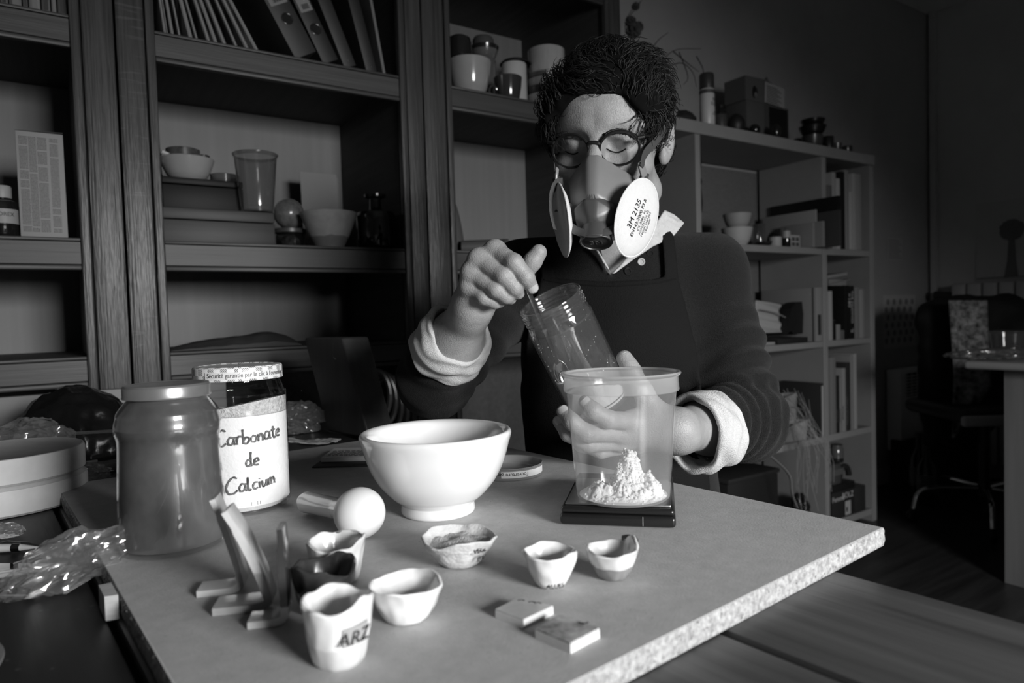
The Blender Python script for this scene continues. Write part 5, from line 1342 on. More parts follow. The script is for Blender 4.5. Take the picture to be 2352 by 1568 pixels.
for i, (px, w, ang, v, ring, lab, group) in enumerate(((727, .058, .50, .020, 1, 'dark grey lever arch file with a wide label, leaning on another', None), (777, .042, .46, .010, 1, 'narrow black lever arch file with a bright finger ring', None), (818, .033, .38, .016, 0, 'plain dark file between the ringed file and the thin folder', None), (866, .030, .24, .008, 0, 'black ring binder next to the upright at the end of the row', None))):
    s_ = s_at(px, .025, Z1)
    o = lean('lever_arch_file', lab, 'file', s_, w, .32, .28, ang, .022, None, 'lever arch files')
    mk('cover', box(-w, 0, .0, .28, 0, .318, .002), M('file_board_%d' % i, v, .55), o)
    mk('paper_stack', box(-w+.004, -.004, .012, .275, .004, .3185), pagem, o, smooth=False)
    if ring:
        rz_ = .088 if i == 0 else .080
        mk('finger_ring', tube([(-w*.5+.0125*math.cos(a), -.0012, rz_+.0125*math.sin(a)) for a in np.linspace(0, 2*math.pi, 30)], .0018, 6, cap=False), M('ring_steel', .5, .2, metal=1.), o)
        mk('finger_hole', xf(lathe([(0, 0), (.0115, 0)], 24), (-w*.5, -.0004, rz_), (math.pi/2, 0, 0)), M('hole_dark', .004, .9), o)
        lb = mk('spine_label', box(-w*.88, -w*.12, -.0012, 0, .122, .30), M('label_paper2', .20 if i == 0 else .26, .7), o, smooth=False)
        mk('barcode', cat(*[box(-w*.70+w*.42*k/12, -w*.70+w*.42*k/12+w*(.012+.012*(k % 3)), -.0015, -.0012, .128, .140) for k in range(12)]), M('label_ink', .015), lb, smooth=False, kind='stuff')
        mk('label_lines', cat(*[box(-w*.84, -w*.2, -.0014, -.0012, .160+.03*k, .1606+.03*k) for k in range(4)]), M('label_rule', .10, .6), lb, smooth=False)
    else:
        for zz in (.015, .035): mk('rivet', lathe([(0, .0012), (.002, .001), (.0022, 0)], 10), M('ring_steel', .5), o, loc=(-w*.5, 0, zz), rot=(math.pi/2, 0, 0))
o = lean('paper_folder', 'thin pale-edged folder at the end of the row of files', 'folder', s_at(886, .025, Z1), .008, .3, .2, .16, .024, None, None)
mk('folder', box(-.008, 0, 0, .21, 0, .31, .001), M('folder_card_end', .05, .6), o)
mk('edge', box(-.0075, -.0005, -.0012, 0, .004, .306), M('folder_edge', .13, .6), o, smooth=False)
# --- middle bay, middle shelf
ebony = wood('dark_box_wood', .034, 0, .55, .3, .8, .15)
sA, sB = s_at(373, .05, Z2), s_at(632, .05, Z2); h1 = sz(560, 485, .05)[1]-Z2
o = thing('wooden_case', 'long flat dark wooden case on the shelf under the plastic cup', 'box', cab(sA, .045, Z2), RC)
L_ = sB-sA
mk('case_body', box(0, L_, 0, .16, 0, h1*.66, .002), ebony, o); mk('case_lid', box(0, L_, -.001, .161, h1*.68, h1, .003), ebony, o)
sC, sD = s_at(374, .09, Z2+h1), s_at(560, .09, Z2+h1); h2 = sz(470, 412, .09)[1]-(Z2+h1)
o = thing('wooden_case', 'smaller black wooden chest on top of the long case', 'box', cab(sC, .085, Z2+h1), RC)
mk('case_body', box(0, sD-sC, 0, .115, 0, h2*.78, .003), M('black_lacquer', .008, .55, spec=.25), o); mk('case_lid', box(0, sD-sC, -.001, .116, h2*.80, h2, .003), M('black_lacquer', .010), o)
ztop = Z2+h1+h2
px_m = lambda px, t, z: (lambda v: F/(v @ FW))(cab(s_at(px, t, z), t, z)-CAM)
o = pot('soup_bowl', 'lidless cream bowl with side lugs on the black chest', 'bowl', 432, .140, ztop, bowl_prof(.0600, .032, .052, .004), cream)
mk('lug_handle', tube(spline([(-.057, -.008, .038), (-.070, -.006, .040), (-.070, .006, .040), (-.057, .008, .038)], 5), .004, 8), cream, o)
sb = s_at(430, .140, ztop)
for i, (dx, dy, r, h_, v, lab, n_) in enumerate(((-.006, 0, .037, .038, .06, 'patterned small tin sitting in the cream bowl', 'small_tin'), (.038, .004, .015, .030, .03, 'dark little cup tipped in the cream bowl', 'little_cup'))):
    o = thing(n_, lab, 'cup', cab(sb+dx, .140+dy, ztop+.036), RC)
    mk('wall', lathe([(0, 0), (r*.8, 0), (r, h_*.2), (r, h_), (r-.002, h_+.001), (r-.003, h_), (r-.003, .004), (0, .004)], 32), M('tin_pattern_%d' % i, v, .3, var=.6, scale=60), o)
o = thing('spatula', 'white spatula handle sticking out of the cream bowl', 'spatula', cab(sb-.042, .130, ztop+.050), RC)
mk('handle', tube([(-.012, -.01, .012), (.02, 0, .004), (.035, .005, 0)], [.004, .0035, .003], 8), M('tool_white', .55), o)
o = pot('glass_dish', 'small frosted glass dish on the black chest behind the plastic cup', 'dish', 516, .155, ztop, [(0, 0), (.028, 0), (.031, .004), (.032, .024), (.0335, .026), (.031, .025), (.029, .004), (0, .003)], clear('frosted_dish', .6, .15, body=.4, body_v=.25, gain=1.5))
o = pot('dark_bottle', 'tall thin dark bottle behind the cream bowl by the upright', 'bottle', 372, .30, Z2, [(0, 0), (.020, 0), (.020, .17), (.010, .20), (.009, .235), (.011, .236), (.011, .25), (0, .25)], darkg)
zc = Z2+h1
R_ = 50/px_m(585, .07, zc); hc_ = sz(590, 357, .07)[1]-zc
o = pot('plastic_cup', 'tall translucent plastic cup standing on the long wooden case', 'cup', 592, .062, zc, [(0, .004), (R_*.66, .004), (R_*.68, 0), (R_*.70, 0), (R_*.70, .012), (R_*.72, .013), (R_*.93, hc_*.93), (R_*1.0, hc_*.965), (R_*1.01, hc_*.99), (R_*.98, hc_), (R_*.91, hc_*.94)], clear('smoky_cup', .62, .10, body=.18, body_v=.35, ior=1.5, gain=2.2), 56)
# jar with lid, glass globe on it
o = pot('preserve_jar', 'small square-based preserve jar with a metal lid on the middle shelf', 'jar', 668, .155, Z2, [(0, .0006), (.033, 0), (.036, .003), (.037, .036), (.035, .043), (.035, .045)], clear('preserve_glass', .6, .04, body=.1, body_v=.1, gain=1.8))
mk('lid', lathe([(.038, .045), (.039, .046), (.039, .055), (.037, .0565), (0, .0565)], 36), M('dull_lid', .10, .4, metal=.4), o)
mk('contents', blob(.022, (1, 1, .8), 12.2, 3, .2, 2.), M('jar_bits', .06, .4, var=.6, scale=80), o, loc=(0, 0, .0225))
o = pot('glass_ball', 'frosted mottled glass ball resting on the lidded preserve jar', 'ball', 665, .155, Z2+.0567, [(0, .0)]+[(0.0385*math.sin(a), 0.0385-0.0385*math.cos(a)) for a in np.linspace(.1, math.pi-.1, 24)]+[(0, .077)], M('mottled_ball', .14, .25, var=.45, scale=45, coat=.4))
o = thing('card_note', 'pale sheets of card with a pencil drawing leaning at the back', 'card', cab(s_at(700, .30, Z2), .30, Z2), RC)
wC = s_at(788, .30, Z2)-s_at(700, .30, Z2); hC = sz(740, 396, .30)[1]-Z2
mk('sheet', xf(box(0, wC*.94, 0, .001, 0, hC), rot=(-.05, 0, 0)), M('card_pale', .26, .8), o, smooth=False)
mk('sheet', xf(box(wC*.1, wC, .004, .005, 0, hC*.97), rot=(-.05, 0, 0)), M('card_pale2', .22, .8), o, smooth=False)
mk('drawn_line', tube(spline([(.01, -.001, .045), (.03, -.0025, .065), (wC*.6, -.004, .060), (wC*.92, -.004, .085)], 6), .0006, 4), M('label_ink', .015), o)
R_ = 65/px_m(756, .07, Z2)
o = pot('white_bowl', 'conical white bowl with a dipped base, holding dark pieces', 'bowl', 758, .075, Z2, bowl_prof(R_, R_*.50, sz(756, 488, .07)[1]-Z2-.002, .003, .006, .85), two_tone('dipped_bowl', .16, .34, .030, .006, .4, 40, .001, coat=.2))
for i, (dx, dy, r) in enumerate(((-.012, .0, .023), (.020, .006, .019))):
    o = thing('dark_shard', ('larger dark glossy lump lying in the conical white bowl', 'smaller dark glossy lump lying in the conical white bowl')[i], 'shard', cab(s_at(758, .075, Z2)+dx, .075+dy, Z2+.072), RC, 'dark pieces in the white bowl')
    mk('shard', blob(r, (1, 1, .75), 2.3+i*5, 3, .04, 1.4, False), M('shard_dark', .014, .2, coat=.5), o, sharp=0)
R_ = 44/px_m(868, .09, Z2); hB_ = sz(868, 450, .08)[1]-Z2
o = pot('apothecary_bottle', 'squat black apothecary bottle with a flat flared neck', 'bottle', 866, .070, Z2, [(0, 0), (R_*.92, 0), (R_, .005), (R_, hB_*.60), (R_*.93, hB_*.67), (R_*.45, hB_*.71), (R_*.30, hB_*.76), (R_*.29, hB_*.92), (R_*.54, hB_*.955), (R_*.55, hB_), (R_*.25, hB_), (0, hB_*.98)], blackgl, 48)
# --- middle bay, low shelf: folded grey sacks
sA, sB = s_at(388, .06, Z3), s_at(690, .06, Z3)
def sack(u, v):
    x = (sB-sA)*u; e_ = math.sin(math.pi*min(1, max(0, u)))**.5; hh = (.018+.020*max(0, math.sin(3.0*u+4.6))+.016*u)*e_
    return (x, .005+.12*v, hh*math.sin(math.pi*(.12+.88*v)*.8)+.004*nz((u*7, v*5, 1), 1)*e_)
o = thing('folded_sack', 'dark folded sack lying on the low shelf beneath the plastic cup', 'sack', cab(sA, .040, Z3), RC)
mk('cloth', cat(grid(sack, 50, 16), grid(lambda u, v: (lambda q: (q[0], q[1], q[2]*v))(sack(u, 0)), 50, 3)), M('grey_sack', .05, .75, bump=.4, bscale=60), o, sharp=0)
# --- right bay, top shelf: mugs and bowls
kp = lambda px, t=.06, z=Z1: 1/px_m(px, t, z)
t0 = .085
R_ = 50*kp(1079, t0)
o = pot('pottery_bowl', 'wide cream bowl on the top shelf under the black mug', 'bowl', 1080, t0, Z1, bowl_prof(R_, R_*.62, 84*kp(1079, t0), .003, .014, .45), cream)
R2 = 28*kp(1058, t0)
o = pot('pottery_mug', 'round black mug standing upside down on the cream bowl', 'mug', 1056, t0, Z1+84*kp(1079, t0)+.003, [(0, .064), (R2*.6, .064), (R2*.9, .058), (R2, .045), (R2, .004), (R2*.98, 0), (R2*.90, 0), (R2*.90, .042), (0, .055)], darkg)
t1 = .20
R_ = 33*kp(1112, t1)
hJ = sz(1112, 84, t1)[1]-Z1-.080
o = pot('pottery_jar', 'tall grey jar with a dark band behind the cream bowl', 'jar', 1110, t1, Z1, bowl_prof(R_, R_*.8, hJ, .003, .01, .5), midg)
zt = Z1+hJ+.003
o = pot('pottery_bowl', 'two-tone grey bowl with a dark rim stacked on the tall jar', 'bowl', 1113, t1, zt, bowl_prof(R_*1.02, R_*.6, .042, .003), two_tone('dark_rim_bowl', .13, .02, .030, .001, .2))
o = pot('pottery_cup', 'small matt grey cup upside down on the two-tone bowl', 'cup', 1110, t1, zt+.044, [(0, .028), (R_*.62, .028), (R_*.74, .020), (R_*.76, 0), (R_*.70, 0), (R_*.68, .018), (0, .024)], M('matt_grey', .06, .7))
R_ = 33*kp(1168, .07); hD = sz(1184, 140, .19)[1]-Z1-.014
o = pot('pottery_mug', 'dark grey glossy mug with a ring handle in front', 'mug', 1168, .07, Z1, bowl_prof(R_, R_*.62, .076, .003, .004, .5), M('dark_grey_glaze', .035, .12, coat=.6))
mk('handle', tube([(-R_*.9-.014+.014*math.cos(a), 0, .030+.016*math.sin(a)) for a in np.linspace(.5, 5.8, 18)], .0035, 8), M('dark_grey_glaze', .035), o)
R_ = 29*kp(1184, .19)
o = pot('pottery_tumbler', 'tall white tumbler with a dark rim and grey band', 'tumbler', 1184, .19, Z1, [(0, 0), (R_*.95, 0), (R_, .004), (R_, hD-.003), (R_*.98, hD), (R_*.94, hD-.003), (R_*.94, .005), (0, .005)], whiteg)
mk('band', lathe([(R_*1.01, .040), (R_*1.012, .041), (R_*1.012, .054), (R_*1.01, .055)], 40), midg, o)
zt = Z1+hD+.001
R3 = R_*1.25
o = pot('pottery_dish', 'shallow dark dish upside down on the white tumbler', 'dish', 1184, .19, zt, [(0, .012), (R3*.55, .012), (R3*.85, .009), (R3, .002), (R3, 0), (R3*.96, 0), (R3*.8, .006), (0, .009)], M('matt_dark', .014, .6))
R_ = 44*kp(1252, .16)
zz = Z1; kS = (sz(1256, 104, .12)[1]-Z1)/.148
for i, (v, h_, lab) in enumerate(((.20, .020, 'lowest bowl of the striped stack beside the head'), (.022, .012, 'lower dark dish in the striped stack'), (.20, .018, 'second pale bowl of the striped stack'), (.020, .016, 'upper dark dish in the striped stack'), (.18, .016, 'third pale bowl in the striped stack'), (.06, .010, 'grey dish just under the tall white bowl'))):
    h_ *= kS; o = pot('stacked_dish', lab, 'dish', 1253, .16, zz, [(0, 0), (R_*.84, 0), (R_*.95, h_*.3), (R_*.98, h_), (R_*.92, h_), (R_*.85, h_*.6), (0, h_*.6)], M('stack_glaze_%d' % i, v, .3, coat=.3), group=None); zz += h_+.0006
o = pot('pottery_bowl', 'tall white cylinder bowl topping the striped stack', 'bowl', 1256, .16, zz, [(0, 0), (R_*.78, 0), (R_*.92, .006), (R_*.95, .020), (R_*.96, .053*kS), (R_*.93, .054*kS), (R_*.90, .02), (0, .008)], M('white_streaked', .34, .2, coat=.4, var=.12, scale=12, stretch=(4, 4, 1)))
# --- right bay, middle shelf: rolling pin and tall vase
zm = Z2
p1, p2 = cab(s_at(1062, .12, zm), .12, zm), cab(s_at(1168, .04, zm), .04, zm)
o = thing('rolling_pin', 'thick wooden roller lying on the shelf behind the raised hand', 'roller', p1)
dvr = p2-p1; n_ = 10
mk('roller', tube([np.array([0, 0, .021])+dvr*k/n_ for k in range(n_+1)], .0205, 28), wood('roller_wood', .08, 0, .5, .2, .6, .1), o, sharp=40)
mk('roller_end', tube([np.array([0, 0, .021])+dvr*1.0, np.array([0, 0, .021])+dvr*1.02], .0190, 28), M('roller_endgrain', .17, .7), o, sharp=40)
mk('roller_ring', tube([np.array([0, 0, .021])+dvr*.90, np.array([0, 0, .021])+dvr*.92], .0209, 28), M('ring_dark', .03, .5), o, sharp=40)
R_ = 60*kp(1010, .20, zm)
o = pot('floor_vase', 'tall grey vase with a small dark knob beside the upright', 'vase', 1016, .20, zm, smooth_prof([(0, 0), (R_*.8, 0), (R_*.85, .04), (R_*.76, .10), (R_*.62, .150), (R_*.50, .165)], 4)+[(0, .168)], M('vase_grey', .09, .5))
mk('knob', lathe(smooth_prof([(R_*.50, .166), (.012, .172), (.010, .178), (.016, .186), (.014, .196), (0, .200)], 4), 24), M('vase_knob', .02, .4), o)
# --- low dark plant pot in the right bay's shadow
sP = s_at(1175, .10, .0)
o = thing('potted_plant', 'dark leafy plant in a pot in the shadow behind the person', 'plant', cab(1.02, -.30, .0), RC)
mk('pot', lathe([(0, 0), (.09, 0), (.12, .30), (.13, .32), (.12, .33), (.11, .30), (0, .28)], 32), M('plant_pot', .03, .6), o)
st_ = []
for i in range(9):
    a = i*.7; tip = (.12*math.cos(a), .10*math.sin(a), .74+.05*(i % 3)); mid_ = (.04*math.cos(a), .04*math.sin(a), .52)
    pts = spline([(0, 0, .28), mid_, tip], 6); st_.append(tube(pts, .004, 5))
    for k, q in enumerate(pts[4::2]):
        lf = [(0, 0, 0), (.012, .010, .004), (.034, .004, .006), (.020, -.010, .003)]
        mk('leaf', ([tuple(np.array(Matrix.Rotation(a+k*2.1, 3, 'Z') @ Vector(w))+q) for w in lf], [(0, 1, 2, 3)]), M('dark_leaf', .02, .45), o, smooth=False)
mk('stem', cat(*st_), M('dark_stem', .02, .7), o)
# ================================================================= things on and in the low bookcase
BT, BA, BB_, BC, BD_ = 1.627, 1.21, .826, .43, .06
def bpx(px, t, z): v = cab(s_at(px, t, z), t, z)-CAM; return (v @ FW)/F         # metres per pixel there
def bbox_(name, label, c, x0, x1, ytop, t, dep, z, mat, group=None, part='body', bev=.001, rot=0., shear=0., z_b=None):
    a, b = s_at(x0, t, z), s_at(x1, t, z); h = sz((x0+x1)/2, ytop, t)[1]-z
    o = thing(name, label, c, cab(a, t, z), RC+rot, group)
    mk(part, box(0, b-a, 0, dep, 0, h, bev), mat, o); o['_w'] = b-a; o['_h'] = h
    return o, b-a, h
def book(label, x0, x1, ytop, t, z, v, dep=.17, group='books in the low bookcase', tilt=0., pages=.2):
    t = .006; v = min(.5, v*2.3) if v > .03 else v; x0, x1 = [1901+(BA-z)*9+(q-1899)*(.86 if z > 1 else .80) for q in (x0, x1)]
    a, b = s_at(x0, t, z), s_at(x1, t, z); h = sz((x0+x1)/2, ytop, t)[1]-z; w = b-a-.001
    o = thing('book', label, 'book', cab(a+.0005, t, z+(abs(w*math.sin(tilt)) if tilt else 0)), 0, group)
    o.rotation_euler = (Matrix.Rotation(RC, 3, 'Z') @ Matrix.Rotation(tilt, 3, 'Y')).to_euler()
    mk('cover', box(0, w, 0, dep, 0, h, .0008), M('bk_%d' % round(v*1000), v, .5), o)
    mk('pages', box(w*.12, w*.88, .003, dep+.001, .002, h+.0006), M('bk_pages', pages, .85), o, smooth=False)
    return o, w, h
def rnd_pot(name, label, c, px, wpx, hpx, t, z, mat, kind='bowl', dz=0., seg=28):
    k = bpx(px, t, z); R_ = wpx/2*k; h = hpx*k
    pf = {'bowl': bowl_prof(R_, R_*.6, h, R_*.07, h*.08), 'jar': [(0, 0), (R_*.9, 0), (R_, h*.06), (R_, h*.78), (R_*.85, h*.86), (R_*.8, h*.9), (R_*.88, h*.91), (R_*.88, h), (0, h)],
          'cyl': [(0, 0), (R_*.96, 0), (R_, h*.03), (R_, h*.97), (R_*.94, h), (R_*.86, h*.96), (0, h*.9)], 'round': smooth_prof([(0, 0), (R_*.6, 0), (R_, h*.4), (R_*.9, h*.75), (R_*.4, h*.97), (0, h)], 4)}[kind]
    o = thing(name, label, c, cab(s_at(px, t, z), t, z+dz), RC); mk('wall', lathe(pf, seg), mat, o); return o, R_, h
# ---- on top
darkc = M('bk_dark', .012, .5); greyc = M('bk_grey', .06, .5); palec = M('bk_pale', .36, .6); whitec = M('bk_white', .36, .6); blk2 = M('bk_black', .006, .4)
k = bpx(1570, .10, BT)
o = thing('wicker_basket', 'dark low basket behind the head on top of the low bookcase', 'basket', cab(s_at(1562, .13, BT), .13, BT), RC)
R_ = 36*k
mk('basket_wall', lathe([(0, 0), (R_*.8, 0), (R_, .02), (R_*1.05, .045), (R_*.98, .05), (R_*.9, .02), (0, .01)], 36), M('wicker', .012, .8, bump=1., bscale=120), o)
mk('basket_lump', blob(R_*.8, (1, 1, .5), 7.7, 4, .15, 2.), M('dark_cloth', .010, .9), o, loc=(0, 0, .052))
# twigs in a slim vase
o = thing('twig_vase', 'bare twigs with a dried flower standing in a slim vase', 'vase', cab(s_at(1500, .20, BT), .20, BT+.001), RC)
mk('vase', lathe(smooth_prof([(0, 0), (.03, 0), (.036, .05), (.02, .12), (.018, .14)], 4)+[(.015, .14), (0, .12)], 28), greyc, o)
base = cab(s_at(1500, .20, BT), .20, BT+.0004)
twm = M('twig_bark', .008, .8)
def tw(pts, r0=.0022, name='twig'):
    W_ = []
    for x, y, d in pts:
        w = at(x, y, d)-base; w = np.array(Matrix.Rotation(-RC, 3, 'Z') @ Vector(tuple(w))); W_.append(w)
    sp2 = spline(W_, 5); return mk(name, tube(sp2, list(np.linspace(r0, r0*.35, len(sp2))), 5), twm, o)
for pts in (((1500, 236, 2.40), (1505, 170, 2.38), (1545, 118, 2.36), (1610, 112, 2.34)), ((1505, 170, 2.38), (1560, 145, 2.36), (1590, 165, 2.35), (1600, 200, 2.34)), ((1545, 118, 2.36), (1585, 150, 2.35), (1605, 165, 2.34)), ((1560, 120, 2.36), (1580, 175, 2.35), (1570, 195, 2.35)), ((1500, 236, 2.40), (1495, 130, 2.38), (1510, 95, 2.37), (1535, 75, 2.36)), ((1495, 130, 2.38), (1450, 90, 2.37), (1436, 60, 2.36), (1450, 25, 2.36), (1470, 5, 2.35)), ((1436, 60, 2.36), (1445, 40, 2.36), (1475, 0, 2.35)), ((1600, 130, 2.35), (1615, 160, 2.34), (1612, 185, 2.34))): tw(pts)
for i, (x, y, r) in enumerate(((1455, 70, .020), (1448, 50, .014), (1466, 62, .013), (1460, 15, .010))):
    w = at(x, y, 2.36)-base; w = np.array(Matrix.Rotation(-RC, 3, 'Z') @ Vector(tuple(w)))
    mk('dried_flower', blob(r, (1, 1, 1), 3.3+i, 4, .5, 3.), M('dried_petal', .05, .8), o, loc=w, sharp=25)
# spray can
kk = bpx(1624, .05, BT); R_ = 17*kk; hC = 122*kk
o = thing('spray_can', 'white spray can with a grey cap on top of the low bookcase', 'spray can', cab(s_at(1625, .045, BT), .045, BT), RC)
mk('can_body', lathe([(0, 0), (R_*.95, 0), (R_, .003), (R_, hC*.70), (R_*.93, hC*.715), (0, hC*.715)], 36), M('can_white', .5, .35), o)
mk('cap', lathe([(R_*.97, hC*.72), (R_*.99, hC*.73), (R_*.99, hC*.97), (R_*.9, hC), (0, hC)], 36), M('can_cap', .035, .4), o)
mk('can_stripe', lathe([(R_*1.01, hC*.62), (R_*1.012, hC*.625), (R_*1.012, hC*.685), (R_*1.01, hC*.69)], 36), greyc, o)
mk('can_text', xf(text_geo('INST\nECLAT', R_*.62, .0002, wrap=R_*1.01), (0, 0, hC*.48), (0, 0, .55)), M('can_ink', .012, .6), o)
mk('can_small_text', xf(text_geo('teinte\nDeco mat', R_*.30, .0002, wrap=R_*1.01), (0, 0, hC*.26), (0, 0, .45)), M('can_ink', .012), o)
rnd_pot('lidded_jar', 'pale grey jar with a dark lid beside the spray can', 'jar', 1655, 30, 66, .09, BT, two_tone('lidded_jar_tone', .06, .012, .075, .0, .3), 'jar')
rnd_pot('dark_pot', 'dark round pot between the grey jar and the cardboard boxes', 'pot', 1690, 42, 50, .07, BT, darkc, 'round')
rnd_pot('glass_ornament', 'little dark glass ornament in front of the cardboard boxes', 'ornament', 1733, 26, 26, .03, BT, M('dark_glass_orn', .01, .1, coat=.6), 'round')
o, w, h = bbox_('display_box', 'lower open cardboard display box on top of the low bookcase', 'box', 1716, 1812, 240, .08, .10, BT, M('box_grey', .07, .7))
mk('panel_edge', box(w*.42, w*.50, -.002, 0, 0, h), greyc, o, smooth=False)
mk('dark_opening', box(w*.52, w*.97, -.0015, 0, .004, h*.95), blk2, o, smooth=False)
hl = h
o = thing('display_box', 'upper cardboard display box with a printed sheet on its side', 'box', cab(s_at(1714, .082, BT), .082, BT+hl+.001), RC)
w2, h2_ = w*.84, sz(1750, 180, .08)[1]-BT-hl
mk('body', prism([(0, .0004), (w2, .0004), (w2, h2_*.72), (w2*.62, h2_), (0, h2_*.95)], 0, .10, 1), M('box_grey2', .08, .7), o, smooth=False)
sh = mk('printed_sheet', xf(box(w2*.50, w2*1.06, -.004, -.003, .012, h2_*.96), rot=(0, .06, 0)), M('sheet_pale', .28, .8), o, smooth=False)
mk('printed_lines', xf(cat(*[box(w2*.55, w2*(.98-.06*(q % 3)), -.0045, -.004, h2_*(.10+.065*q), h2_*(.125+.065*q)) for q in range(12)]), rot=(0, .06, 0)), M('sheet_ink', .03, .8), sh, smooth=False)
mk('dangling_figure', blob(.012, (.7, .7, 1.6), 9.1, 3, .3, 2.), blk2, o, loc=(w2*.22, -.006, h2_*.35))
o = thing('bird_ornament', 'tiny bird ornament perched on the printed cardboard box', 'ornament', cab(s_at(1760, .12, BT+hl+h2_), .12, BT+hl+h2_*.985), RC)
mk('bird_body', xf(blob(.011, (1.6, .8, .8), 2.1, 3, .05, 1.), (0, 0, .012), (0, .2, 0)), M('bird_dark', .02, .6), o); mk('bird_wing', xf(blob(.009, (1, .5, 1.2), 5.1, 3, .2, 2.), (.002, 0, .020)), M('bird_wing', .08, .7), o)
mk('bird_leg', tube([(0, 0, 0), (0, 0, .006)], .0015, 6), M('bird_dark', .02), o)
rnd_pot('small_vase', 'tiny dark vase beside the display box on the low bookcase', 'vase', 1782, 22, 34, .02, BT, M('tiny_vase', .012, .2, coat=.5), 'round')
for px, wp, hp_, t, dz, kd, v, lab in ((1833, 44, 40, .16, 0, 'round', .03, 'grey gourd-shaped pot behind the small stacked bowls'), (1866, 48, 32, .07, 0, 'bowl', .05, 'grey bowl under the dark stacked dishes'), (1867, 60, 20, .07, 34, 'bowl', .010, 'wide dark dish stacked on the grey bowl'), (1868, 54, 14, .07, 55, 'bowl', .008, 'topmost dark dish on the stacked bowls'), (1902, 26, 36, .06, 0, 'cyl', .014, 'dark straight cup after the stacked bowls'), (1922, 24, 22, .05, 0, 'bowl', .06, 'tiny pale bowl after the dark straight cup'), (1945, 24, 20, .05, 0, 'cyl', .03, 'little grey cup near the end of the bookcase top')):
    rnd_pot('small_pot', lab, 'pot', px, wp, hp_, t, BT, M('pot_%d' % round(v*1000), v, .3, coat=.3), kd, dz*bpx(px, t, BT))
# ---- middle compartment, upper shelf
o = thing('hanging_pliers', 'long-nosed pliers and snips hung on the bookcase upright', 'pliers', cab(1.7175, .04, 1.26), RC)
for i, (pts, r) in enumerate(((((.030, .0, .30), (.045, 0, .25), (.038, 0, .21), (.028, 0, .17)), .004), (((.012, 0, .26), (.032, 0, .30)), .003), (((.028, 0, .17), (.022, 0, .10), (.026, 0, .02)), .006), (((.034, 0, .17), (.046, 0, .10), (.040, 0, .06)), .005))):
    mk('plier_arm', tube(spline(pts, 6), r, 8), M('plier_dark', .008, .3), o)
mk('plier_joint', lathe([(0, 0), (.014, 0), (.014, .012), (0, .012)], 16), M('plier_dark', .008), o, loc=(.030, .006, .17), rot=(math.pi/2, 0, 0))
mk('snips', blob(.030, (.55, .4, 1.7), 6.6, 4, .12, 2.), M('plier_dark', .008), o, loc=(.018, .01, .20))
mk('blade', tube([(.024, -.004, .06), (.026, -.004, -.02)], [.007, .004], 8), M('ring_steel', .5), o)
mk('hook', tube([(.018, 0, .26), (-.001, 0, .262)], .002, 6), M('ring_steel', .5), o)
o = thing('wood_lath', 'thin pale lath standing against the bookcase upright', 'lath', cab(1.7185, .10, BA), RC); mk('lath', xf(box(0, .012, 0, .003, 0, .33), rot=(0, .0, 0)), palec, o, smooth=False)
o = thing('wood_lath', 'shorter thin lath next to the tall pale lath', 'lath', cab(1.7185, .06, BA), RC); mk('lath', box(0, .010, 0, .003, 0, .27), M('lath2', .15, .7), o, smooth=False)
_, R_, h = rnd_pot('white_bowl', 'lower matt white bowl of the nested pair on the bookcase', 'bowl', 1693, 70, 40, .07, BA, whitec, 'bowl')
rnd_pot('white_bowl', 'upper matt white bowl nested in the other on the bookcase', 'bowl', 1694, 64, 32, .07, BA, M('bk_white2', .28, .6), 'bowl', h+.001)
o, R_, h = rnd_pot('glass_vase', 'small cut glass vase beside the nested white bowls', 'vase', 1744, 28, 54, .09, BA, clear('vase_glass', .7, .1, body=.3, body_v=.22, gain=1.5), 'cyl')
o, R_, h = rnd_pot('glass_dish', 'flat glass dish in front of the cut glass vase', 'dish', 1755, 38, 10, .04, BA, clear('dish_glass', .5, .05, body=.2, body_v=.1, gain=2.), 'bowl')
o, R_, h = rnd_pot('cream_tub', 'squat white screw-top tub by the dropper bottle', 'tub', 1781, 28, 24, .06, BA, whitec, 'cyl')
o = thing('dropper_bottle', 'small dark dropper bottle with a white cap', 'bottle', cab(s_at(1806, .05, BA), .05, BA), RC); k = bpx(1806, .05, BA)
mk('bottle', lathe([(0, 0), (9*k, 0), (10*k, 2*k), (10*k, 20*k), (6*k, 23*k), (0, 23*k)], 20), blackgl, o); mk('cap', lathe([(9*k, 22*k), (10*k, 23*k), (9.5*k, 38*k), (0, 38*k)], 20), M('white_cap', .30), o)
mk('dropper_bulb', lathe([(3*k, 38*k), (3*k, 43*k), (2*k, 46*k), (0, 46*k)], 12), greyc, o)
o, w, h = bbox_('small_carton', 'small carton with printed panes beside the dropper bottle', 'box', 1816, 1838, 540, .045, .025, BA, palec)
for q in range(2):
    for r_ in range(2): mk('printed_pane', box(w*(.12+.42*q), w*(.46+.42*q), -.0006, 0, h*(.15+.40*r_), h*(.45+.40*r_)), greyc, o, smooth=False)
rnd_pot('black_lens', 'round black object behind the small printed carton', 'lens', 1776, 26, 40, .12, BA, blk2, 'round', .001)
def along(name, label, c, s0, s1, t0, t1, ypx, xpx, z, mat, group=None, bev=.001):
    """flat thing standing along the divider, its end towards the room"""
    h = sz(xpx, ypx, t0)[1]-z
    o = thing(name, label, c, cab(s0, t0, z), RC, group); mk('body', box(0, s1-s0, 0, t1-t0, 0, h, bev), mat, o); return o, s1-s0, h
along('drawing_board', 'white board leaning along the divider, next to the cartons', 'board', 2.409, 2.418, .002, .255, 482, 1884, BA, M('panel_white', .26, .7))
along('black_case', 'long black case standing against the bookcase divider', 'case', 2.4345, 2.4500, -.080, .235, 446, 1908, BA, blk2, bev=.003)
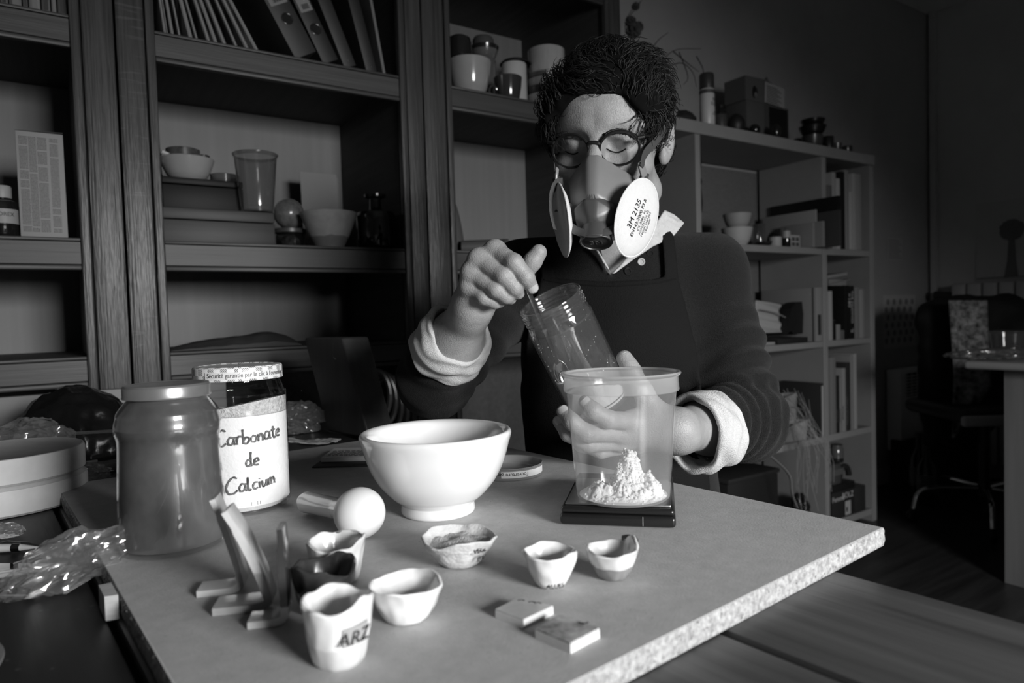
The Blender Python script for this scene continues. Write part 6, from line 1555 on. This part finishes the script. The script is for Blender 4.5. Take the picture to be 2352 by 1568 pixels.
along('slim_folder', 'dark grey folder sticking out past the divider', 'folder', 2.4215, 2.4335, -.092, .15, 480, 1916, BA, M('sf_dark', .035, .6), 'slim folders by the divider')
along('slim_folder', 'shorter white folder of the pair before the drawing board', 'folder', 2.372, 2.385, -.008, .14, 512, 1886, BA, M('sf_200', .20, .6), 'slim folders by the divider')
along('slim_folder', 'taller white folder of the pair before the drawing board', 'folder', 2.388, 2.404, -.040, .12, 508, 1900, BA, M('sf_180', .18, .6), 'slim folders by the divider')
# right compartment, upper shelf: crammed papers and books
top_list = ((1899, 1912, 425, .05, 'grey paper bundle beside the divider'), (1913, 1923, 396, .13, 'pale file after the grey bundle'), (1924, 1934, 410, .16, 'cream folder after the pale file'), (1935, 1946, 394, .008, 'tall black book among pale papers'), (1947, 1957, 390, .10, 'grey-topped brochure after the tall black book'), (1958, 1966, 440, .17, 'short white booklet between two brochures'), (1967, 1976, 398, .15, 'pale brochure after the short white booklet'), (1977, 1990, 400, .11, 'wide grey brochure at the end of the upper row'))
for i, (x0, x1, y, v, lab) in enumerate(top_list): book(lab, x0, x1, y, .03+.012*(i % 3), BA, v, .18)
o = thing('plastic_pocket', 'clear plastic pocket of cards hung on the bookcase end', 'pocket', cab(2.850, .06, 1.20), RC)
mk('pocket', box(.0, .055, 0, .10, 0, .17, .004), clear('pocket_film', .8, .06, body=.15, body_v=.15, gain=2.), o); mk('card', box(.012, .016, .01, .09, .01, .19), M('pocket_card', .06, .7), o, smooth=False); mk('card', box(.030, .034, .01, .09, .01, .13), M('pocket_card2', .03, .7), o, smooth=False)
# ---- middle compartment, second shelf
o, w, h = along('box_file', 'large pale box file standing along the divider of the second shelf', 'file', 2.405, 2.4495, .004, .262, 660, 1888, BB_, M('boxfile', .24, .6))
mk('spine_strip', box(-.001, 0, .010, .016, 0, h), greyc, o, smooth=False); mk('index_tab', box(w*.25, w*.75, -.001, 0, h*.12, h*.5), M('tab_dark', .03, .6), o, smooth=False)
sA, sB = s_at(1728, .10, BB_), s_at(1790, .10, BB_); hM = sz(1760, 690, .10)[1]-BB_
o = thing('folded_cloth', 'pale pleated cloth stuffed on the shelf by the elbow', 'cloth', cab(sA, .075, BB_+.045), RC)
mk('cloth', grid(lambda u, v: ((sB-sA)*(u*(1-.12*v)), .05*math.sin(math.pi*v)*.3-.004*math.sin(v*18+u*3), (hM-.045)*v*(1-.15*u)), 20, 40), M('pleated_cloth', .36, .8), o, sharp=0); thicken(o.children[0], .004)
mk('edge_cord', tube(spline([(.01, -.008, (hM-.045)*.72), ((sB-sA)*.6, -.010, (hM-.045)*.60), ((sB-sA)*.96, -.010, (hM-.045)*.45)], 5), .0025, 6), M('cord_white', .22, .7), o)
sC, sD = s_at(1796, .06, BB_), s_at(1836, .06, BB_); hM = sz(1830, 694, .07)[1]-BB_-.032
o = thing('black_helmet_bag', 'black rounded pouch on a dark book beside the cloth', 'pouch', cab(sC+.016, .05, BB_+.034), RC); w = sD-sC
mk('pouch', prism([(0, 0), (w*.25, hM*.10), (w*.42, 0), (w*.95, 0), (w, hM*.62), (w*.93, hM), (w*.60, hM*.98), (w*.30, hM*.82), (w*.18, hM*.45)], 0, .05, 1), M('pouch_black', .006, .6), o)
o, w, h = bbox_('dark_album', 'flat dark album lying at the front of the second shelf', 'album', 1788, 1856, 776, .012, .13, BB_, M('album', .018, .5), bev=.002)
o, w, h = bbox_('paper_stack', 'short stack of pale papers sticking out beside the album', 'paper', 1752, 1780, 786, .02, .12, BB_, M('stackpaper', .3, .8, var=.5, scale=1, stretch=(3, 3, 400)))
second = ((1899, 1910, 668, .15, 'white binder beside the divider on the second shelf'), (1911, 1919, 735, .008, 'low black booklet on the second shelf'), (1920, 1932, 745, .11, 'short pale booklet after the low black one'), (1933, 1943, 758, .05, 'smallest grey booklet on the second shelf'))
for i, (x0, x1, y, v, lab) in enumerate(second): book(lab, x0, x1, y, .03, BB_, v, .15)
o, w, h = book('black book with white lettering on the second shelf', 1946, 1958, 655, .03, BB_, .007, .17)
mk('lettering', xf(text_geo('>180', w*.95, .0003), (w*.75, -.0006, h*.72), (0, math.pi/2, 0)), M('white_ink', .45, .6), o)
o, w, h = book('black book with a long white title beside the lettered one', 1959, 1972, 656, .03, BB_, .008, .17)
mk('lettering', xf(text_geo('THE FINDINGS', w*.62, .0003), (w*.35, -.0006, h*.60), (0, math.pi/2, 0)), M('white_ink', .45), o); mk('mark', xf(text_geo('x3', w*.7, .0003), (w*.5, -.0006, h*.12), (0, 0, 0)), M('white_ink', .45), o)
book('tall pale sleeve after the titled black book', 1974, 1986, 660, .04, BB_, .09, .16); book('white sleeve at the end of the second shelf', 1988, 2000, 664, .05, BB_, .12, .15)
zl = BB_+h+.0012; o = thing('loose_papers', 'sheaf of loose pale papers lying on top of the black books', 'paper', cab(s_at(1905, .01, BB_), .010, zl), RC)
mk('sheet', xf(box(0, .17, 0, .20, 0, .003), rot=(.0, -.16, 0), loc=(0, 0, .0)), M('loosepaper', .2, .8), o, smooth=False); mk('sheet', xf(box(.01, .16, .01, .20, .0, .012), loc=(0, 0, .030), rot=(0, -.10, 0)), M('loosepaper2', .24, .8), o, smooth=False); mk('sheet', box(.02, .15, .01, .19, .0002, .026), M('loosepaper', .2), o, smooth=False)
# ---- third shelf
third = ((1899, 1916, 820, .08, 'grey notebook beside the divider on the third shelf'), (1917, 1925, 862, .02, 'dark spiral-bound book on the third shelf'), (1926, 1933, 866, .10, 'slim white book after the spiral one'), (1934, 1944, 845, .12, 'cream paperback with a printed spine'), (1945, 1957, 832, .03, 'grey softback with vertical title'), (1958, 1966, 815, .10, 'pale tall book near the end of the third shelf'), (1967, 1976, 812, .14, 'white tall book closing the third row'))
for i, (x0, x1, y, v, lab) in enumerate(third):
    o, w, h = book(lab, x0, x1, y, .03, BC, v, .17)
    if i in (1, 2, 3, 4): mk('spine_title', xf(text_geo(('ETANGS', 'KARANITE', 'EMAUX', 'NULLE PART')[i-1], w*.7, .0003), (w*.35, -.0006, h*.30), (0, -math.pi/2, 0)), M('spine_ink', .012 if v > .05 else .10, .6), o)
o, w, h = along('dark_folder', 'broad dark folder standing along the divider behind the paper bags', 'folder', 2.432, 2.4495, .004, .19, 880, 1886, BC, M('folder_dark', .022, .6)); mk('white_edge', box(w*.2, w*.8, -.002, 0, 0, h*.95), M('folder_white_edge', .4, .6), o, smooth=False)
def bag_(label, x0, x1, y, t, z, v, open_=True):
    a, b = s_at(x0, t, z), s_at(x1, t, z); h = sz((x0+x1)/2, y, t)[1]-z; w = b-a
    o = thing('paper_bag', label, 'bag', cab(a, t, z), RC, 'white paper bags')
    mk('bag', ([(0, 0, 0), (w, -.004, 0), (w, .06, 0), (0, .06, 0), (-.004, -.006, h*.8), (w*1.03, -.008, h), (w, .05, h*.97), (.004, .05, h*.9), (w*.5, -.014, h*.45), (w*.5, .064, h*.5)], [(0, 3, 2, 1), (0, 1, 8), (1, 5, 8), (5, 4, 8), (4, 0, 8), (1, 2, 6, 5), (2, 3, 9), (3, 7, 9), (7, 6, 9), (6, 2, 9), (3, 0, 4, 7)]), M('bagpaper_%d' % round(v*1000), v*2.6, .8), o, smooth=False); return o, w, h
bag_('lower white paper bag at the front of the third shelf', 1752, 1800, 960, .02, BC, .11)
o, w, h = bag_('upper white paper bag with a small printed mark', 1768, 1826, 905, .105, BC, .10); mk('printed_mark', xf(text_geo('▼ HMSR', .010, .0003), (w*.6, -.016, h*.62)), M('can_ink', .012), o)
bag_('crinkled pale wrap bag beside the lower white bag', 1804, 1850, 968, .02, BC, .12)
# raffia hanging over the shelf edge
rf = thing('raffia_bundle', 'pale raffia strands trailing down from the third shelf', 'raffia', cab(s_at(1850, .01, BC), -.01, BC), RC)
rg = []; bs = cab(s_at(1850, .01, BC), -.01, BC)
for i in range(28):
    x0 = rnd.uniform(1800, 1870); x1 = rnd.uniform(1825, 1915); y1 = rnd.uniform(1020, 1180)
    pts = [at(x0-rnd.uniform(5, 45), 905+rnd.uniform(-15, 30), 2.66), at(x0, 945+rnd.uniform(-10, 20), 2.60), at((x0+x1)/2+rnd.uniform(-10, 10), 990, 2.58), at(x1+rnd.uniform(-14, 14), (990+y1)/2, 2.58), at(x1+rnd.uniform(-14, 14), y1, 2.59)]
    pts = [np.array(Matrix.Rotation(-RC, 3, 'Z') @ Vector(tuple(q-bs))) for q in pts]; rg.append(tube(spline(pts, 5), .0011, 4, cap=False))
mk('strands', cat(*rg), M('raffia', .24, .8), rf, kind='stuff', sharp=0)
ct = thing('flat_cord', 'pale flat cord hanging in a curve off the third shelf', 'cord', cab(s_at(1790, .0, BC), -.012, BC), RC); bs = cab(s_at(1790, .0, BC), -.012, BC)
pts = [np.array(Matrix.Rotation(-RC, 3, 'Z') @ Vector(tuple(at(*q)-bs))) for q in ((1690, 1034, 2.42), (1745, 1036, 2.46), (1775, 1052, 2.48), (1812, 1090, 2.50), (1818, 1130, 2.52), (1830, 1165, 2.54))]
mk('cord', tube(spline(pts, 6), [1]*31, 8, flat=(.006, .0018)), M('raffia', .24), ct)
# ---- bottom shelf
o, w, h = bbox_('shoe_box', 'dark shoe box printed with white lettering on the bottom shelf', 'box', 1912, 1962, 1112, .006, .20, BD_, M('shoebox', .022, .5), bev=.002)
mk('lid', box(-.002, w+.002, -.003, .20, h*.82, h+.004, .001), M('shoebox_lid', .010, .5), o)
mk('lettering', xf(text_geo('Femme', h*.22, .0004), (w*.25, -.0034, h*.55)), M('white_ink', .45), o); mk('lettering', xf(text_geo('BOLZ', h*.24, .0004), (w*.68, -.0034, h*.58)), M('white_ink', .45), o)
lb = mk('label', box(w*.55, w*.80, -.0040, -.0034, h*.06, h*.48), M('shoe_label', .35, .6), o, smooth=False); mk('label_square', box(w*.59, w*.66, -.0044, -.004, h*.16, h*.30), M('can_ink', .012), lb, smooth=False)
ws = w; hs_ = h
o, w, h = bbox_('shoe_box', 'second dark shoe box beside the lettered one, by the bookcase end', 'box', 1964, 1988, 1116, .006, .20, BD_, M('shoebox2', .025, .5))
zt_ = BD_+hs_+.005
o, w, h = bbox_('paper_parcel', 'small parcel with a serrated edge on the lettered shoe box', 'parcel', 1913, 1932, 1066, .014, .05, zt_, M('tray', .05, .7))
mk('serrated_edge', prism([(q*w/8*1.25, (h*.72 if q % 2 else h*.80)) for q in range(9)]+[(w*1.25, h*.45), (0, h*.45)], -.003, -.001, 1), M('tray_paper', .09, .7), o, smooth=False)
rnd_pot('glass_storage_jar', 'round glass jar with a white band on the small parcel', 'jar', 1922, 30, 40, .040, zt_+h+.001, two_tone('banded_jar', .02, .10, .02, .0, .2), 'jar')
a_ = s_at(1944, .03, zt_)
o = thing('travel_pillow', 'dark U-shaped cushion standing on the lettered shoe box', 'cushion', cab(a_, .04, zt_+.001), RC)
mk('cushion', tube([(.036*math.cos(a), 0, .0128+.045*math.sin(a)) for a in np.linspace(.0, math.pi, 18)], .0125, 14), M('cushion_dark', .008, .9), o)
o, w, h = bbox_('plastic_crate', 'dark plastic storage crate with a domed lid under the shelf', 'crate', 1675, 1790, 1098, .03, .22, BD_, M('crate', .020, .35), bev=.006); mk('lid', box(-.005, w+.005, -.006, .23, h, h+.018, .005), M('crate_lid', .028, .3), o)
c = cab(s_at(1842, .06, BD_), .07, BD_); mk('foil_bag', xf(blob(.050, (.8, .7, 1.3), 17.7, 5, .2, 2.2, flat=-.056), (0, 0, .0572)), M('foil_dark', .012, .15, bump=.5, bscale=40), loc=c, rot=RC, label='shiny dark crinkled bag standing on the bottom shelf', cat='bag', sharp=25)
c = cab(s_at(1760, .16, BD_), .19, BD_); o = thing('dish_stack', 'stack of thin dark dishes behind the crate', 'dish', c, RC)
for q in range(4): mk('dish', lathe([(0, .0), (.06, .0), (.085, .008), (.087, .010), (.082, .010), (.06, .004), (0, .004)], 28), M('dish_dark', .02, .3), o, loc=(0, 0, .30+.012*q-.30+.0005))
# ================================================================= right-hand corner: heater, radiator, chair, desk
TW = TK-.001
# convector heater on the back wall
def on_wall(px, py): return sz(px, py, TW)
hs, hz1 = on_wall(2032, 848); hz0 = on_wall(2036, 1032)[1]; he = hs+.62
hm = M('heater_enamel', .82, .4)
o = thing('wall_heater', 'flat pale electric wall heater with a dark slotted grille', 'heater', cab(hs, TW-.085, hz0), RC)
hh = hz1-hz0
mk('casing', box(0, he-hs, 0, .078, 0, hh, .006), hm, o); mk('wall_bracket', box(.05, he-hs-.05, .078, .085, hh*.2, hh*.8), M('bracket', .05, .5), o, smooth=False)
mk('grille_back', box(.05, he-hs-.05, -.0015, .001, hh*.66, hh*.95), M('grille_dark', .05, .8), o, smooth=False)
for q in range(7): mk('grille_slat', box(.05, he-hs-.05, -.006, -.001, hh*(.675+.038*q), hh*(.690+.038*q), .001, 1), hm, o)
for q in range(10): mk('grille_bar', box(.05+(he-hs-.10)*q/9-.002, .05+(he-hs-.10)*q/9+.002, -.005, -.0005, hh*.66, hh*.95), hm, o, smooth=False)
# poster of dots, small printed notices on the wall
ps, pz1 = on_wall(2034, 690); pe, pz0 = on_wall(2096, 778)
o = thing('dot_poster', 'faint poster of dark round dots pinned above the heater', 'poster', cab(ps, TW-.002, pz0), RC)
mk('paper', box(-.03, pe-ps+.03, 0, .0015, -.04, pz1-pz0+.03), M('poster_paper', .45, .8), o, smooth=False)
for r in range(6):
    for c in range(5):
        mk('dot', lathe([(0, .0004), (.017, .0004)], 14), M('poster_dot', .20, .8), o, loc=((pe-ps)*(c+.5*(r % 2)*.6)/4.4, -.0006, (pz1-pz0)*r/5.2), rot=(math.pi/2, 0, 0))
ns, nz1 = on_wall(2038, 545); ne, nz0 = on_wall(2072, 598)
o = thing('wall_notice', 'small printed notice on the wall beside the bookcase', 'notice', cab(ns, TW-.002, nz0), RC); mk('paper', box(0, ne-ns, 0, .0012, 0, nz1-nz0), M('notice_paper', .40, .8), o, smooth=False)
for q in range(9): mk('printed_line', box(.01, (ne-ns)*(.95-.1*(q % 3)), -.0005, 0, (nz1-nz0)*(.08+.1*q), (nz1-nz0)*(.115+.1*q)), M('notice_ink', .20, .8), o, smooth=False)
ls, lz = on_wall(2034, 880)
o = thing('rolled_paper', 'curled sheet of paper tucked between bookcase and heater', 'paper', cab(2.90, TW-.06, 0), RC)
mk('sheet', grid(lambda u, v: (.0+.10*u*(v**2), -.02+.03*math.sin(3*u), .05+.85*v), 8, 16), M('curl_paper', .25, .8), o, sharp=0); thicken(o.children[0], .002); mk('weight', box(-.01, .05, -.03, .03, 0, .052), M('curl_base', .02, .8), o, smooth=False)
# radiator on the right wall with a drawing above it
def on_r(px, py):
    r = ray(px, py); q = CAM+r*(((P0+C1*(SR-.06)-CAM) @ C1)/(r @ C1)); return (q-P0) @ C2, q[2]
ra_t, ra_z = on_r(2200, 652)
rad_m = M('radiator_enamel', .45, .45)
o = thing('radiator', 'pale ribbed cast radiator on the side wall behind the chair', 'radiator', cab(SR-.10, ra_t, .10), RC)
for q in range(14):
    t = -.075*q
    mk('rib', cat(box(-.045, .045, t-.068, t, .0, ra_z-.10, .014, 2)), rad_m, o)
mk('pipe', tube([(0, .0, .06), (0, .07, .06), (0, .07, -.10)], .012, 10), rad_m, o)
mk('valve', tube([(0, .01, ra_z-.16), (0, .10, ra_z-.16)], [.016, .026], 12), M('valve_dark', .02, .5), o)
for q in (-.2, -.8): mk('bracket', box(.045, .10, q-.02, q, .30, .34), rad_m, o, smooth=False)
d0, dz0 = on_r(2232, 645); d1, dz1 = on_r(2400, 560)
o = thing('tree_drawing', 'framed line drawing of a tree and shoots above the radiator', 'drawing', cab(SR-.008, d0, dz0), RC)
Wd_ = d0-d1
mk('sheet', box(.0, .004, -Wd_, 0, 0, .42), M('drawing_paper', .46, .8), o, smooth=False)
dk = M('drawing_ink', .16, .8)
mk('tree_crown', xf(blob(.055, (.04, .9, .85), 3.7, 4, .25, 2.), (-.002, -.17, .26)), dk, o); mk('tree_trunk', prism([(-.20, .01), (-.19, .10), (-.185, .21), (-.155, .21), (-.15, .10), (-.135, .01)], -.003, -.001, 0), dk, o, smooth=False)
mk('shoot', tube(spline([(-.002, -.40, .01), (-.002, -.38, .09), (-.002, -.42, .15), (-.002, -.46, .18)], 5), .007, 6), dk, o); mk('shoot', tube(spline([(-.002, -.39, .09), (-.002, -.37, .14), (-.002, -.40, .20)], 5), .005, 6), dk, o)
mk('shoot', xf(blob(.018, (.1, .8, 1.5), 1.7, 3, .2, 2.), (-.002, -.29, .05)), dk, o)
mk('baseline', tube([(-.002, -.005, .012), (-.002, -Wd_, .012)], .003, 6), dk, o)
# office chair with a jacket and a patterned scarf
cc = onz(2262, 1200, 0.0); cc[2] = 0
def ch(px, py, d): return at(px, py, d)-cc
D = (cc-CAM) @ FW
o = thing('office_chair', 'office chair with a pale seat edge and bent chrome base', 'chair', cc)
chrome = M('chrome', .75, .06, metal=1.)
for i, a in enumerate((2.95, 4.2, 5.4, .5, 1.7)):
    u = np.array([math.cos(a), math.sin(a), 0])
    leg = mk('base_leg', tube(spline([u*.03+np.array([0, 0, .155]), u*.20+np.array([0, 0, .150]), u*.265+np.array([0, 0, .125]), u*.285+np.array([0, 0, .055])], 6), .011, 10), chrome, o)
    mk('castor', lathe([(0, -.012), (.024, -.012), (.027, -.006), (.027, .006), (.024, .012), (0, .012)], 20), blk2, leg, loc=u*.287+np.array([0, 0, .027]), rot=(math.pi/2, 0, a))
mk('gas_stem', tube([(0, 0, .12), (0, 0, .46)], .022, 12), M('chair_black', .010, .5), o)
zs = .50
mk('seat', box(-.23, .22, -.22, .22, zs-.03, zs+.035, .03, 3), M('chair_black', .010), o)
mk('seat_edge', box(-.245, .235, -.235, -.205, zs-.035, zs+.010, .014, 3), M('seat_edge_pale', .40, .5), o)
bz = at(2240, 695, D)[2]
mk('backrest', box(-.16, .26, .16, .20, zs+.12, bz-.02, .03, 3), M('back_grey', .35, .6), o); mk('back_post', box(.02, .08, .18, .22, .40, zs+.30, .005), M('chair_black', .010), o)
jk = M('jacket_black', .004, .8)
jl = cc+np.array([.05, .16, bz])
def f_jack(P):
    q = P-_A(jl); d = ell(q, (0, 0, -.06), (.25, .07, .09)); d = smin(d, ell(q, (-.03, -.01, -.32), (.21, .055, .34)), .05); d = smin(d, cone(P, jl+np.array([-.17, 0, -.04]), jl+np.array([-.20, -.03, -.62]), .050, .045), .04)
    d = smin(d, cone(P, jl+np.array([.17, 0, -.02]), jl+np.array([.26, -.02, -.20]), .060, .07), .04)
    return d+.010*wob(P, 22, .4)+.005*wob(P, 50, 1.)
gj = nets(f_jack, jl-np.array([.40, .20, .78]), jl+np.array([.42, .18, .12]), .013, 3)
nmk('draped_jacket', gj, jk, None, label='black jacket draped over the back of the office chair', cat='jacket')
scm = M('patterned_scarf', .03, .8, lo_hi=(.02, .34), scale=34, detail=2)
DS = D-.06
s0_, s1_ = at(2178, 690, DS), at(2265, 690, DS)
def scf(u, v):
    y = 690+v*315; x0 = 2178+22*v+(-14 if v > .55 else 0)*((v-.55)/.45 if v > .55 else 0); w = 88-8*v if v < .62 else 83*(1-(v-.62)/.40)+4
    q = at(x0+w*u, y, DS-.02*math.sin(v*2)-.006*math.sin(u*9+v*3)); return tuple(q-s0_)
sc = mk('scarf', grid(scf, 14, 30), scm, loc=s0_, label='long patterned scarf hanging over the black jacket', cat='scarf', sharp=0); thicken(sc, .004)
# desk
DD = 2.33
f0 = onz(2307, 1338, 0.0); dz_ = at(2252, 827, DD)[2]
dq = thing('desk', 'light wooden desk with a rounded top and solid panel leg', 'desk', (f0[0], f0[1], 0), RC)
dw = wood('desk_wood', .22, 2, .5, .2, .4, .1)
mk('panel_leg', box(0, .60, -.66, .0, 0, dz_-.028, .002), dw, dq)
mk('desk_top', box(-.10, .75, -.80, .085, dz_-.028, dz_, .012, 3), M('desk_top_laminate', .30, .5), dq)
c = at(2318, 826, DD+.12); c[2] = dz_+.0005
o = thing('takeaway_tub', 'clear plastic tub standing on the light desk', 'tub', c)
mk('tub', lathe([(0, .002), (.048, .002), (.050, 0), (.060, .085), (.066, .088), (.066, .092), (.060, .090)], 36), clear('tub_clear', .7, .1, body=.2, body_v=.3, gain=2.), o); mk('contents', blob(.032, (1, 1, .5), 4.4, 3, .2, 2.), M('tub_contents', .05, .7), o, loc=(0, 0, .022))
c = at(2290, 826, DD+.02); c[2] = dz_+.0005
mk('plastic_sheet', xf(blob(.09, (1.5, .45, .20), 8.8, 5, .25, 2., flat=-.014), (0, 0, .0155)), clear('sheet_film', .6, .15, body=.5, body_v=.20, gain=2.), loc=c, rot=-.2, label='rumpled clear plastic sheet along the edge of the desk', cat='plastic', sharp=25)
# dark bottles and a carton on the floor
for px, py, h in ((2112, 1150, .34), (2128, 1160, .30)):
    c = onz(px, py, 0); o = thing('floor_bottle', 'tall dark bottle on the floor beside the heater' if h > .32 else 'shorter dark bottle on the floor next to the tall one', 'bottle', c)
    mk('glass', lathe([(0, 0), (.038, 0), (.042, .01), (.042, h*.62), (.016, h*.78), (.014, h), (0, h)], 24), M('bottle_dark', .006, .15, coat=.5), o)
    mk('label', lathe([(.0425, h*.25), (.0427, h*.26), (.0427, h*.5), (.0425, h*.51)], 24), M('bottle_label', .10, .5), o)
c = onz(2176, 1135, 0)
o = thing('floor_carton', 'dark carton with half-open flaps on the floor by the chair', 'box', c, RC)
mk('carton', box(0, .34, 0, .28, 0, .24, .003), M('carton_dark2', .010, .8), o); mk('flap', xf(box(-.02, .34, 0, .12, 0, .004), (0, -.03, .242), (.25, 0, 0)), M('carton_dark2', .010), o, smooth=False)
c = onz(2340, 1240, 0); o = thing('floor_bottle', 'clear bottle on the floor under the desk', 'bottle', c)
mk('glass', lathe([(0, 0), (.035, 0), (.035, .14), (.014, .18), (.013, .20), (0, .20)], 24), M('bottle_dark', .006), o)
